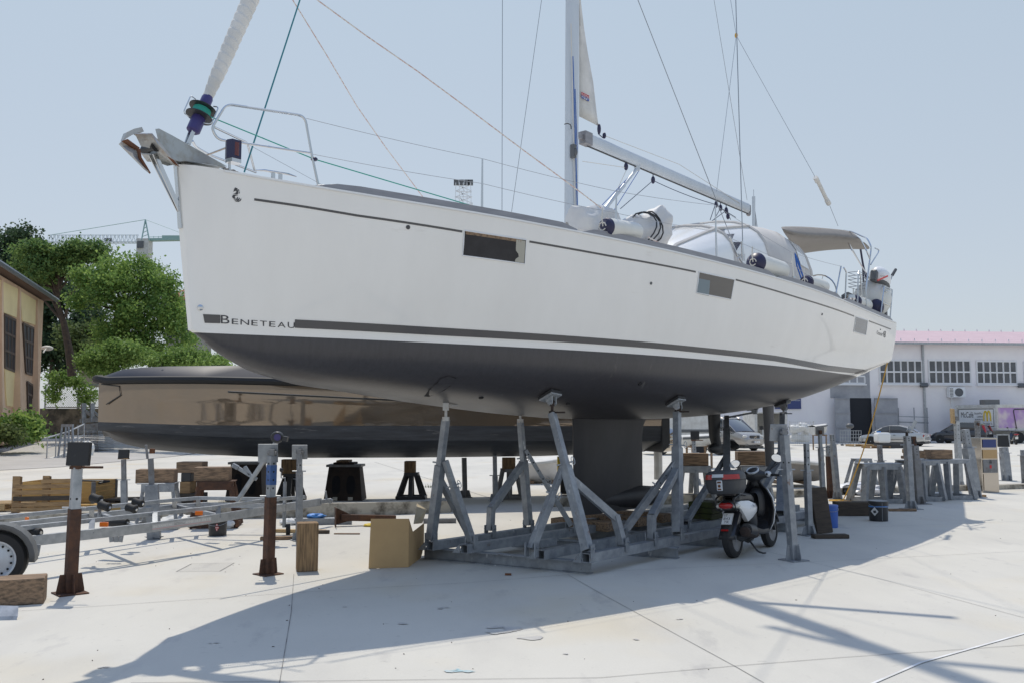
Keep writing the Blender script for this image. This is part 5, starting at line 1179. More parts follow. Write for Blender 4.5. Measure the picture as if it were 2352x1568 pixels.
stand('tall grey prop with a tilted square head plate right of the scooter', (1823, 1286), (1801, 998), 1080, .095, 'galvanised', 'galvanised', 28, 'plate_l', .20, .92, gus=.24, holes=1)
stand('grey prop with three empty pin holes and no head, behind the scooter prop', (1859, 1228), (1852, 1018), 1081, .085, 'galvanised', 'galvanised', 20, None, .20, .78, gus=.18, holes=3)
stand('slim grey prop with a square head plate behind the leaning plank', (1892, 1165), (1883, 994), 1028, .085, 'galvanised', 'galvanised', 15, 'small', .18, .72, holes=0)
stand('short prop with a rust-red lower tube left of the small trestle', (1907, 1143), (1902, 1021), 1047, .10, 'rust', 'galvanised', 15, None, .2, .85)
stand('grey prop with a rust-stained edge just right of the rust-red one', (1924, 1146), (1911, 996), 1020, .11, 'galvanised', 'galvanised', 15, None, .2, .75)
stand('dark headed grey prop in front of the near steel trestle', (2093, 1168), (2083, 1000), 1022, .115, 'galvanised', 'galvanised', 15, 'ball', .24, .92)
stand('stout grey prop with rust-red gussets and a jack top beside the trestles', (2110, 1156), (2100, 1022), 1054, .16, 'galvanised_dull', 'galvanised_dull', 15, 'jack', .28, .8)
stand('grey prop capped with an upright pale plank behind the far trestle', (2205, 1118), (2197, 965), 1015, .13, 'galvanised_bright', 'galvanised_bright', 15, 'plank', .26, .85)
stand('leaning thick grey prop without head in front of the polished cabinet', (2241, 1141), (2216, 985), 1027, .19, 'galvanised', 'galvanised', 15, None, .26, .72)
stand('slim prop with a square head behind the polished cabinet', (2250, 1112), (2245, 975), 1012, .12, 'galvanised_dull', 'galvanised_dull', 15, 'small', .24, .85)
stand('grey prop with a dark framed square panel on top right of the cabinet', (2313, 1103), (2305, 1026), 1040, .20, 'galvanised', 'galvanised', 15, 'panel', .28, .9)
stand('grey prop cut by the right edge of the view', (2358, 1112), (2353, 1032), 1045, .17, 'galvanised_dull', 'galvanised', 15, None, .28, .9)
stand('narrow grey prop behind the near trestle in front of the white canister', (2028, 1128), (2020, 1021), 1058, .13, 'galvanised_dull', 'galvanised_dull', 15, None, .22, .72)
stand('thin galvanised prop carrying flat boards beneath the dark motor yacht', (1138, 1150), (1136, 1022), 1092, .10, 'galvanised', 'galvanised', 15, 'wood', .2, .8, holes=0)
stand('plain post with a gusseted foot under the middle of the motor yacht', (1068, 1141), (1066, 1050), None, .10, 'galvanised_dull', 'galvanised', 15, None, .22)
stand('thin prop with a slanting board on top at the motor yacht left of centre', (684, 1158), (684, 996), 1100, .075, 'galvanised', 'galvanised', 15, 'wood', .2, .8, holes=0)
stand('black-headed prop seen between the cradle and the van', (1600, 1112), (1593, 1010), 1040, .12, 'galvanised', 'galvanised', 15, 'black', .22, .7)
# ================================================================= trestles
def trestle(label, x0, x1, ytop, ybot, depth=.5, mt='galvanised', beam=.14, splay=.12, legs=3, rail=True, leg=.09, rot=12, zt=None):
    a = GG(x0, ybot); b = GG(x1, ybot); c = a.lerp(b, .5); Wd = (b - a).length; zt_ = D((x0 + x1) / 2, ytop, c.y).z; g0 = c.z
    T = thing('trestle', label, 'trestle', c, group='steel trestles about the yard'); e1, e2 = dirs(R(rot)); e2 = e2 if e2.y > 0 else -e2
    tw = Wd * (1 - 2 * splay); m = MB()
    for s in (0, 1): m.bar(c - e1 * tw / 2 + e2 * (s * depth * .6 - .0) + UP * (zt_ - g0 - beam / 2), c + e1 * tw / 2 + e2 * (s * depth * .6) + UP * (zt_ - g0 - beam / 2), .08, beam)
    m.bar(c - e1 * (tw / 2 + .02) + e2 * depth * .3 + UP * (zt_ - g0 - .005), c + e1 * (tw / 2 + .02) + e2 * depth * .3 + UP * (zt_ - g0 - .005), depth * .72, .014); m.build('top', mt, T, bevel=.004)
    for s in (0, 1):
        for k in range(legs):
            u = -1 + 2 * k / (legs - 1) if legs > 1 else 0; p = c + e1 * (u * tw * .44) + e2 * (s * depth * .6) + UP * (zt_ - g0 - beam * .6); q = c + e1 * (u * Wd * .47) + e2 * (s * depth * 1.1 - .05) + UP * .02; m = MB(); m.bar(p, q, leg, leg * .8); m.build('leg', mt, T, bevel=.004)
    if rail:
        m = MB()
        for s in (0, 1): q = c + e2 * (s * depth * 1.1 - .05) + UP * .05; m.bar(q - e1 * Wd * .49, q + e1 * Wd * .49, .02, .09)
        for s in (-1, 1): q = c + e1 * s * Wd * .48 + UP * .05; m.bar(q - e2 * .05, q + e2 * depth * 1.05, .02, .09)
        m.build('foot_rail', mt, T)
    return T, zt_, c
def timber(label, px0, px1, py0, py1, Y, th, mt='old_timber_x', yaw=0, group='weathered timber blocks', cat='timber block', name='timber_block', roll=0, along=None):
    a = D(px0, py1, Y); b = D(px1, py1, Y); t = D(px0, py0, Y); L = b.x - a.x; H = t.z - a.z; c = Vector(((a.x + b.x) / 2, Y + th / 2, (a.z + t.z) / 2))
    m = MB(); m.box((0, 0, 0), (L, th, H)); vs = m.v; rot = Euler((R(roll), 0, R(yaw))).to_matrix()
    m.v = [tuple(c + rot @ Vector(v)) for v in vs]; o = m.build(name, mt, bevel=.012, origin=tuple(c - UP * H / 2)); tag(o, label, cat, group); return o
def on(zw, y_px, Y): return D(0, y_px, Y).z
trestle('grey steel trestle carrying a split timber behind the trailer', 312, 408, 1108, 1215, .5, rot=10, legs=2, leg=.055)
y = GG(355, 1215).y; timber('cracked timber beam lying on the grey trestle behind the trailer', 309, 394, 1077, 1109, y - .02, .3, yaw=8)
trestle('rust-red steel trestle carrying a long grey timber behind the trailer', 438, 545, 1104, 1212, .5, 'rust', rot=10, leg=.08, legs=2)
y = GG(490, 1212).y; timber('grained grey timber beam lying on the rust-red trestle', 443, 521, 1072, 1104, y - .02, .3, 'old_timber_x', yaw=8)
# stacked blocks beside the rusty trestle
y = GG(430, 1180).y
for i, (x0, x1, y0, y1, mt, lb) in enumerate(((406, 462, 1132, 1176, 'dark_timber', 'bottom black timber of the pile left of the rusty trestle'), (412, 436, 1105, 1132, 'pallet_wood', 'orange-brown square block in the pile left of the rusty trestle'), (415, 438, 1085, 1105, 'black_plastic', 'black square block in the pile left of the rusty trestle'), (404, 463, 1060, 1085, 'old_timber_x', 'flat brown timber on top of the pile left of the rusty trestle'))):
    timber(lb, x0, x1, y0, y1, y, .35, mt, group='timber pile left of the rusty trestle')
# plate stands (rusty boxes with oval holes)
mat('oval_dark', (.010, .010, .014), .9)
def boxstand(label, x0, x1, ytop, ybot, mt, tops=()):
    a = GG(x0, ybot); b = GG(x1, ybot); c = a.lerp(b, .5); Wd = (b - a).length; H = D((x0 + x1) / 2, ytop, c.y).z - c.z
    T = thing('plate_stand', label, 'boat stand', c, group='boxy plate stands under the motor yacht')
    m = MB(); dp = Wd * .8; t = Wd * .40; f = Wd * .5
    base = [(-f, 0), (f, 0), (f, dp), (-f, dp)]; tp = [(-t, .12), (t, .12), (t, dp - .12), (-t, dp - .12)]
    m.add([c + Vector((x, y, .0)) for x, y in base] + [c + Vector((x, y, H)) for x, y in tp], [(0, 1, 5, 4), (1, 2, 6, 5), (2, 3, 7, 6), (3, 0, 4, 7), (4, 5, 6, 7)]); m.build('shell', mt, T)
    m = MB(); m.box(c + Vector((0, dp / 2, H)), (t * 2 + .1, dp - .1, .05)); m.build('top_plate', 'galvanised_dull' if mt == 'rust_dark' else mt, T)
    for s in (-1, 1):
        m = MB(); P = []
        for k in range(20):
            th = 2 * math.pi * k / 20; x = s * Wd * .19 + .11 * Wd * math.copysign(abs(math.cos(th)) ** .8, math.cos(th)); z = H * .45 + H * .27 * math.copysign(abs(math.sin(th)) ** .7, math.sin(th)); P.append(c + Vector((x, .12 * z / H - .006, z)))
        m.poly(P); m.build('opening', 'oval_dark', T)
        m = MB(); m.box(c + Vector((s * Wd * .2, -.004, .045)), (.10, .01, .07)); m.build('slot', 'concrete', T)
    for k, (x0_, x1_, y0_, y1_) in enumerate(tops):
        timber(('lower' if k == 0 else 'upper') + ' dark board on the boxy stand under the motor yacht', x0_, x1_, y0_, y1_, c.y + .15, .5, 'rust_dark' if k == 0 else 'old_timber_x', group='boards on the boxy stand', cat='board', name='board')
    return T
boxstand('rusty boxy stand with dark oval openings right of the grey timber trestle', 516, 602, 1063, 1150, 'rust_dark')
boxstand('nearly black boxy stand with two oval openings under the motor yacht', 743, 831, 1069, 1149, 'rust_dark', ((765, 813, 1061, 1067), (772, 800, 1056, 1061)))
def pyramid(label, x0, x1, ytop, ybot, tw, mt='black_steel', blk=None, blk_lb=None, group='dark tapering stands under the motor yacht'):
    a = GG(x0, ybot); b = GG(x1, ybot); c = a.lerp(b, .5); f = (b - a).length / 2; H = D((x0 + x1) / 2, ytop, c.y).z - c.z; t = f * tw
    T = thing('tapering_stand', label, 'boat stand', c, group=group)
    for sx in (-1, 1):
        for sy in (0, 1):
            m = MB(); m.bar(c + Vector((sx * f * .93, sy * 1.8 * f, .03)), c + Vector((sx * t * .9, f * (.9 + (sy * 2 - 1) * tw), H - .03)), .075); m.build('leg', mt, T, bevel=.004)
    m = MB(); m.bar(c + Vector((0, 0, .03)), c + Vector((0, f * (.9 - tw), H - .03)), .09); m.bar(c + Vector((0, 1.8 * f, .03)), c + Vector((0, f * (.9 + tw), H - .03)), .07); m.build('strut', mt, T)
    m = MB()
    for s in (0, 1): m.bar(c + Vector((-f, s * 1.8 * f, .04)), c + Vector((f, s * 1.8 * f, .04)), .06, .07); m.bar(c + Vector(((s * 2 - 1) * f, 0, .04)), c + Vector(((s * 2 - 1) * f, 1.8 * f, .04)), .06, .07)
    m.build('foot_rail', mt, T); m = MB(); m.box(c + Vector((0, f * .9, H - .01)), (t * 2 + .06, t * 2 + .1, .07)); m.build('top_plate', mt, T)
    if blk:
        x0_, x1_, y0_, y1_ = blk; timber(blk_lb, x0_, x1_, y0_, y1_, c.y + f * .9 - .12, .26, 'old_timber', group='timber blocks under the motor yacht')
    return T
pyramid('black tapering stand with a square timber on top under the motor yacht', 911, 973, 1088, 1147, .42, blk=(928, 953, 1058, 1088), blk_lb='square brown timber on the black tapering stand beneath the motor yacht')
pyramid('black tapering stand half hidden behind the plain grey prop', 634, 690, 1090, 1150, .42, blk=(645, 686, 1054, 1091), blk_lb='tall brown timber on the tapering stand behind the plain grey prop')
pyramid('grey tapering stand with a timber block behind the left cradle props', 1140, 1200, 1079, 1146, .6, 'galvanised_dull', blk=(1153, 1184, 1050, 1080), blk_lb='brown timber block on the grey tapering stand behind the cradle')
trestle('grey trestle under a dark timber seen through the cradle left of the scooter', 1553, 1645, 1069, 1152, .45, rot=5); yy = GG(1600, 1152).y
timber('dark brown timber on the trestle between the second and third cradle props', 1566, 1628, 1040, 1069, yy, .3, 'dark_timber' if False else 'old_timber_x')
trestle('grey trestle under a long timber behind the scooter top box', 1694, 1776, 1070, 1152, .45, rot=5); yy = GG(1735, 1152).y
timber('long brown timber on the trestle behind the scooter mirror', 1696, 1771, 1036, 1068, yy, .3, 'old_timber_x')
trestle('near grey steel trestle with broad legs beside the black paint bucket', 1976, 2083, 1063, 1155, .55, 'galvanised', .13, .07, 3, True, .13, rot=8)
trestle('small grey A-frame trestle behind the near steel trestle', 1955, 2017, 1052, 1115, .4, 'galvanised', .08, .2, 2, True, .09, rot=8)
T_, zz_, cc_ = trestle('grey trestle with splayed legs under the heap of offcuts', 2070, 2172, 1056, 1150, .6, 'galvanised', .11, .1, 3, True, .12, rot=8)
trestle('far grey trestle with wide legs under the long square timber', 2105, 2250, 1054, 1147, .6, 'galvanised', .09, .1, 3, True, .12, rot=10)
yy = GG(2170, 1147).y; timber('long square timber on the far grey trestle', 2138, 2189, 1032, 1053, yy, .35, 'old_timber_x', yaw=3)
y3_ = cc_.y
for k, (x0, x1, y0, y1, ya, lb) in enumerate(((2080, 2128, 1046, 1053, 0, 'long board at the bottom of the offcut heap'), (2086, 2116, 1040, 1046, 10, 'pale board in the middle of the offcut heap'), (2103, 2127, 1034, 1046, -12, 'chunky end piece on the right of the offcut heap'), (2085, 2104, 1030, 1040, 20, 'small yellow offcut at the top left of the heap'))):
    timber(lb, x0, x1, y0, y1, y3_, .25, ('old_timber_x', 'pale_timber', 'old_timber_x', 'pale_timber')[k], yaw=ya, group='offcuts heaped on the trestle', cat='offcut', name='offcut')
# ================================================================= timbers and small things on the ground
def gblock(label, c, size, yaw, mt, name='timber_block', cat='timber block', group=None, rot=None, bev=.012):
    c = Vector(c); m = MB(); r = rot or Euler((0, 0, R(yaw))).to_matrix(); m.box(c + UP * (size[2] / 2 if rot is None else 0), size, r); o = m.build(name, mt, bevel=bev); tag(o, label, cat, group); return o
p = G(700, 1312); gblock('upright square timber post standing left of the cardboard box', p + Vector((0, .10, 0)), (.235, .21, .545), 17, 'old_timber')
p = G(8, 1398); gblock('thick split timber lying beside the trailer wheel', p + Vector((-.27, .2, 0)), (.98, .30, .24), 22, 'old_timber_x')
p = G(8, 1424); m = MB(); m.prism([p + Vector(v) for v in ((-.4, -.04, 0), (.10, .02, 0), (.06, .10, .07), (-.4, .06, .09))], (0, .02, .03)); tag(m.build('metal_offcut', 'galvanised_bright'), 'pale folded metal strip in the lower left corner', 'metal strip')
p = G(1906, 1180); gblock('dark squat timber lying beside the black paint bucket', G(1965, 1184) + Vector((0, .12, 0)), (.66, .26, .25), 0, 'dark_timber')
p = G(1893, 1226); gblock('tall dark plank leaning against the second prop', p + Vector((0, .12, .35)), (.26, .07, .69), 0, 'dark_timber', 'plank', 'plank', rot=Euler((R(-10), R(-3), R(8))).to_matrix())
gblock('short dark board lying in front of the leaning plank', G(1910, 1236) + Vector((0, .06, 0)), (.52, .16, .06), 3, 'dark_timber', 'board', 'board')
gblock('wooden stick lying right of the black paint bucket', G(2073, 1173), (.52, .07, .05), -2, 'old_timber_x', 'board', 'stick')
gblock('small brown stick lying between the timber post and the fallen prop', G(797, 1226), (.40, .035, .02), -2, 'old_timber_x', 'board', 'stick')
for k, (x, y, l, a, mt, lb) in enumerate(((655, 1238, .7, 10, 'old_timber_x', 'thin brown lath behind the rusty blue prop'), (740, 1224, .22, 5, 'dark_timber', 'dark chunk behind the upright timber post'), (690, 1222, .8, -6, 'pale_timber', 'pale lath crossing behind the plain grey prop'), (2236, 1140, .55, 0, 'pallet_wood', 'orange board at the foot of the far trestle'))):
    gblock(lb, G(x, y), (l, .1, .05), a, mt, 'board', 'board', 'boards lying about on the concrete')
gblock('grey steel beam lying behind the upright timber post', G(740, 1204) + Vector((0, .06, 0)), (.95, .12, .11), 6, 'galvanised', 'steel_beam', 'steel beam')
gblock('short grey steel beam lying left of the cradle props', G(1010, 1200), (.55, .1, .08), 6, 'galvanised_dull', 'steel_beam', 'steel beam')
gblock('pale blue channel lying behind the grey prop without head', GG(1838, 1180), (.55, .2, .09), 0, 'galvanised_bright', 'steel_beam', 'steel beam')
# fallen rusty prop
p0, p1 = G(783, 1207) , G(872, 1205); fp = thing('fallen_prop', 'rust-brown prop lying on its side behind the cardboard box', 'boat prop', p0)
m = MB(); a = p0 + UP * .14; b = p1 + UP * .10 + Vector((.25, .1, 0)); m.bar(a, b, .10); m.build('outer_tube', 'rust', fp, bevel=.004)
m = MB(); d = (b - a).normalized(); s = d.cross(UP).normalized(); m.slab([a - d * .1 + UP * .17 + s * .0, a - d * .1 - UP * .13 + s * .0, a - d * .1 - UP * .13 + s * .3, a - d * .1 + UP * .17 + s * .3], .012)
m.slab([a - d * .09 + UP * .16, a + d * .18 + UP * .04, a + d * .18 - UP * .04, a - d * .09 - UP * .12], .01); m.build('base_plate', 'rust', fp)
# cardboard box lying open
cb = thing('cardboard_box', 'large open cardboard box left of the cradle', 'cardboard box', G(905, 1300))
A, B_, C_ = G(847, 1305), G(938, 1302), G(973, 1276); zt_ = D(852, 1190, A.y).z
def v(p, z): return Vector((p.x, p.y, z))
Bt, Ct = v(B_, zt_ + .005), v(C_, zt_ - .10); At = v(A, zt_); At.x += .02
m = MB(); m.slab([v(A, .004), v(B_, .004), v(Bt, zt_ - .01), At], .007); m.slab([v(B_, .004), v(C_, .12), v(C_, zt_ - .16), v(B_.lerp(C_, .25), zt_ - .19), v(Bt, zt_ - .01)], .007)
bk = A + (C_ - B_) * 1.0; m.slab([v(A, .004), At, v(A.lerp(bk, .3), zt_ * .7), v(bk, .12), v(bk, .004)], .007); m.slab([v(B_, .004), v(C_, .12), v(C_ + (B_ - C_) * .2, .004)], .006); m.build('side', 'cardboard', cb)
m = MB(); fl = C_ - Vector((.02, 0, 0)); m.slab([v(fl, zt_ - .16), v(fl + Vector((.02, .35, 0)), zt_ - .02), v(fl + Vector((-.10, .30, 0)), zt_ + .06), v(B_.lerp(C_, .3), zt_ - .10)], .006); m.build('flap', 'cardboard_in', cb)
m = MB(); m.slab([v(A, .08), v(B_, .08), v(B_ + Vector((0, -.004, 0)), .1), v(A + Vector((0, -.004, 0)), .1)], .001)
# paint buckets
def bucket(label, px, py, r, h, body, band=None, extra=None, top='grey_plastic', name='paint_bucket'):
    c = GG(px, py); c.y += r; T = thing(name, label, 'bucket', c)
    m = MB(); m.lathe(c, UP, [(0, r * .93), (.01, r * .95), (h - .03, r), (h - .03, r * 1.03), (h - .015, r * 1.04), (h, r)], 26); m.build('body', body, T, smooth=True)
    m = MB(); m.lathe(c + UP * (h - .004), UP, [(0, r * 1.0), (.006, r * 1.0), (.007, 0)], 24); m.build('lid', top, T, smooth=True)
    m = MB(); m.tube([c + Vector((math.cos(t) * r * 1.06, math.sin(t) * r * 1.06 - .0, h * .86 - .05 * abs(math.sin(t)))) for t in [math.pi + k * .314 for k in range(11)]], .004, 5); m.build('handle', 'galvanised', T)
    if band: m = MB(); m.lathe(c + UP * h * .70, UP, [(0, r * 1.003), (.022, r * 1.006)], 26); m.build('band', band, T, smooth=True)
    return T, c
T, c = bucket('black paint bucket with a blue band and a diamond hazard label', 2027, 1197, .16, .34, 'black_plastic', 'light_blue', top='galvanised')
m = MB(); q = c + Vector((-.115, -.125, .17)); ex = Vector((.6, -.78, 0)).normalized(); m.slab([q + ex * .07, q + UP * .075, q - ex * .07, q - UP * .075], .004); m.build('hazard_label', 'label_white', T)
m = MB(); m.slab([q + ex * .02 + UP * .02 - Vector((0, .005, 0)), q - ex * .03 + UP * .01 - Vector((0, .005, 0)), q - ex * .02 - UP * .03 - Vector((0, .005, 0)), q + ex * .03 - UP * .02 - Vector((0, .005, 0))], .003); m.build('hazard_mark', 'dark_print', T)
m = MB(); m.bar(c + Vector((.0, -.163, .02)), c + Vector((.0, -.168, .32)), .006); m.build('strap', 'galvanised', T)
T, c = bucket('black paint bucket with a light blue lid and red hazard diamonds under the trailer', 493, 1231, .135, .24, 'black_plastic', None, top='light_blue')
m = MB()
for dx, dz in ((.03, .17), (.045, .13), (.02, .13), (.03, .10)):
    q = c + Vector((dx - .0, -.1375, dz)); m.slab([q + Vector((.018, .0, 0)), q + UP * .022, q - Vector((.018, 0, 0)), q - UP * .022], .002)
m.build('hazard_label', 'label_red', T)
m = MB()
for dx, dz in ((.03, .17), (.045, .13), (.02, .13), (.03, .10)):
    q = c + Vector((dx - .0, -.139, dz)); m.slab([q + Vector((.010, .0, 0)), q + UP * .013, q - Vector((.010, 0, 0)), q - UP * .013], .002)
m.build('hazard_label', 'label_white', T)
bucket('blue plastic bucket half hidden behind the leaning plank', 1913, 1212, .13, .36, 'bucket_blue', None, top='bucket_blue')
def rag(name, label, c, r, mt, seed, cat='bag', group=None):
    rg = random.Random(seed); m = MB(); m.ball(Vector(c) + UP * r[2] * .75, r, 16, 9, wob=.22, seed=seed); m.v = [(x, y, max(z, c[2] + .003)) for x, y, z in m.v]; o = m.build(name, mt, smooth=True, ang=25); tag(o, label, cat, group); return o
rag('plastic_bag', 'crumpled grey and black plastic bag between the trestles and the rusty prop', GG(1972, 1133), (.45, .25, .16), 'plastic_bag', 3); rag('plastic_bag', 'second crumpled silver plastic bag touching the near trestle leg', GG(2000, 1136), (.35, .2, .14), 'plastic_bag', 5)
rag('plastic_bag', 'black rubbish bag beside the crumpled silver bag', GG(1952, 1135), (.18, .15, .13), 'black_plastic', 6)
rag('plastic_bag', 'white plastic bag lying behind the paint bucket under the trailer', G(520, 1212), (.14, .12, .09), 'label_white', 9); rag('plastic_bag', 'white plastic bag lying on the ground left of the paint bucket', G(405, 1206), (.3, .2, .1), 'label_white', 11)
rag('rag', 'crumpled blue rag on the grey beam before the low wall', G(725, 1203) + UP * .11, (.16, .08, .04), 'light_blue', 12, 'rag'); rag('rag', 'white rag lying by the plain grey prop foot', G(665, 1204), (.16, .1, .06), 'label_white', 14, 'rag')
rag('rag', 'yellow rag lying beside the fallen rusty prop', G(852, 1208), (.12, .06, .03), 'yellow_paint', 15, 'rag')
m = MB(); c = G(1160, 1320); m.bar(c + UP * .012, c + Vector((.07, -.01, .012)), .022); tag(m.build('cork', 'rust_bright'), 'small rusty plug lying on the shaded concrete', 'plug')
# polished cabinet
pc = thing('polished_cabinet', 'tall polished steel cabinet with a dark blue panel among the props', 'cabinet', GG(2262, 1128))
c = GG(2272, 1130); zt_ = D(2272, 1004, c.y).z; L = GG(2239, 1124)
e = Vector((1, .0, 0)); wx = (GG(2293, 1130) - GG(2250, 1130)).length
m = MB(); m.box(Vector((c.x, c.y + .3, zt_ / 2 + c.z / 2)), (wx, .6, zt_ - c.z), Euler((0, 0, R(10))).to_matrix()); m.build('body', 'chrome', pc, bevel=.01)
rt = Euler((0, 0, R(10))).to_matrix(); fr = lambda x, z: Vector((c.x, c.y + .3, c.z)) + rt @ Vector((x * wx / 2, -.312, 0)) + UP * z * (zt_ - c.z)
for nm, x0, x1, z0, z1, mt in (('blue_panel', -.8, .8, .82, .97, 'plate_blue'), ('tan_panel', -.85, .85, .62, .78, 'cardboard'), ('door', -.85, .85, .36, .60, 'galvanised_dull'), ('lower_door', -.85, .85, .04, .34, 'chrome'), ('sticker', -.1, .1, .44, .50, 'label_red')):
    m = MB(); m.slab([fr(x0, z0), fr(x1, z0), fr(x1, z1), fr(x0, z1)], .012 if nm != 'sticker' else .03); m.build(nm, mt, pc)
m = MB()
for P in ([(-.12, .56), (.0, .60), (.12, .53), (-.14, .53)], [(.06, .61), (.2, .535), (.14, .53), (.08, .58)]): m.slab([fr(*p) - Vector((0, .012, 0)) for p in P], .004)
m.build('emblem', 'dark_print', pc)
# ================================================================= boat trailer on the left
tr = thing('boat_trailer', 'long galvanised boat trailer with a winch post and rubber keel rollers at the left', 'trailer', G(300, 1340))
ZL, ZU = .41, .55
def tp(L, z): return [G(x, y, z) for x, y in L]
NL = tp([(-160, 1262), (54, 1243), (344, 1210), (483, 1191), (600, 1172), (736, 1151)], ZL); NU = tp([(-160, 1235), (27, 1214), (349, 1179), (486, 1165), (604, 1148), (700, 1140)], ZU)
FL = tp([(-160, 1222), (0, 1208), (403, 1163), (480, 1158)], ZL + .02); FU = tp([(-160, 1200), (0, 1187), (403, 1146.6), (456, 1142.5), (604, 1145), (640, 1146)], ZU + .02)
for P, h, nm in ((NL, .115, 'main_beam'), (FL, .085, 'main_beam')):
    m = MB()
    for a, b in zip(P, P[1:]): m.bar(a, b, .05, h)
    m.build(nm, 'galvanised_bright', tr, bevel=.006)
for P in (NU, FU):
    m = MB()
    for a, b in zip(P, P[1:]): m.bar(a, b, .045, .05)
    m.build('upper_rail', 'galvanised_bright', tr, bevel=.005)
m = MB()
for P, Q, ts in ((NL, NU, (200, 355, 500)), (FL, FU, (190, 400, 455))):
    for px in ts:
        f = lambda L: next((L[i].lerp(L[i + 1], (px - proj(L[i])[0]) / (proj(L[i + 1])[0] - proj(L[i])[0])) for i in range(len(L) - 1) if proj(L[i])[0] <= px <= proj(L[i + 1])[0]), L[-1])
        a, b = f(P), f(Q); m = MB(); m.bar(a, Vector((a.x, a.y, b.z)) + (b - Vector((a.x, a.y, b.z))) * .9, .06, .05); m.build('upright', 'galvanised', tr)
m = MB()
def fx(L, px): return next((L[i].lerp(L[i + 1], (px - proj(L[i])[0]) / (proj(L[i + 1])[0] - proj(L[i])[0])) for i in range(len(L) - 1) if proj(L[i])[0] <= px <= proj(L[i + 1])[0]), L[-1])
for pn, pf in ((30, -60), (320, 215), (512, 410), (-120, -150)): m.bar(fx(NL, pn), fx(FL, pf), .06, .05)
m.build('cross_member', 'galvanised', tr)
m = MB(); a = NL[-2]; m.bar(FL[-1], a.lerp(NL[-1], .45), .05, .07); m.build('main_beam', 'galvanised_bright', tr)
# coupling
cpt = NL[-1]; m = MB(); m.bar(cpt - (NL[-1] - NL[-2]).normalized() * .05, cpt + (NL[-1] - NL[-2]).normalized() * .28, .07, .06); m.ball(cpt + (NL[-1] - NL[-2]).normalized() * .3 - UP * .01, (.05, .05, .045)); m.tube([cpt + (NL[-1] - NL[-2]).normalized() * .2, cpt + (NL[-1] - NL[-2]).normalized() * .15 + UP * .16], .016, 6); m.build('coupling', 'galvanised', tr, smooth=True)
# winch post
yw = fx(NL, 590).y; m = MB(); A1, A2 = D(545, 1150, yw), D(640, 1006, yw); m.bar(A1, A2, .10, .05); m.build('winch_post', 'galvanised_bright', tr, bevel=.005)
m = MB(); m.bar(D(590, 1100, yw), D(548, 1074, yw), .05, .05); m.bar(D(548, 1074, yw), D(534, 1066, yw), .075, .06); m.bar(D(575, 1090, yw), D(562, 1070, yw), .05); m.build('bow_stop', 'galvanised', tr, bevel=.01)
m = MB(); q = D(637, 1003, yw - .08); m.lathe(q - Vector((0, .06, 0)), (0, 1, 0), [(0, .075), (.02, .085), (.1, .085), (.12, .07)], 18); m.bar(q, q + Vector((.15, 0, -.03)), .09, .07); m.build('winch', 'black_plastic', tr, smooth=True)
m = MB(); q = D(637, 1003, yw - .145); m.lathe(q, (0, -1, 0), [(0, .05), (.004, .05)], 16); m.build('winch_cover', 'violet_plastic', tr)
m = MB(); a = fx(NL, 650); m.tube([a - UP * .3, a + UP * .38], .028, 10); m.tube([a + UP * .38, a + UP * .44, a + UP * .44 + Vector((-.06, 0, .0)), a + UP * .52 + Vector((-.06, 0, 0))], .01, 6); m.build('jockey_post', 'galvanised', tr, smooth=True)
m = MB(); m.ball(a + UP * .56 + Vector((-.06, 0, 0)), (.03, .03, .035)); m.build('crank_knob', 'black_plastic', tr, smooth=True)
m = MB(); m.lathe(a + Vector((.03, .0, -.33)), (1, .3, 0), [(0, .08), (.06, .08)], 16); m.build('jockey_wheel', 'rubber', tr, smooth=True)
def roller(px, py, Y, r=.045, l=.12, d=(1, -.25, -.25)):
    q = D(px, py, Y); d = Vector(d).normalized(); m = MB(); m.lathe(q - d * l / 2, d, [(0, .02), (.0, r * .9), (.01, r), (l * .5, r * .86), (l - .01, r), (l, r * .9), (l, .02)], 16); rr = m.build('keel_roller', 'rubber', tr, smooth=True)
    m = MB(); m.lathe(q + d * (l / 2 + .002), d, [(0, .02), (.012, .018)], 10); m.build('axle', 'stainless', rr)
for px, py, Y in ((221, 1144, 11.2), (240, 1161, 11.1), (317, 1153, 12.4), (302, 1166, 12.2)): roller(px, py, Y, .055, .14)
m = MB(); m.bar(D(224, 1150, 11.2), D(237, 1157, 11.2), .03); m.bar(D(230, 1153, 11.2), D(227, 1195, 11.2), .05, .03); m.bar(D(305, 1162, 12.3), D(315, 1160, 12.3), .03); m.bar(D(312, 1160, 12.3), D(309, 1190, 12.3), .05, .03); m.build('roller_bracket', 'galvanised', tr)
roller(67, 1221, 10.2, .05, .3, (1, -.3, 0)); roller(266, 1199, 11.6, .055, .34, (1, -.3, 0)); roller(490, 1177, 13.2, .05, .2, (1, -.3, 0))
for px, py, Y in ((73, 1262, 10.0), (267, 1232, 11.3)):
    m = MB(); q = D(px, py, Y)
    for k in (-1, 0, 1): m.box(q + Vector((k * .06, 0, 0)), (.05, .02, .12), Euler((0, R(8 * k), 0)).to_matrix())
    m.build('axle_bracket', 'galvanised', tr)
for px, py, P in ((239, 1203, NL), (457, 1177, NL)):
    q = fx(P, px); q = D(px, py, q.y - .05); m = MB(); m.box(q, (.10, .03, .055)); m.build('side_marker', 'orange_lens', tr, bevel=.008)
q = D(62, 1190, 13.0); m = MB(); m.box(q, (.05, .03, .05)); m.build('side_marker', 'orange_lens', tr, bevel=.008)
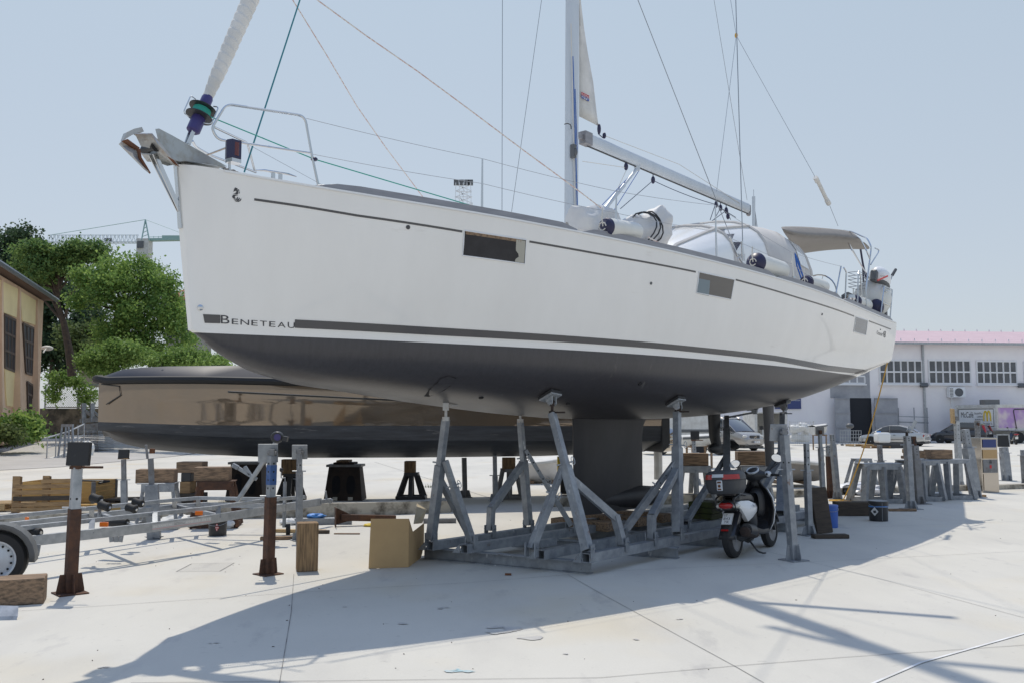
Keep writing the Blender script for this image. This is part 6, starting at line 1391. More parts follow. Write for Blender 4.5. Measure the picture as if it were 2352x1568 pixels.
# sticker on near beam
mat('sticker_grey', (.50, .51, .52), .5)
a, b = fx(NL, 346), fx(NL, 482); rt_ = (b - a).normalized(); nrm_ = rt_.cross(UP).normalized(); nrm_ = nrm_ if nrm_.y < 0 else -nrm_
m = MB(); o = a + nrm_ * .0265 - UP * .034; m.add([o, o + rt_ * (b - a).length, o + rt_ * (b - a).length + UP * .066, o + UP * .066], [(0, 1, 2, 3)]); stk = m.build('sticker', 'sticker_grey', tr)
m = MB(); L = (b - a).length; o = a + nrm_ * .028
m.text_on('098/163 0618', o + rt_ * L * .55 - UP * .005, rt_, UP, .030, L * .43); m.text_on('INTERMETAL', o + rt_ * L * .02 - UP * .004, rt_, UP, .022, L * .30); m.build('lettering', 'label_white', tr)
m = MB(); m.text_on('PRIKOLICE I', o + rt_ * L * .35 + UP * .01, rt_, UP, .011, L * .14); m.text_on('EURO AUTO KUKE', o + rt_ * L * .35 - UP * .007, rt_, UP, .011, L * .18); m.build('lettering', 'dark_print', tr)
m = MB(); o2 = o - UP * .028; m.add([o2, o2 + rt_ * L, o2 + rt_ * L + UP * .010, o2 + UP * .010], [(0, 1, 2, 3)]); m.build('pink_line', 'pink_print', tr)
# wheel and mudguard
wc = D(-8, 1283, 9.3); wr = wc.z; d = (NL[2] - NL[1]); d.z = 0; d.normalize(); ax = Vector((d.y, -d.x, 0)); ax = ax if ax.y < 0 else -ax
ax = Vector((.35, -.94, 0)).normalized()
m = MB(); R_ = .29; m.lathe(wc - ax * .11, ax, [(0, R_ * .66), (.0, R_ * .9), (.03, R_ * .99), (.11, R_), (.19, R_ * .99), (.22, R_ * .9), (.22, R_ * .66)], 36, caps=False); w = m.build('wheel', 'rubber', tr, smooth=True)
m = MB(); m.lathe(wc + ax * .02, ax, [(0, R_ * .66), (.09, R_ * .67), (.085, R_ * .6), (.04, R_ * .55), (.06, R_ * .3), (.07, 0)], 30); m.build('rim', 'mast_alu', w, smooth=True)
m = MB(); e2 = ax.cross(UP).normalized()
for k in range(14): t = 2 * math.pi * k / 14; q = wc + ax * .081 + (UP * math.cos(t) + e2 * math.sin(t)) * R_ * .50; m.lathe(q, ax, [(0, .012), (.002, .012)], 8)
m.build('rim_hole', 'tunnel_black', w)
m = MB(); rws = []
f_ = Vector((1, .25, 0)).normalized(); f_ = -e2 if e2.x < 0 else e2
for k in range(15): t = R(-100 + 195 * k / 14); rws.append([wc + (UP * math.cos(t) + f_ * math.sin(t)) * (R_ + .07) + ax * o for o in (-.13, .13, .135)] + [wc + (UP * math.cos(t) + f_ * math.sin(t)) * (R_ + .02) + ax * .135])
m.grid(rws); mg = m.build('mudguard', 'grey_plastic', tr, smooth=True); q = mg.modifiers.new('s', 'SOLIDIFY'); q.thickness = .008
# ================================================================= scooter (local frame: x forward, y left, z up)
rw_ = G(1686, 1280); fw_ = G(1770, 1254); hd = math.atan2(fw_.y - rw_.y, fw_.x - rw_.x)
sc = thing('scooter', 'black and white motor scooter with a grey top box parked beside the cradle', 'motor scooter', (rw_.x, rw_.y, 0), hd)
sc.rotation_euler = (R(-3.5), 0, hd)
LOC = dict(local=True)
WB = 1.27; RT = .235
def wheel(x, w, par):
    m = MB(); m.lathe((x, w / 2, RT), (0, -1, 0), [(0, RT * .66), (.005, RT * .86), (w * .2, RT * .98), (w * .5, RT), (w * .8, RT * .98), (w - .005, RT * .86), (w, RT * .66)], 32, caps=False); t = m.build('tyre', 'rubber', par, smooth=True, **LOC)
    m = MB(); m.lathe((x, w * .42, RT), (0, -1, 0), [(0, RT * .68), (.02, RT * .62), (w * .7, RT * .62), (w * .84, RT * .68)], 28)
    for k in range(5): a = 2 * math.pi * k / 5; m.bar((x, 0, RT), (x + math.cos(a) * RT * .64, 0, RT + math.sin(a) * RT * .64), .03, .04, up=(0, 1, 0))
    m.lathe((x, w * .45, RT), (0, -1, 0), [(0, .05), (w * .9, .05)], 14); m.build('rim', 'galvanised_dull', t, smooth=True, **LOC)
    if x < .5:
        m = MB(); m.lathe((x, .10, RT), (0, -1, 0), [(0, .07), (.03, .1)], 14); m.build('hub', 'black_steel', t, smooth=True, **LOC)
wheel(0, .125, sc); wheel(WB, .11, sc)
def loft(stations, n=18, pw=.75):   # (x, z centre, half width, half height)
    rows = []
    for x, z, w, h in stations:
        rows.append([(x, w * math.copysign(abs(math.cos(t)) ** pw, math.cos(t)), z + h * math.copysign(abs(math.sin(t)) ** pw, math.sin(t))) for t in [2 * math.pi * k / n for k in range(n)]])
    return rows
# tail body: black lower, white side panels
m = MB(); m.grid(loft([(-.16, .66, .03, .03), (-.10, .66, .09, .06), (.05, .64, .135, .09), (.25, .60, .155, .13), (.42, .53, .15, .17), (.55, .44, .13, .15), (.62, .38, .10, .10)]), True); m.build('tail_body', 'black_plastic', sc, smooth=True, **LOC)
for sy in (-1, 1):
    m = MB(); P = [(-.10, .675), (.05, .70), (.25, .69), (.43, .64), (.50, .585), (.47, .535), (.33, .475), (.21, .43), (.12, .50), (.02, .60), (-.06, .64)]
    cx, cz = .2, .59
    def bul(x, z): return sy * (.115 + .055 * math.exp(-((x - .28) / .25) ** 2 - ((z - .58) / .12) ** 2) + .02 * min(1, (x + .1) * 2))
    ring = [(x, z) for x, z in P]; rows = []
    for k in (1., .75, .5, .25, .02): rows.append([(cx + (x - cx) * k, bul(cx + (x - cx) * k, cz + (z - cz) * k) + sy * .012 * (1 - k ** 4), cz + (z - cz) * k) for x, z in ring])
    m.grid(rows, True); m.add([(cx + (x - cx), sy * .09, cz + (z - cz)) for x, z in ring] + rows[0], [(i, (i + 1) % 11, 11 + (i + 1) % 11, 11 + i) for i in range(11)])
    m.build('side_panel', 'white_paint', sc, smooth=True, ang=50, **LOC)
m = MB(); vs, fs, asp = text_geo("Neo's"); m.add([(.25 + u * .16, -(.115 + .055 * math.exp(-((.25 + u * .16 - .28) / .25) ** 2 - ((.60 + v * .05 - .58) / .12) ** 2) + .035 + .008), .605 + v * .05 - u * .005) for u, v in vs], fs); m.build('lettering', 'dark_print', sc, **LOC)
# engine and lower swing unit
m = MB(); m.grid(loft([(.0, .27, .07, .06), (.12, .27, .09, .09), (.3, .28, .11, .11), (.48, .30, .11, .11), (.58, .32, .07, .07)]), True); m.tube([(.42, -.05, .22), (.30, -.08, .20)], .05, 8); m.build('engine', 'black_steel', sc, smooth=True, **LOC)
m = MB(); m.lathe((-.02, -.17, .33), (1, .02, -.16), [(0, .03), (.005, .062), (.03, .068), (.22, .07), (.36, .06), (.40, .03)], 18); m.build('exhaust', 'rust_dark', sc, smooth=True, **LOC)
m = MB(); m.lathe((.04, -.172, .345), (1, .02, -.16), [(0, .078), (.20, .082)], 18); m.tube([(.33, -.15, .25), (.42, -.1, .2), (.5, -.06, .22)], .018, 8); m.build('heat_shield', 'black_plastic', sc, smooth=True, **LOC)
# rear fender with plate
m = MB(); rows = []
for t in range(7):
    k = t / 6; x = .10 - .30 * k; z = .60 - .36 * k; w = .105 - .01 * k; rows.append([(x + .05, w, z), (x - .005, w * .95, z + .005), (x - .03, 0, z + .01), (x - .005, -w * .95, z + .005), (x + .05, -w, z)])
m.grid(rows); o = m.build('rear_fender', 'scooter_black', sc, smooth=True, ang=60, **LOC); q = o.modifiers.new('s', 'SOLIDIFY'); q.thickness = .012
pn = Vector((-.77, 0, .64)).normalized(); pu = Vector((.64, 0, .77)).normalized(); pc_ = Vector((-.095, 0, .475)) + pn * .02; pr = Vector((0, -1, 0))
def pq(x, z, o=0): return pc_ + pr * x + pu * z + pn * o
m = MB(); m.prism([pq(-.07, -.085), pq(.07, -.085), pq(.07, .085), pq(-.07, .085)], pn * .008); lp_ = m.build('number_plate', 'label_white', sc, bevel=.003, **LOC)
m = MB()
for t_, z, w in (('ST', .032, .045), ('843', -.018, .085), ('TR', -.068, .065)): m.text_on(t_, pq(-.05 if t_ != 'TR' else -.035, z, .0095), pr, pu, .036, w)
m.tube([pq(-.067, -.082, .009), pq(.067, -.082, .009), pq(.067, .082, .009), pq(-.067, .082, .009)], .002, 4, closed=True); m.build('lettering', 'dark_print', lp_, **LOC)
m = MB(); m.prism([pq(-.045, -.18, -.0), pq(.045, -.18, -.0), pq(.045, -.16, -.0), pq(-.045, -.16, 0)], pn * .012); m.build('reflector', 'red_lens', sc, **LOC)
# tail light and indicators
m = MB(); m.ball((-.13, 0.0, .655), (.045, .10, .042), 20, 12); m.build('tail_light', 'red_lens', sc, smooth=True, **LOC)
mat('clear_lens', (.55, .53, .48), .15, coat=.6)
for sy in (-1, 1): m = MB(); m.ball((-.07, sy * .115, .648), (.085, .04, .034), 16, 10); m.build('indicator', 'clear_lens', sc, smooth=True, **LOC)
# seat, grab rail, rack
m = MB(); m.grid(loft([(-.02, .73, .05, .02), (.05, .735, .115, .045), (.25, .74, .13, .055), (.42, .72, .13, .06), (.56, .68, .10, .05), (.62, .66, .04, .02)], 16, .65), True); m.build('seat', 'black_plastic', sc, smooth=True, **LOC)
m = MB()
for sy in (-1, 1): m.tube(arc([(-.02, sy * .10, .58), (-.13, sy * .13, .60), (-.16, sy * .12, .74), (.06, sy * .12, .79), (.22, sy * .13, .76)], .05), .011, 7)
m.tube([(-.10, -.12, .785), (-.10, .12, .785)], .01, 6); m.build('grab_rail', 'scooter_black', sc, smooth=True, **LOC)
# top box
mat('box_grey', (.052, .055, .06), .5, col2=(.062, .065, .07), scale=4)
rows = []
for z, hx, hy in ((.80, .15, .17), (.815, .175, .20), (.88, .20, .225), (.965, .205, .235), (.972, .207, .237)):
    rows.append([(-.07 + hx * math.copysign(abs(math.cos(t)) ** .55, math.cos(t)), hy * math.copysign(abs(math.sin(t)) ** .55, math.sin(t)), z) for t in [2 * math.pi * k / 32 for k in range(32)]])
m = MB(); m.grid(rows, True); m.poly(list(reversed(rows[0]))); tbx = m.build('top_box', 'box_grey', sc, smooth=True, ang=50, **LOC)
rows = []
for z, k in ((.976, 1.0), (1.02, .985), (1.055, .93), (1.08, .80), (1.092, .55), (1.097, .2)):
    rows.append([(-.07 + (.205 * k) * math.copysign(abs(math.cos(t)) ** .6, math.cos(t)), .236 * k * math.copysign(abs(math.sin(t)) ** .6, math.sin(t)), z) for t in [2 * math.pi * q / 32 for q in range(32)]])
m = MB(); m.grid(rows, True); m.poly(rows[-1]); m.build('lid', 'box_grey', tbx, smooth=True, ang=60, **LOC)
def bx(t, z, k, o=.0):   # point on the lid flank
    return (-.07 + ((.205 + o) * k) * math.copysign(abs(math.cos(t)) ** .6, math.cos(t)), (.236 + o) * k * math.copysign(abs(math.sin(t)) ** .6, math.sin(t)), z)
def band(t0, t1, z0, z1, k0, k1, name, mt, o=.004, n=8): m = MB(); m.grid([[bx(t0 + (t1 - t0) * i / n, z0, k0, o), bx(t0 + (t1 - t0) * i / n, z1, k1, o)] for i in range(n + 1)]); m.build(name, mt, tbx, smooth=True, **LOC)
pi = math.pi
band(pi * 1.02, pi * 1.40, .985, 1.045, 1.0, .955, 'red_reflector', 'red_lens'); band(pi * .72, pi * .93, .985, 1.045, 1.0, .955, 'red_reflector', 'red_lens'); band(pi * .93, pi * 1.03, 1.01, 1.05, .992, .945, 'lid_badge', 'mast_alu', .006)
m = MB(); m.box((-.275, .0, .91), (.02, .075, .13)); lk = m.build('lock_plate', 'mast_alu', tbx, bevel=.008, **LOC); m = MB(); m.lathe((-.286, 0, .905), (-1, 0, 0), [(0, .018), (.004, .018)], 14); m.box((-.286, 0, .95), (.004, .05, .02)); m.box((-.286, 0, .865), (.004, .045, .018)); m.build('lock', 'rust_bright', lk, **LOC)
# floorboard and front shield
m = MB(); m.grid(loft([(.50, .30, .11, .06), (.70, .26, .15, .04), (.90, .26, .15, .045), (1.0, .32, .13, .07)], 16, .5), True); m.build('floorboard', 'black_plastic', sc, smooth=True, **LOC)
rows = []
for z, x, w, c in ((.20, .92, .07, .02), (.26, .93, .15, .03), (.36, .955, .20, .04), (.52, .98, .225, .05), (.68, .965, .21, .05), (.80, .93, .16, .05), (.88, .90, .10, .04), (.93, .89, .07, .03)):
    rows.append([(x + c * 1.6 - c * 2.2 * abs(u) ** 2.2, w * u, z) for u in (-1, -.9, -.7, -.4, 0, .4, .7, .9, 1)])
m = MB(); m.grid(rows); o = m.build('leg_shield', 'scooter_black', sc, smooth=True, ang=70, **LOC); q = o.modifiers.new('s', 'SOLIDIFY'); q.thickness = .02
m = MB(); rows2 = [[(x + .045, y * .98, z) for x, y, z in r] for r in rows[1:6]]; m.grid(rows2); o = m.build('front_fairing', 'white_paint', sc, smooth=True, ang=70, **LOC); q = o.modifiers.new('s', 'SOLIDIFY'); q.thickness = .02
m = MB(); m.grid(loft([(.83, .62, .06, .14), (.87, .62, .09, .18), (.93, .62, .11, .2)], 16), True); m.build('glove_box', 'black_plastic', sc, smooth=True, **LOC)
m = MB(); m.tube([(WB, 0, RT), (1.15, 0, .55), (.93, 0, .95)], [.03, .05, .05], 10); m.bar((WB, .08, RT), (1.17, .08, .5), .04); m.bar((WB, -.08, RT), (1.17, -.08, .5), .04); m.build('fork', 'black_steel', sc, smooth=True, **LOC)
m = MB(); rows = []
for k in range(9): a = R(20 + 130 * k / 8); rows.append([(WB + math.cos(a) * (RT + .03 - abs(u) * .02), u * .075, RT + math.sin(a) * (RT + .03 - abs(u) * .02)) for u in (-1, -.5, 0, .5, 1)])
m.grid(rows); o = m.build('front_fender', 'scooter_black', sc, smooth=True, **LOC); q = o.modifiers.new('s', 'SOLIDIFY'); q.thickness = .012
# handlebar cover, clock, grips, mirrors
m = MB(); m.grid([[(.90 + dx, y, .985 + dz) for dx, dz in [(r * math.cos(t) * 1.15, r * math.sin(t)) for t in [2 * pi * k / 14 for k in range(14)]]] for y, r in ((-.23, .02), (-.20, .035), (-.12, .05), (-.06, .085), (0, .10), (.06, .085), (.12, .05), (.20, .035), (.23, .02))], True); m.tube([(.90, 0, .95), (.92, 0, .86)], .06, 10); m.build('handlebar_cover', 'black_plastic', sc, smooth=True, **LOC)
m = MB(); n_ = Vector((-.55, 0, .83)).normalized(); m.lathe(Vector((.86, 0, 1.04)), n_, [(0, .078), (.022, .080), (.026, .068), (.016, .062)], 24, squash=1.1); ck = m.build('speedometer', 'mast_alu', sc, smooth=True, **LOC)
m = MB(); m.lathe(Vector((.86, 0, 1.04)) + n_ * .014, n_, [(0, .063), (.002, .063)], 22, squash=1.1); m.build('dial', 'smoke_glass', ck, **LOC)
for sy in (-1, 1):
    m = MB(); m.tube([(.895, sy * .22, .985), (.885, sy * .35, .975)], .017, 10); m.build('grip', 'rubber', sc, smooth=True, **LOC)
    m = MB(); m.ball((.895, sy * .19, .995), (.045, .05, .042), 14, 10); sw = m.build('switch_housing', 'mast_alu', sc, smooth=True, **LOC); m = MB(); m.ball((.862, sy * .19, .995), (.015, .022, .02), 10, 6); m.build('switch', 'black_plastic', sw, smooth=True, **LOC)
    m = MB(); m.tube([(.93, sy * .22, .975), (.955, sy * .36, .965)], .006, 6); m.build('brake_lever', 'stainless', sc, smooth=True, **LOC)
    m = MB(); mc = Vector((.93, sy * .30 - .03, 1.20 if sy < 0 else 1.14)); m.tube([(.91, sy * .16, 1.01), tuple(mc - Vector((0, 0, .07)))], .006, 6); m.ball(mc, (.022, .085, .055), 18, 12, Euler((R(18 * -sy), 0, 0)).to_matrix()); mr = m.build('mirror', 'black_plastic', sc, smooth=True, **LOC)
    m = MB(); rr = Euler((R(18 * -sy), 0, 0)).to_matrix(); m.poly([mc + rr @ Vector((-.023, .077 * math.cos(t), .048 * math.sin(t))) for t in [2 * pi * k / 22 for k in range(22)]]); m.build('mirror_glass', 'mirror_glass', mr, **LOC)
m = MB(); m.tube(arc([(.35, -.05, .22), (.30, -.20, .05), (.36, -.25, .02), (.42, -.25, .02)], .03), .012, 7); m.tube([(.35, .05, .22), (.30, .18, .02)], .012, 7); m.build('centre_stand', 'black_steel', sc, smooth=True, **LOC)
# ================================================================= dark motor yacht behind
my = None
Pa = D(203, 960, 16.9); Pb = D(1528, 960, 19.4)
mdx = Vector((Pb.x - Pa.x, Pb.y - Pa.y, 0)); ML = mdx.length; mdx.normalize(); mn = Vector((mdx.y, -mdx.x, 0)); mn = mn if mn.y < 0 else -mn
my = thing('motor_yacht', 'bronze and black motor yacht hull standing on low stands behind the white yacht', 'motor yacht', (Pa.x, Pa.y, 0))
MW = Wall((Pa.x, Pa.y), (Pb.x, Pb.y))
def mz(px, py, off=0): return MW(px, py, off).z
def mtab(L): return [(((MW(x, 900) - Pa).dot(mdx)), mz(x, y)) for x, y in L]
TOPZ = mtab([(200, 868), (230, 874), (500, 876), (800, 884), (1100, 892), (1530, 905)]); BOOT = mtab([(205, 968), (460, 975.6), (1005, 977), (1530, 977)])
CHI = mtab([(200, 985), (500, 1003), (900, 1010), (1530, 1012)]); BOTZ = mtab([(215, 1002), (240, 1018), (300, 1032), (400, 1042), (500, 1050), (700, 1055), (1000, 1054), (1300, 1050), (1530, 1040)])
def MP(t, off, z): return Vector((Pa.x, Pa.y, 0)) + mdx * t - mn * 1.55 + mn * off + UP * z
ts = [0, .08, .2, .45, .8, 1.3, 2, 3, 4, 5, 6, 7, 8, 9, 10, 11, ML]
def hwf(t): return 1.55 * (1 - (1 - min(t / 2.2, 1)) ** 2.2 * .5)
def hullrows(zfn, seq):
    out = []
    for t in ts: out.append([MP(t, hwf(t) * k, z) for k, z in seq(t)])
    return out
def strip_(name, mt, seq, both=True, ang=35):
    m = MB(); r = hullrows(None, seq); m.grid(r)
    if both: m.grid([[Vector(p) - mn * 2 * ((Vector(p) - (Vector((Pa.x, Pa.y, 0)) - mn * 1.55)).dot(mn)) for p in rr] for rr in r])
    # close the bow face and the stern
    for rr in (r[0], r[-1]):
        mir = [Vector(p) - mn * 2 * ((Vector(p) - (Vector((Pa.x, Pa.y, 0)) - mn * 1.55)).dot(mn)) for p in rr]; m.grid([rr, mir])
    return m.build(name, mt, my, smooth=True, ang=ang)
strip_('hull', 'bronze_hull', lambda t: [(1.0, lerp(TOPZ, t)), (1.0, lerp(TOPZ, t) - .25), (.985, (lerp(TOPZ, t) + lerp(BOOT, t)) / 2), (.955, lerp(BOOT, t) + .1), (.95, lerp(BOOT, t))])
strip_('underbody', 'yacht_bottom', lambda t: [(.951, lerp(BOOT, t)), (.945, (lerp(BOOT, t) + lerp(CHI, t)) / 2), (.93, lerp(CHI, t)), (.90, lerp(CHI, t) - .03), (.55, lerp(BOTZ, t) + .12), (.2, lerp(BOTZ, t) + .0), (0, lerp(BOTZ, t) - .02)])
DKZ = mtab([(200, 862), (260, 843), (330, 838), (640, 836), (1530, 845)])
strip_('deck', 'yacht_deck', lambda t: [(1.02, lerp(TOPZ, t) + .04), (1.0, lerp(TOPZ, t) + .08), (.84, lerp(DKZ, t) - .01), (.80, lerp(DKZ, t)), (0, lerp(DKZ, t) + .04)])
m = MB(); rr_ = []
for t in ts: c = MP(t, hwf(t) + .02, lerp(TOPZ, t) + .035); rr_.append(c)
m.tube([MP(-.12, -.4, rr_[0].z), MP(-.13, .3, rr_[0].z), MP(-.07, hwf(0) * .9, rr_[0].z)] + rr_, .075, 8); m.build('rubbing_strake', 'rubber', my, smooth=True)
m = MB(); A_ = MP(0, 0, 0)
dl_ = [(214, 878), (262, 884), (266, 905), (228, 926)]
P = [MW(x, y, .0) for x, y in dl_]; m.tube([p + mn * (hwf((p - Pa).dot(mdx)) - 1.55 + .02) for p in P], .012, 5); m.build('door_seam', 'black_plastic', my)
m = MB()
for t, a in ((.9, 0),): pass
m.prism([MP(ML - .05, 1.5, 1.05), MP(ML + .12, 1.5, 1.2), MP(ML + .12, 1.5, 2.15), MP(ML - .05, 1.5, 2.2)], -mn * 3.0); m.build('transom', 'black_plastic', my)
m = MB(); m.slab([MP(1.2, 1.25, mz(300, 846)), MP(2.8, 1.3, mz(400, 846)), MP(2.8, .9, mz(400, 841)), MP(1.2, .8, mz(300, 841))], .02); m.build('deck_hatch', 'gutter', my)
# ================================================================= crates and pallets at the left
def pallet(label, c, L, Wd, yaw, standing=False, mt='pallet_wood', group='wooden pallets'):
    T = thing('pallet', label, 'pallet', c, R(yaw), group)
    rot = Euler((R(82), 0, 0)).to_matrix() if standing else Matrix.Identity(3); off = Vector((0, 0, 0))
    def bx_(m, x, y, z, a, b, h): q = rot @ Vector((x, y, z)); m.box(q + Vector((0, 0, Wd / 2 if standing else 0)), (a, b, h), rot)
    for k in range(6): m = MB(); bx_(m, 0, -Wd / 2 + Wd * (k + .5) / 6, .13, L, Wd / 9, .02); m.build('board', mt, T, local=True)
    for k in (-1, 0, 1): m = MB(); bx_(m, k * (L / 2 - .07), 0, .07, .10, Wd, .10); m.build('bearer', mt, T, local=True)
    for k in (-1, 0, 1): m = MB(); bx_(m, 0, k * (Wd / 2 - .06), .01, L, .10, .02); m.build('bottom_board', mt, T, local=True)
    return T
cy = GG(125, 1172); cc = thing('board_crate', 'orange board crate standing behind the upright pallet at the left', 'crate', cy)
x0, x1 = D(44, 1180, cy.y + .3).x, D(212, 1180, cy.y + .3).x; zt_ = D(120, 1108, cy.y + .3).z
for nm, P in (('front', [(x0, cy.y + .3), (x1, cy.y + .3)]), ('back', [(x0, cy.y + 1.3), (x1, cy.y + 1.3)]), ('side', [(x1, cy.y + .3), (x1, cy.y + 1.3)]), ('side', [(x0, cy.y + .3), (x0, cy.y + 1.3)])):
    m = MB(); H = zt_ - cy.z
    for k in range(5): z0 = cy.z + .03 + k * H / 5; m.slab([(P[0][0], P[0][1], z0), (P[1][0], P[1][1], z0), (P[1][0], P[1][1], z0 + H / 5 - .012), (P[0][0], P[0][1], z0 + H / 5 - .012)], .022)
    m.build(nm, 'crate_board', cc)
m = MB()
for x, y in ((x0, .3), (x1, .3), (x0, 1.3), (x1, 1.3)): m.bar((x, cy.y + y, cy.z), (x, cy.y + y, zt_ + .02), .07)
m.build('corner_post', 'galvanised_dull', cc)
p = GG(112, 1176); T = thing('pallet', 'brown slatted pallet standing upright against the board crate', 'pallet', p, group='wooden pallets')
Yp = p.y; f = lambda x, y: D(x, y, Yp + (1176 - y) * .0016)
for (xa, xb, yt_) in ((31, 49, 1093), (100, 116, 1092), (170, 183, 1100)):
    m = MB(); m.slab([f(xa - 3, 1178), f(xb - 5, 1178), f(xb, yt_), f(xa + 1, yt_)], .09); m.build('bearer', 'pallet_wood', T)
for y, x_0, x_1, h in ((1100, 98, 180, 9), (1112, 40, 180, 9), (1125, 38, 178, 10), (1139, 34, 178, 10), (1153, 32, 176, 10), (1165, 30, 174, 9)):
    m = MB(); m.slab([v_ - Vector((0, .055, 0)) for v_ in (f(x_0, y + h), f(x_1, y + h - 3), f(x_1, y - 3), f(x_0, y))], .022); m.build('board', 'pallet_wood' if y != 1139 else 'dark_timber', T)
q = GG(10, 1174)
T = pallet('pale low pallet cut by the left edge of the view', (q.x - .15, q.y + .3, q.z + .02), 1.1, .8, 20, mt='pale_timber')
q = GG(250, 1166); T = pallet('dark low pallet lying behind the thin grey prop', (q.x, q.y + .4, q.z + .02), 1.2, .8, 8, mt='dark_timber')
gblock('orange board box base under the dark low pallet', GG(232, 1170), (.9, .3, .12), 4, 'crate_board', 'board_box', 'box')
# folding black frame on the crate
m = MB(); a = D(186, 1102, cy.y + .5); m.tube([a, D(252, 1104, cy.y + .6), D(230, 1108, cy.y + .5), D(186, 1110, cy.y + .5)], .02, 6); m.tube([a + UP * .06, a - UP * .12], .03, 6); tag(m.build('folding_stand', 'black_steel'), 'black folded metal frame lying on top of the board crate', 'metal frame')
# ================================================================= left yard: hand rail, lattice stand, stacked gratings, white bag, white hull bit
hr = thing('hand_railing', 'grey metal hand railing sloping up beside the lane at the left', 'railing', GG(110, 1056)); base = GG(110, 1057); Y0 = base.y
pts_t = [D(109, 1004, Y0), D(157, 990, Y0 + 1.8), D(193, 973, Y0 + 3.4)]; pts_b = [D(107, 1056, Y0), D(157, 1043, Y0 + 1.8), D(193, 1026, Y0 + 3.4)]
m = MB()
for a, b in zip(pts_t, pts_t[1:]): m.tube([a, b], .035, 6)
m.build('top_rail', 'galvanised_bright', hr)
m = MB()
for a, b, c, d in zip(pts_t, pts_t[1:], pts_b, pts_b[1:]): m.tube([a.lerp(c, .45), b.lerp(d, .45)], .02, 5)
m.build('mid_rail', 'galvanised_bright', hr)
for k in range(6):
    t = k / 5 * 2; i = min(1, int(t)); u = t - i; m = MB(); m.tube([pts_t[i].lerp(pts_t[i + 1], u), pts_b[i].lerp(pts_b[i + 1], u)], .03, 6); m.build('post', 'galvanised_bright', hr)
m = MB(); m.bar(pts_b[0] - UP * .02, pts_b[-1] - UP * .02, .25, .12); m.build('plinth', 'dirty_white', hr)
ls = thing('lattice_stand', 'tall narrow galvanised stand with tapering legs beside the hand railing', 'boat stand', GG(152, 1055)); b = GG(152, 1055)
for x in (133, 147, 157, 170): m = MB(); m.bar(D(x, 1052, b.y), D(143 + (x - 133) * .62, 974, b.y + .2), .075); m.build('leg', 'galvanised', ls)
m = MB(); m.bar(D(128, 1054, b.y), D(178, 1054, b.y), .3, .06); m.bar(D(142, 976, b.y + .2), D(168, 976, b.y + .2), .12); m.bar(D(138, 1020, b.y + .1), D(168, 1020, b.y + .1), .04); m.build('cross_bar', 'galvanised', ls)
b = GG(218, 1044)
for k in range(13):
    for j in range(3):
        c = D(204 + j * 11, 1036 - k * 3.9, b.y); m = MB(); m.box(c + Vector((rnd(-.03, .03), j * .15 + .3, 0)), (.33, 1.3, .045), Euler((0, 0, R(-12 + rnd(-3, 3)))).to_matrix()) ; o = m.build('grating', 'galvanised', bevel=.008)
        tag(o, 'one of the flat galvanised gratings stacked behind the motor yacht bow', 'grating', 'stacked gratings')
rag('big_bag', 'white sack slumped against the stack of gratings', GG(196, 1050), (.35, .3, .45), 'label_white', 31, 'sack')
m = MB(); a = GG(245, 1034); m.prism([D(240, 1028, a.y), D(335, 1028, a.y), D(320, 1012, a.y), D(240, 985, a.y)], (0, 1.5, 0)); tag(m.build('glossy_boat_section', 'white_paint', bevel=.03), 'white glossy hull panel lying behind the motor yacht bow', 'panel')
gt = thing('gantry_frame', 'grey steel frame with diagonal braces standing below the stone wall', 'steel frame', GG(198, 1010)); Yg = 50.
for P in ([(192, 972), (192, 925)], [(212, 968), (212, 925)]): m = MB(); m.bar(D(*P[0], Yg), D(*P[1], Yg), .22); m.build('post', 'galvanised', gt)
m = MB(); m.bar(D(185, 965, Yg), D(232, 963, Yg), .22); m.bar(D(196, 942, Yg), D(226, 965, Yg), .15); m.bar(D(212, 942, Yg), D(236, 962, Yg), .12); m.bar(D(180, 985, Yg), D(236, 980, Yg), .3, .5); m.build('brace', 'galvanised', gt)
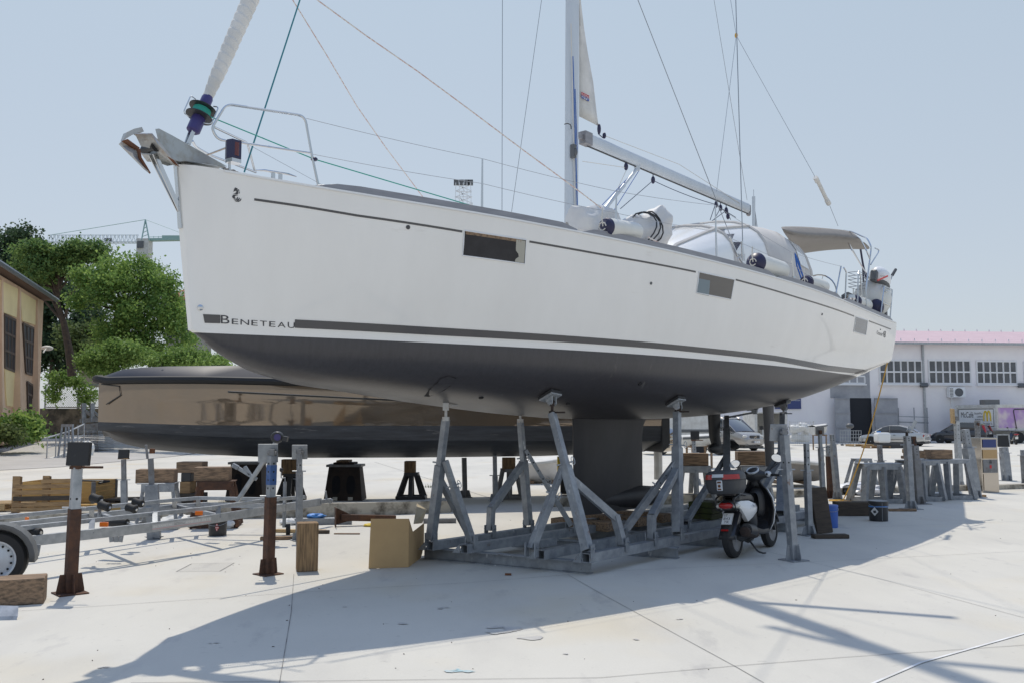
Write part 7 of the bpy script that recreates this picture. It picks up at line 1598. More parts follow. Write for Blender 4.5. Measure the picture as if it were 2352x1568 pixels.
# ================================================================= cars
def car(label, cat, name, c, yaw, L, Wd, H, paint, kind, plate=None, glassm='smoke_glass', group='cars parked by the workshop'):
    T = thing(name, label, cat, c, yaw, group); Rw = .31; K = dict(local=True)
    # x forward; lower body loft
    if kind == 'sedan': prof = [(-.5, .42, .62, .80), (-.485, .30, .84, .93), (-.40, .22, .92, .98), (-.25, .2, .90, 1), (0, .2, .90, 1), (.2, .2, .88, 1), (.34, .2, .80, .98), (.44, .22, .72, .95), (.49, .3, .58, .85), (.5, .38, .5, .7)]; roof = [(-.36, .92, .80), (-.24, 1.28, .72), (-.12, 1.41, .68), (.04, 1.42, .68), (.14, 1.30, .72), (.30, .86, .84)]
    elif kind == 'hatch': prof = [(-.5, .36, .70, .85), (-.49, .28, .96, .95), (-.42, .2, 1.0, .99), (-.2, .2, .99, 1), (0, .2, .97, 1), (.2, .2, .94, 1), (.36, .22, .86, .97), (.46, .25, .70, .9), (.5, .38, .52, .7)]; roof = [(-.475, .98, .84), (-.43, 1.40, .74), (-.30, 1.60, .72), (-.05, 1.63, .72), (.08, 1.52, .74), (.30, .92, .86)]
    else: prof = [(-.5, .35, 1.0, .92), (-.49, .3, 1.18, .97), (-.4, .26, 1.2, 1), (0, .26, 1.18, 1), (.25, .26, 1.14, 1), (.33, .26, 1.10, .99), (.42, .28, 1.0, .96), (.475, .3, .86, .88), (.5, .38, .66, .74)]; roof = [(-.485, 1.15, .95), (-.47, 1.80, .84), (-.3, 1.90, .84), (.05, 1.90, .84), (.16, 1.84, .83), (.34, 1.12, .92)]
    W2 = Wd / 2; rows = []
    for x, z0, z1, w in prof:
        w *= W2; h = z1 - z0; rows.append([(x * L, w * .8, z0), (x * L, w * .97, z0 + h * .15), (x * L, w, z0 + h * .45), (x * L, w * .975, z0 + h * .8), (x * L, w * .9, z1 - .0), (x * L, w * .6, z1 + .02), (x * L, 0, z1 + .03), (x * L, -w * .6, z1 + .02), (x * L, -w * .9, z1), (x * L, -w * .975, z0 + h * .8), (x * L, -w, z0 + h * .45), (x * L, -w * .97, z0 + h * .15), (x * L, -w * .8, z0)])
    m = MB(); m.grid(rows, True); m.poly(rows[0]); m.poly(list(reversed(rows[-1]))); body = m.build('body', paint, T, smooth=True, ang=40, **K)
    rows = []
    for x, z, w in roof:
        w *= W2; zl = lerp([(p[0], p[2]) for p in prof], x) - .02; rows.append([(x * L, w * 1.0 + (z - zl) * .0, zl), (x * L, w, (zl + z) / 2), (x * L, w * .93, z - .03), (x * L, w * .75, z + .0), (x * L, 0, z + .03), (x * L, -w * .75, z), (x * L, -w * .93, z - .03), (x * L, -w, (zl + z) / 2), (x * L, -w, zl)])
    m = MB(); m.grid(rows); m.build('glasshouse', glassm, body, smooth=True, ang=40, **K)
    m = MB(); q = rows[1:-1]; m.grid([[(x, y * 1.01, z + .008) for x, y, z in r[2:7]] for r in q])
    for r0, r1 in (((0, 1)), ((-2, -1))):   # pillars
        for s in (0, 8):
            a, b = rows[r0], rows[r1]; k = 2 if s == 0 else 6; m.bar(Vector(a[k if r0 else s]) * 1.0, Vector(b[s if r0 else k]) * 1.0, .07, .05) if False else None
    for s in (2, 6): m.tube([Vector(rows[-2][s]), Vector(rows[-1][s]) + Vector((0, 0, .02))], .035, 5); m.tube([Vector(rows[0][s]) + Vector((0, 0, 0)), Vector(rows[1][s])], .04, 5)
    for xx in ((.02,) if kind != 'van' else (.14, -.10, -.32)):
        for s in (-1, 1):
            zt = lerp([(r[0], r[1]) for r in roof], xx); zl = lerp([(p[0], p[2]) for p in prof], xx); w = lerp([(r[0], r[2]) for r in roof], xx) * W2; m.bar((xx * L, s * (w + .006), zl), (xx * L, s * (w * .95 + .006), zt - .02), .09, .02, up=(1, 0, 0))
    if kind == 'van': 
        for s in (-1, 1): m.tube([(-.45 * L, s * W2 * .74, 1.95), (.08 * L, s * W2 * .74, 1.97), (.12 * L, s * W2 * .74, 1.90)], .02, 5)
    m.build('roof', paint, body, smooth=True, ang=50, **K)
    for x in (-.31, .30):
        for s in (-1, 1):
            m = MB(); m.lathe((x * L, s * W2 * .80, Rw), (0, s, 0), [(0, Rw * .6), (0, Rw * .96), (.05, Rw), (.16, Rw), (.2, Rw * .93), (.2, Rw * .62)], 22); t = m.build('wheel', 'rubber', T, smooth=True, **K)
            m = MB(); m.lathe((x * L, s * (W2 * .80 + .12), Rw), (0, s, 0), [(0, Rw * .62), (.06, Rw * .60), (.07, Rw * .2), (.09, 0)], 16)
            m.build('rim', 'galvanised_bright', t, smooth=True, **K)
            m = MB(); m.lathe((x * L, s * (W2 * .999), Rw * 1.03), (0, s, 0), [(-.05, Rw * 1.17), (.006, Rw * 1.17)], 22); m.build('wheel_arch', 'black_plastic', T, **K)
            if kind != 'x':
                m = MB(); m.lathe((x * L, s * (W2 * 1.005), Rw), (0, s, 0), [(0, Rw * .6), (.0, Rw), (.01, Rw * .98), (.012, Rw * .6)], 22); m.build('tyre_wall', 'rubber', t, **K); m = MB(); m.lathe((x * L, s * (W2 * 1.006), Rw), (0, s, 0), [(0, Rw * .58), (.012, Rw * .55), (.004, Rw * .2), (.01, 0)], 16); m.build('hubcap', 'galvanised_bright', t, smooth=True, **K)
    zb_ = lerp([(p[0], p[2]) for p in prof], -.485)
    for s in (-1, 1):
        m = MB()
        if kind == 'hatch': m.slab([(-.487 * L, s * W2 * .93, .85), (-.49 * L, s * W2 * .74, .95), (-.45 * L, s * W2 * .66, 1.42), (-.42 * L, s * W2 * .80, 1.40)], .06)
        elif kind == 'sedan': m.box((-.485 * L, s * W2 * .74, .72), (.06, W2 * .36, .14))
        else: m.box((-.495 * L, s * W2 * .9, 1.0), (.05, .12, .4))
        m.build('tail_light', 'red_lens', T, **K)
        m = MB(); hz_ = {'sedan': .58, 'hatch': .66, 'van': .83}[kind]; m.ball((.462 * L, s * W2 * .72, hz_), (.12, .19, .095), 14, 8); m.build('headlight', 'clear_lens', T, smooth=True, **K)
        m = MB(); m.ball((.20 * L if kind != 'van' else .24 * L, s * (W2 + .08), .98 if kind != 'van' else 1.25), (.07, .09, .07 if kind != 'van' else .12), 12, 8); m.build('wing_mirror', paint, T, smooth=True, **K)
    if kind == 'van':
        m = MB(); m.box((.487 * L, 0, .79), (.08, .8, .22)); m.build('grille', 'black_plastic', T, bevel=.03, **K)
        m = MB(); c_ = Vector((.487 * L + .05, 0, .80)); m.tube([c_ + Vector((0, math.cos(t) * .10, math.sin(t) * .10)) for t in [2 * math.pi * k / 20 for k in range(20)]], .012, 6, closed=True)
        for k in range(3): t = R(90 + 120 * k); m.bar(c_, c_ + Vector((0, math.cos(t) * .1, math.sin(t) * .1)), .022)
        m.build('star_emblem', 'chrome', T, **K); m = MB(); m.box((.47 * L, 0, .38), (.14, 1.3, .12)); m.build('lower_grille', 'black_plastic', T, bevel=.02, **K)
    m = MB(); m.box((-.40 * L, 0, .25), (.2 * L, Wd * .8, .1)) ; m.box((0, 0, .22), (.95 * L, Wd * .84, .12)); m.build('underside', 'black_plastic', T, **K)
    fx_ = .505 * L if kind == 'van' else (-.508 if kind == 'sedan' else -.506) * L; sg_ = 1 if kind == 'van' else -1; pz = {'van': .52, 'sedan': .74, 'hatch': .80}[kind]
    if kind == 'van': fx_ = .52 * L
    m = MB(); m.box((fx_, 0, pz), (.02, .52, .11)); pl_ = m.build('number_plate', 'label_white', T, **K)
    if plate: m = MB(); m.text_on(plate, Vector((fx_ + sg_ * .012, -sg_ * .19, pz - .032)), (0, sg_, 0), (0, 0, 1), .065, .38) if sg_ > 0 else m.text_on(plate, Vector((fx_ - .012, .19, pz - .032)), (0, -1, 0), (0, 0, 1), .065, .38); m.build('lettering', 'dark_print', pl_, **K); m = MB(); m.box((fx_ + sg_ * .006, -sg_ * .235, pz), (.014, .045, .11)); m.build('blue_strip', 'plate_blue', pl_, **K)
    for s in (-1, 1):
        m = MB()
        for xx in ((.14, -.06) if kind != 'van' else (.12, -.1)): m.box((xx * L, s * (W2 + .005), {'sedan': .76, 'hatch': .84, 'van': 1.05}[kind]), (.16, .02, .035))
        m.bar((-.2 * L, s * (W2 * 1.0 + .004), .45), (.22 * L, s * (W2 * 1.0 + .004), .45), .02, .04); m.build('door_handle', 'black_plastic', T, **K)
    return T
mat('silver_paint', (.50, .50, .49), .22, .5, coat=.6); mat('black_paint', (.014, .016, .026), .14, coat=1.); mat('grey_brown_paint', (.36, .335, .31), .2, .4, coat=.7)
a, b = GG(1668, 1036), GG(1735, 1037)
def yawof(px0, py0, px1, py1): p, q = GG(px0, py0), GG(px1, py1); return math.atan2(q.y - p.y, q.x - p.x)
c = GG(1672, 1034); car('grey-brown van with a round star badge facing the camera behind the props', 'van', 'parked_van', (c.x + .15, c.y + 1.6, c.z), R(-56), 4.9, 1.93, 1.91, 'grey_brown_paint', 'van', 'DNP 115')
c = GG(2066, 1023); car('silver saloon car seen from behind at an angle in front of the steel door', 'car', 'parked_car', (c.x - .1, c.y + .6, c.z), R(140), 4.5, 1.72, 1.43, 'silver_paint', 'sedan', 'ST 476 PJ')
c = GG(2208, 1017); car('black hatchback with tall red tail lights parked beside the white truck body', 'car', 'parked_car', (c.x + .2, c.y + .4, c.z), R(134), 4.3, 1.74, 1.55, 'black_paint', 'hatch', 'KA 118 BC')
# truck body with burger advertising
tk0 = BW(2198, 1010, 2.2); Yt = 72.
tk = thing('truck_body', 'white truck body with coffee and burger advertising at the right edge', 'truck', (D(2260, 1000, Yt).x, Yt, 0))
P0, P1, P2 = D(2199, 1000, Yt + 3.0), D(2290, 1000, Yt), D(2440, 1000, Yt + .6)
zt_ = D(2290, 930, Yt).z; zb_ = D(2290, 985, Yt).z
def tpq(a, b, u, z, o=.0):
    d = (b - a); d.z = 0; n = Vector((d.y, -d.x, 0)).normalized(); n = n if n.y < 0 else -n; q = a + d * u; return Vector((q.x, q.y, z)) + n * o
m = MB(); A_, B_, C_ = [Vector((p.x, p.y, zb_)) for p in (P0, P1, P2)]; Dd = C_ + (A_ - B_); m.prism([A_, B_, C_, Dd], (0, 0, zt_ - zb_)); m.build('box_body', 'white_paint', tk)
m = MB()
for a_, b_ in ((P0, P1), (P1, P2)): m.bar(tpq(a_, b_, 0, zt_ - .05, .03), tpq(a_, b_, 1, zt_ - .05, .03), .08, .25); m.bar(tpq(a_, b_, 0, zb_ + .05, .03), tpq(a_, b_, 1, zb_ + .05, .03), .08, .12)
for p in (P0, P1): m.bar(Vector((p.x, p.y - .06, zb_)), Vector((p.x, p.y - .06, zt_)), .16, .16)
m.build('edge_trim', 'dirty_white', tk)
m = MB(); 
for (u0, z0), (u1, z1) in (((.06, .12), (.94, .12)), ((.06, .86), (.94, .86)), ((.06, .12), (.06, .86)), ((.94, .12), (.94, .86))): m.bar(tpq(P0, P1, u0, zb_ + (zt_ - zb_) * z0, .012), tpq(P0, P1, u1, zb_ + (zt_ - zb_) * z1, .012), .02, .05)
m.build('panel_frame', 'dark_print', tk)
rt_ = (P1 - P0); rt_.z = 0; LW_ = rt_.length; rt_.normalize(); Hh = zt_ - zb_
def tx(m, s, u, v, w, h): m.text_on(s, tpq(P0, P1, u, zb_ + Hh * v, .014), rt_, UP, Hh * h, LW_ * w)
m = MB(); tx(m, 'McCafé', .12, .50, .32, .24); tx(m, 'Bruck/Mur', .47, .63, .20, .09); tx(m, 'Leoben', .53, .50, .14, .09); tx(m, 'Judenburg', .47, .37, .20, .09); tx(m, "i'm lovin' it", .68, .20, .22, .09); m.build('lettering', 'dark_print', tk)
m = MB()
def arch_(u0, u1): return [tpq(P0, P1, u0 + (u1 - u0) * (1 - math.cos(t)) / 2, zb_ + Hh * (.35 + .42 * math.sin(t) ** .7), .03) for t in [math.pi * k / 12 for k in range(13)]]
m.tube(arch_(.70, .785), .05, 6); m.tube(arch_(.785, .87), .05, 6); m.build('arch_emblem', 'yellow_paint', tk)
mat('violet_picture', (.42, .26, .52), .5, col2=(.62, .52, .56), scale=.6, thr=(.4, .55), detail=3)
m = MB(); m.slab([tpq(P1, P2, .03, zb_ + Hh * .05, .02), tpq(P1, P2, .9, zb_ + Hh * .05, .02), tpq(P1, P2, .9, zb_ + Hh * .92, .02), tpq(P1, P2, .03, zb_ + Hh * .92, .02)], .01); m.build('picture_panel', 'violet_picture', tk)
m = MB(); m.tube(arc([tpq(P1, P2, .30, zb_, .05), tpq(P1, P2, .26, zb_ + Hh * .84, .05), tpq(P1, P2, .8, zb_ + Hh * .86, .05)], .2), .04, 5); m.build('door_seal', 'dark_print', tk)
m = MB(); m.box(tpq(P0, P1, .7, zt_ + .25, -.8), (1.2, .8, .45)); m.build('roof_vent', 'grey_plastic', tk)
for u, (a_, b_) in ((.2, (P0, P1)), (.35, (P1, P2)), (.85, (P1, P2))):
    m = MB(); q = tpq(a_, b_, u, .45, -.35); m.lathe(q, (0, -1, 0), [(0, .3), (.0, .45), (.28, .45), (.28, .28)], 20); m.build('wheel', 'rubber', tk, smooth=True)
m = MB(); m.bar(Vector((A_.x + 1, A_.y, .8)), Vector((C_.x - 1, C_.y + .8, .8)), .8, .35); m.build('chassis', 'dirty_white', tk)
# simple far scooters
def far_scooter(label, px, py, yaw, mt='black_paint', s=1.):
    c = GG(px, py); T = thing('parked_scooter', label, 'motor scooter', c, yaw, 'small scooters parked by the workshop'); K = dict(local=True)
    for x in (0, 1.25): m = MB(); m.lathe((x, .06, .26), (0, -1, 0), [(0, .15), (0, .25), (.06, .26), (.12, .25), (.12, .15)], 20); m.build('wheel', 'rubber', T, smooth=True, **K)
    m = MB(); m.grid(loft([(-.2, .72, .05, .04), (0, .70, .15, .12), (.3, .58, .16, .2), (.6, .36, .14, .1), (.85, .34, .15, .08), (1.0, .55, .2, .25), (1.1, .8, .1, .1)]), True); m.build('body', mt, T, smooth=True, **K)
    m = MB(); m.grid(loft([(-.15, .80, .08, .03), (.1, .82, .14, .05), (.5, .80, .12, .05), (.6, .76, .05, .03)]), True); m.build('seat', 'black_plastic', T, smooth=True, **K)
    m = MB(); m.tube([(1.2, 0, .3), (1.0, 0, 1.0)], .04, 6); m.tube([(.98, -.33, 1.02), (1.02, 0, 1.0), (.98, .33, 1.02)], .02, 6)
    for s_ in (-1, 1): m.tube([(1.0, s_ * .2, 1.0), (.98, s_ * .28, 1.2)], .008, 5); m.ball((.98, s_ * .30, 1.24), (.02, .08, .05), 10, 6)
    m.build('handlebar', 'black_plastic', T, smooth=True, **K); m = MB(); m.ball((-.2, 0, .75), (.05, .18, .05), 12, 6); m.build('tail_light', 'red_lens', T, smooth=True, **K); m = MB(); m.box((-.24, 0, .5), (.02, .2, .18), Euler((0, R(-20), 0)).to_matrix()); m.build('number_plate', 'label_white', T, **K); return T
far_scooter('black scooter with a red tail light near the right edge beside the truck body', 2334, 1020, R(75))
far_scooter('dark scooter parked between the silver and the black car', 2152, 1010, R(120)); far_scooter('dark scooter parked in front of the steel door leaf', 1935, 1012, R(110))
# van-like white trailer box with a red stripe, chrome outboard craft and small boats seen through the cradle
wt = thing('white_trailer', 'white box trailer with a grey band and red stripe behind the cradle', 'trailer', D(1580, 1010, 47)); Yw = 47.
def fq(m, x0, x1, y0, y1, Y, th): a_, b_ = D(x0, y1, Y), D(x1, y0, Y); m.prism([Vector((a_.x, Y, a_.z)), Vector((b_.x, Y, a_.z)), Vector((b_.x, Y, b_.z)), Vector((a_.x, Y, b_.z))], (0, th, 0))
m = MB(); fq(m, 1480, 1652, 935, 1018, Yw, 2.2); m.build('box_body', 'dirty_white', wt)
m = MB(); fq(m, 1480, 1652, 985, 992, Yw - .02, .01); m.build('grey_band', 'grey_plastic', wt); m = MB(); fq(m, 1480, 1545, 984, 990, Yw - .04, .01); m.build('red_stripe', 'label_red', wt)
for x in (1520, 1610): m = MB(); q = D(x, 1022, Yw); m.lathe(Vector((q.x, Yw, .32)), (0, 1, 0), [(0, .32), (.3, .32)], 18); m.build('wheel', 'rubber', wt)
def small_boat(label, px0, px1, ytop, ybot, Y, mt, beamy=1.5, name='dinghy', cat='dinghy', cover=None, flip=False):
    a_, b_ = D(px0, ybot, Y), D(px1, ybot, Y); zt2 = D(px0, ytop, Y).z; L = b_.x - a_.x; T = thing(name, label, cat, ((a_.x + b_.x) / 2, Y, max(a_.z, 0)), group='small boats stored behind the yachts'); rows = []
    for k in range(13):
        t = k / 12; u = 1 - t if flip else t; w = beamy / 2 * (1 - max(0, (u - .45) / .55) ** 2.2); zk = a_.z + (zt2 - a_.z) * (.0 + .5 * max(0, (u - .5) / .5) ** 2); zg = a_.z + (zt2 - a_.z) * (.82 + .18 * u); x = a_.x + L * t
        rows.append([(x, Y + w, zg), (x, Y + w * .9, (zg + zk) / 2), (x, Y + w * .5, zk + .05), (x, Y, zk), (x, Y - w * .5, zk + .05), (x, Y - w * .9, (zg + zk) / 2), (x, Y - w, zg), (x, Y - w * .5, zg + .06), (x, Y, zg + .10), (x, Y + w * .5, zg + .06)])
    m = MB(); m.grid([r[:7] for r in rows]); m.poly([rows[0][i] for i in range(7)]) ; m.poly([rows[-1][i] for i in range(7)]); m.build('hull', mt, T, smooth=True, ang=50)
    m = MB(); m.grid([r[6:] + [r[0]] for r in rows]); m.build('deck' if not cover else 'cover', cover or mt, T, smooth=True, ang=50)
    m = MB(); m.tube([r[6] for r in rows], .05, 6); m.tube([r[0] for r in rows], .05, 6); m.build('gunwale', 'dirty_white' if mt != 'dirty_white' else 'grey_plastic', T, smooth=True)
    for u in (.25, .7):
        m = MB(); x = a_.x + L * u; zc_ = max(.08, a_.z + .04); m.bar((x, Y - beamy * .4, zc_ - .04), (x, Y + beamy * .4, zc_ - .04), .10, .08)
        for s_ in (-1, 1): m.bar((x, Y + s_ * beamy * .36, 0), (x, Y + s_ * beamy * .36, zc_), .06)
        m.build('chock', 'old_timber_x', T)
    return T
small_boat('cream inflatable dinghy on a trailer behind the van props', 1560, 1655, 1000, 1024, 34, 'dirty_white', 1.5)
small_boat('grey inflatable boat with black tube lying behind the scooter', 1745, 1870, 1052, 1104, 24.5, 'grey_canvas', 1.7, cover='hood_canvas', flip=True)
small_boat('low boat under a pale grey cover behind the cradle props', 1195, 1300, 1052, 1110, 26, 'hood_canvas', 1.9, cover='canvas')
small_boat('white inflatable beside the white mesh cage', 1866, 1900, 975, 998, 55, 'dirty_white', 1.6)
cf = thing('chrome_fairing', 'polished silver engine fairing standing on a post left of the second cradle prop', 'fairing', D(1525, 1030, 22)); Yc_ = 22.
m = MB(); m.ball(D(1527, 1008, Yc_), (.42, .3, .30), 20, 10); m.build('cowl', 'chrome', cf, smooth=True); m = MB(); m.tube([D(1510, 1015, Yc_), D(1512, 1060, Yc_), D(1512, 1100, Yc_)], .10, 8); m.build('leg', 'dirty_white', cf, smooth=True); m = MB(); m.ball(D(1505, 1008, Yc_ - .2), (.16, .15, .2), 12, 8); m.build('blue_patch', 'plate_blue', cf, smooth=True)
yb = thing('yellow_post', 'yellow painted steel post with a dark lower part behind the cradle', 'post', GG(1293, 1136)); q = GG(1293, 1136)
m = MB(); zt2 = D(1293, 1048, q.y).z; m.box((q.x, q.y + .15, (q.z + zt2) / 2 + .2), (.24, .24, zt2 - q.z - .4)); m.build('post', 'yellow_paint', yb); m = MB(); m.box((q.x + .08, q.y + .12, q.z + .3), (.26, .26, .55)); m.build('base', 'black_plate', yb)
gblock('square concrete block behind the keel under the yellow post', GG(1290, 1160), (.55, .5, .18), 10, 'kerb_face', 'concrete_block', 'concrete block')
# mesh cage, carts, canister, white container with boxes
wc_ = thing('white_container', 'white container open at the front with cartons inside beside the van', 'container', GG(1757, 1020)); Yq = 58.
m = MB(); fq(m, 1735, 1808, 945, 948, Yq, 3); fq(m, 1735, 1739, 945, 1016, Yq, 3); fq(m, 1804, 1808, 945, 1016, Yq, 3); fq(m, 1735, 1808, 945, 1016, Yq + 3, .1); m.build('shell', 'dirty_white', wc_)
for k, (x0_, x1_, y0_, y1_, mt, lb) in enumerate(((1749, 1759, 977, 986, 'black_plastic', 'small black case on the white cartons in the container'), (1751, 1758, 985, 1003, 'label_white', 'left white carton standing in the open container'), (1759, 1767, 985, 1003, 'label_white', 'middle white carton standing in the open container'), (1768, 1775, 986, 1003, 'label_white', 'right white carton standing in the open container'))):
    timber(lb, x0_, x1_, y0_, y1_, Yq + .8, .5, mt, group='cartons in the container', cat='carton', name='carton')
cg = thing('mesh_cage', 'white wire mesh cage packed with wrapped white sacks by the workshop', 'cage', GG(1840, 1022)); Yq = GG(1840, 1022).y
m = MB()
for x in (1813, 1869): m.bar(D(x, 1020, Yq), D(x, 966, Yq), .05)
for k in range(9): y = 968 + k * 6; m.bar(D(1813, y, Yq), D(1869, y, Yq), .02)
for k in range(13): x = 1815 + k * 4.3; m.bar(D(x, 1019, Yq), D(x, 967, Yq), .015)
m.build('wire_side', 'dirty_white', cg)
for k, (x, y) in enumerate(((1826, 985), (1843, 982), (1857, 986), (1828, 1006), (1848, 1006))): rag('white_sack', ('upper left', 'upper middle', 'upper right', 'lower left', 'lower right')[k] + ' wrapped white sack in the mesh cage', D(x, y + 8, Yq + .6), (.42, .35, .36), 'label_white', 50 + k, 'sack')
ct = thing('wire_cart', 'low grey wire mesh cart in front of the steel door leaf', 'cart', GG(1950, 1026)); Yq = GG(1950, 1022).y
m = MB()
for y in (988, 996, 1004, 1012, 1019): m.bar(D(1930, y, Yq), D(1978, y, Yq), .035)
for k in range(9): m.bar(D(1930 + k * 6, 1019, Yq), D(1930 + k * 6, 987, Yq), .03)
m.build('mesh', 'galvanised_bright', ct)
for x in (1935, 1974): m = MB(); m.lathe(D(x, 1021, Yq), (0, 1, 0), [(0, .1), (.08, .1)], 10); m.build('wheel', 'rubber', ct)
m = MB(); m.ball(D(1952, 977, Yq + 1), (.3, .25, .2), 12, 8); tag(m.build('hose_reel', 'grey_plastic', smooth=True), 'round grey reel standing above the wire cart', 'reel')
q = GG(1975, 1024); pallet('pale pallet lying left of the white canister', (q.x, q.y, q.z + .01), 1.6, 1., 8, mt='pale_timber'); q = GG(2012, 1028); pallet('orange pallet holding the white canister', (q.x, q.y, q.z + .01), 1.5, 1., 5, mt='pallet_wood')
cn = thing('canister', 'white translucent square canister standing on a pallet before the silver car', 'canister', D(2026, 1019, GG(2026, 1026).y)); q = D(2026, 1004, GG(2026, 1028).y)
m = MB(); m.box(q, (.85, .8, .66)); m.build('tank', 'label_white', cn, bevel=.12); m = MB(); m.lathe(q + Vector((-.2, 0, .33)), UP, [(0, .12), (.08, .12)], 12); m.build('cap', 'light_blue', cn)
q = GG(2045, 1028); gblock('long dark crate lying between the canister and the silver car wheel', q, (1.9, .7, .28), 3, 'black_plastic', 'low_crate', 'crate')
m = MB(); q = BW(2095, 980, .5)
for x in (2064, 2100, 2130): a_ = BW(x, 960, .5); m.bar((a_.x, a_.y, .0), (a_.x, a_.y, BW(x, 935, .5).z), .06)
a_, b_ = BW(2062, 955, .5), BW(2132, 957, .5); m.bar(a_, b_, .06); a_, b_ = BW(2062, 968, .5), BW(2132, 970, .5); m.bar(a_, b_, .1)
tag(m.build('steel_rack', 'galvanised'), 'thin grey steel rack standing against the workshop wall behind the silver car', 'rack')
rag('tarp_heap', 'small dark heap on the ground beside the open steel door', BW(2068, 1012, .8), (.5, .3, .5), 'black_plastic', 71, 'heap')
# ================================================================= trees
def leafmat(name, a, b, scale=.5):
    mat(name, a, .62, 0, col2=b, scale=scale, thr=(.3, .7), island=.5, spec=.25); t = M[name].node_tree; bs = t.nodes['Principled BSDF']; tr_ = t.nodes.new('ShaderNodeBsdfTranslucent'); mx = t.nodes.new('ShaderNodeMixShader'); mx.inputs[0].default_value = .42
    src = bs.inputs['Base Color'].links[0].from_socket; t.links.new(src, tr_.inputs[0]); t.links.new(bs.outputs[0], mx.inputs[1]); t.links.new(tr_.outputs[0], mx.inputs[2]); t.links.new(mx.outputs[0], t.nodes['Material Output'].inputs[0])
leafmat('leaf_pine', (.08, .16, .055), (.23, .33, .10)); leafmat('leaf_dark', (.045, .08, .045), (.08, .13, .06)); leafmat('leaf_broad', (.11, .21, .055), (.33, .46, .12)); leafmat('leaf_bright', (.14, .24, .06), (.30, .42, .12)); leafmat('leaf_olive', (.10, .14, .05), (.16, .21, .075)); leafmat('leaf_cypress', (.02, .04, .02), (.035, .065, .028))
mat('bark', (.09, .065, .045), .95, col2=(.045, .035, .03), scale=6, bump=.5, bscale=12)
import numpy as np
def leaves(blobs, n_clump, per, size, seed, flat=.8, clump=.5, shell=.55):
    rg = np.random.default_rng(seed); vol = np.array([b[1][0] * b[1][1] * b[1][2] for b in blobs]) ** (2 / 3.); vol /= vol.sum(); V = []; 
    for (c, r), w in zip(blobs, vol):
        # each blob is broken into a few smaller lobes so the outline is ragged and sky shows between them
        lobes = rg.normal(size=(7, 3)); lobes /= np.linalg.norm(lobes, axis=1)[:, None]; lobes *= np.array(r) * .80
        n = max(2, int(n_clump * w)); d = rg.normal(size=(n, 3)); d /= np.linalg.norm(d, axis=1)[:, None]; rad = shell + (1 - shell) * rg.random(n) ** .6; cc_ = np.array(c) + lobes[rg.integers(0, 7, n)] + d * rad[:, None] * np.array(r) * .40
        cs = clump * (.6 + .8 * rg.random(n)); L = rg.normal(size=(n, per, 3)) * np.array([1, 1, flat]); L *= (cs[:, None, None] * .55); V.append((cc_[:, None, :] + L).reshape(-1, 3))
    P = np.concatenate(V); N_ = len(P); a = rg.normal(size=(N_, 3)); a /= np.linalg.norm(a, axis=1)[:, None]; b = np.cross(a, rg.normal(size=(N_, 3))); b /= np.linalg.norm(b, axis=1)[:, None]
    s = size * (.6 + .8 * rg.random(N_))[:, None]; q = np.stack([P - a * s * .5, P + b * s * .32, P + a * s * .5, P - b * s * .32], 1).reshape(-1, 3)
    return q, N_
def foliage(name, mt, parent, blobs, n_clump, per, size, seed, **k):
    q, n = leaves(blobs, n_clump, per, size, seed, **k); off = np.array(parent.location if parent else (0, 0, 0)); q = q - off
    me = bpy.data.meshes.new(name); me.vertices.add(len(q)); me.vertices.foreach_set('co', q.astype(np.float32).ravel()); me.loops.add(n * 4); me.loops.foreach_set('vertex_index', np.arange(n * 4, dtype=np.int32)); me.polygons.add(n); me.polygons.foreach_set('loop_start', np.arange(0, n * 4, 4, dtype=np.int32)); me.update(calc_edges=True)
    me.materials.append(M[mt]); o = bpy.data.objects.new(name, me); SC.collection.objects.link(o)
    if parent: o.parent = parent
    return o
def tree(name, label, base, trunk, r0, blobs, mt, n_clump, per, size, seed, limbs=(), cat='tree', Y=60, **k):
    b = Vector(base); T = thing(name, label, cat, b, group='trees and shrubs behind the yard'); bl = [(tuple(D(x, y, Y + dy)), (rx * Y / 2100, ry, rz * Y / 2100)) for x, y, dy, rx, ry, rz in blobs]
    m = MB()
    if trunk:
        P = [b] + [D(x, y, Y + dy) for x, y, dy in trunk]; n = len(P); m.tube(P, [r0 * (1 - .6 * i / (n - 1)) for i in range(n)], 9)
        for L in limbs: Q = [D(x, y, Y + dy) for x, y, dy in L]; m.tube(Q, [r0 * .45 * (1 - .7 * i / (len(Q) - 1)) for i in range(len(Q))], 6)
        rg = random.Random(seed); tipp = P[-1]
        for c, r in bl: m.tube([tipp.lerp(P[-2], rg.random()), Vector(c).lerp(tipp, .5) - UP * .4, Vector(c)], [r0 * .3, r0 * .2, r0 * .08], 5)
        m.build('trunk', 'bark', T, smooth=True)
    foliage('crown', mt, T, bl, n_clump, per, size, seed, **k); return T
hb_ = lambda x, y, Y: D(x, y, Y)
tree('conifer', 'dark blue-green conifer rising behind the warehouse at the far left', D(40, 860, 78), [(40, 700, 0), (45, 560, 0)], .35, [(38, 560, 0, 52, 2.2, 36), (60, 548, 1, 42, 1.8, 22), (15, 590, 0, 40, 2, 34), (30, 640, 0, 60, 2.2, 40), (45, 700, 1, 70, 2, 50), (100, 760, 2, 35, 1.4, 50), (60, 780, 2, 50, 1.4, 60)], 'leaf_dark', 420, 44, .28, 1, Y=78, clump=.75, flat=.6)
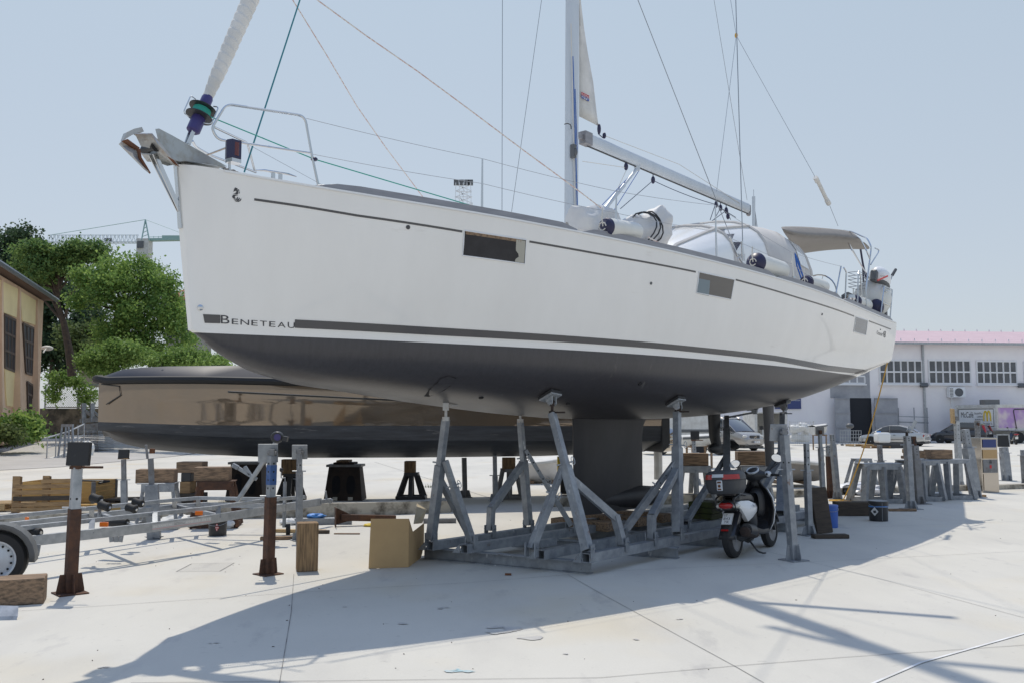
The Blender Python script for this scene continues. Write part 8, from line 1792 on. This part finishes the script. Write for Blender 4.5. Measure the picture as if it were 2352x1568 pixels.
tree('stone_pine', 'umbrella-shaped stone pine with a leaning dark trunk left of the yacht bow', D(166, 862, 62), [(158, 800, 0), (146, 740, 0), (130, 690, 0), (140, 640, 0)], .3, [(80, 600, 0, 44, 1.6, 28), (120, 582, -.5, 50, 1.8, 24), (165, 578, 0, 55, 1.8, 22), (215, 582, 0, 42, 1.6, 22), (100, 620, -.6, 45, 1.5, 22), (150, 618, .5, 50, 1.6, 22), (60, 628, 0, 28, 1.1, 16), (80, 650, .4, 30, 1.2, 18), (130, 600, -.8, 60, 1.4, 20), (190, 600, .5, 50, 1.4, 22)], 'leaf_pine', 620, 48, .19, 2, limbs=([(146, 740, 0), (120, 690, 0), (75, 640, 0)], [(150, 730, 0), (160, 680, 0), (210, 620, 0)], [(146, 740, 0), (110, 700, 0), (100, 690, 0)]), Y=62, clump=.55, flat=.55)
tree('broadleaf_tree', 'big bright green broadleaf tree between the pine and the yacht bow', D(262, 880, 56), [(262, 800, 0), (268, 740, 0), (275, 690, 0)], .35, [(240, 630, 0, 55, 2, 38), (300, 625, 0, 50, 2, 36), (220, 660, -.6, 40, 1.5, 30), (270, 668, -.8, 60, 1.8, 36), (330, 665, 0, 48, 1.8, 34), (375, 655, 0, 26, 1.2, 28), (370, 700, -.3, 40, 1.6, 34), (330, 730, -.5, 48, 1.8, 36), (280, 740, 0, 50, 1.6, 40), (395, 730, 0, 36, 1.4, 40), (410, 770, 0, 32, 1.3, 36), (360, 780, 0, 50, 1.5, 34), (248, 772, .6, 26, 1.2, 46), (205, 690, 0, 30, 1.2, 22), (300, 790, .3, 40, 1.4, 30)], 'leaf_broad', 820, 48, .17, 3, Y=56, clump=.55)
tree('cypress', 'slim dark cypress seen in a gap between the trees', D(224, 830, 85), [(224, 760, 0)], .2, [(224, 770, 0, 11, .7, 50), (224, 735, 0, 7, .5, 28)], 'leaf_cypress', 60, 40, .3, 4, Y=85, clump=.4)
tree('cedar', 'shadowy dense tree filling the space behind the pine trunk', D(120, 880, 74), [(120, 800, 0)], .3, [(105, 680, 0, 40, 1.8, 36), (160, 690, 1, 46, 1.8, 40), (210, 715, 1, 30, 1.4, 26), (118, 770, 0, 50, 1.8, 70), (110, 830, 0, 42, 1.5, 40), (190, 745, 0, 32, 1.5, 34), (150, 800, 1, 40, 1.5, 50)], 'leaf_dark', 420, 40, .28, 5, Y=74, clump=.7)
tree('olive_tree', 'grey-green rounded tree behind the pine trunk', D(185, 850, 70), [(185, 810, 0)], .25, [(185, 785, 0, 38, 1.5, 34), (165, 765, 0, 26, 1.3, 26), (205, 800, 0, 28, 1.3, 26)], 'leaf_olive', 170, 30, .28, 6, Y=70, clump=.55)
tree('shrub', 'light green leafy shrub just above the motor yacht bow', D(262, 878, 50), [(262, 850, 0)], .1, [(225, 820, 0, 34, 1.2, 24), (262, 810, 0, 38, 1.2, 26), (300, 815, 0, 32, 1.2, 24), (240, 840, 0, 40, 1.2, 16)], 'leaf_bright', 260, 40, .16, 7, Y=50, clump=.42)
tree('shrub', 'yellow-green shrub strip right of the big tree behind the yacht stem', D(430, 872, 50), [(430, 850, 0)], .1, [(380, 828, 0, 36, 1.2, 14), (430, 820, 0, 40, 1.2, 16), (475, 822, 0, 30, 1.2, 16), (415, 835, 0, 60, 1.2, 12), (500, 835, 0, 30, 1, 12)], 'leaf_bright', 200, 40, .15, 8, Y=50, clump=.38)
tree('climbing_plant', 'bright green creeper hanging over the mesh fence', D(150, 900, 63), None, .1, [(130, 872, 0, 22, .5, 14), (160, 868, 0, 20, .5, 12), (120, 905, 0, 14, .4, 18), (185, 882, 0, 18, .4, 12), (200, 905, .3, 22, .4, 20)], 'leaf_bright', 120, 24, .2, 9, Y=63, clump=.42, cat='creeper')
tree('bush', 'leafy bush with pale flowers at the warehouse foot', D(50, 1008, 44), None, .1, [(45, 965, 0, 30, 1, 22), (60, 985, 0, 32, 1, 16), (30, 985, 0, 24, 1, 16), (80, 992, 0, 16, .8, 10)], 'leaf_broad', 130, 28, .2, 10, Y=44, clump=.4, cat='bush')
tree('bush', 'low dry yellowish bush at the left edge beside the leafy bush', D(15, 1015, 42), None, .1, [(12, 995, 0, 20, .8, 12), (35, 1002, 0, 14, .6, 8)], 'leaf_olive', 50, 26, .16, 11, Y=42, clump=.3, cat='bush')
tree('weed_tuft', 'small green weeds at the end of the warehouse', D(122, 1010, 58), None, .1, [(120, 1006, 0, 14, .5, 5)], 'leaf_bright', 24, 20, .14, 12, Y=58, clump=.2, cat='weeds')
m = MB()
rg_ = random.Random(5)
cl = MB()
for (x, y, s) in ((985, 1118, .18), (513 / 1 + 0, 1158, .12)):
    c = GG(x, y)
    for i in range(26): a = rg_.uniform(0, 6.28); r = rg_.uniform(.02, s); h = rg_.uniform(.04, .12); p = c + Vector((math.cos(a) * r, math.sin(a) * r * .6, 0)); cl.slab([p, p + Vector((.012, 0, 0)), p + Vector((rg_.uniform(-.04, .04), 0, h))], .002)
o = cl.build('weeds', 'leaf_olive'); tag(o, 'tiny dry weeds growing from the concrete joints', 'weeds', kind='stuff')
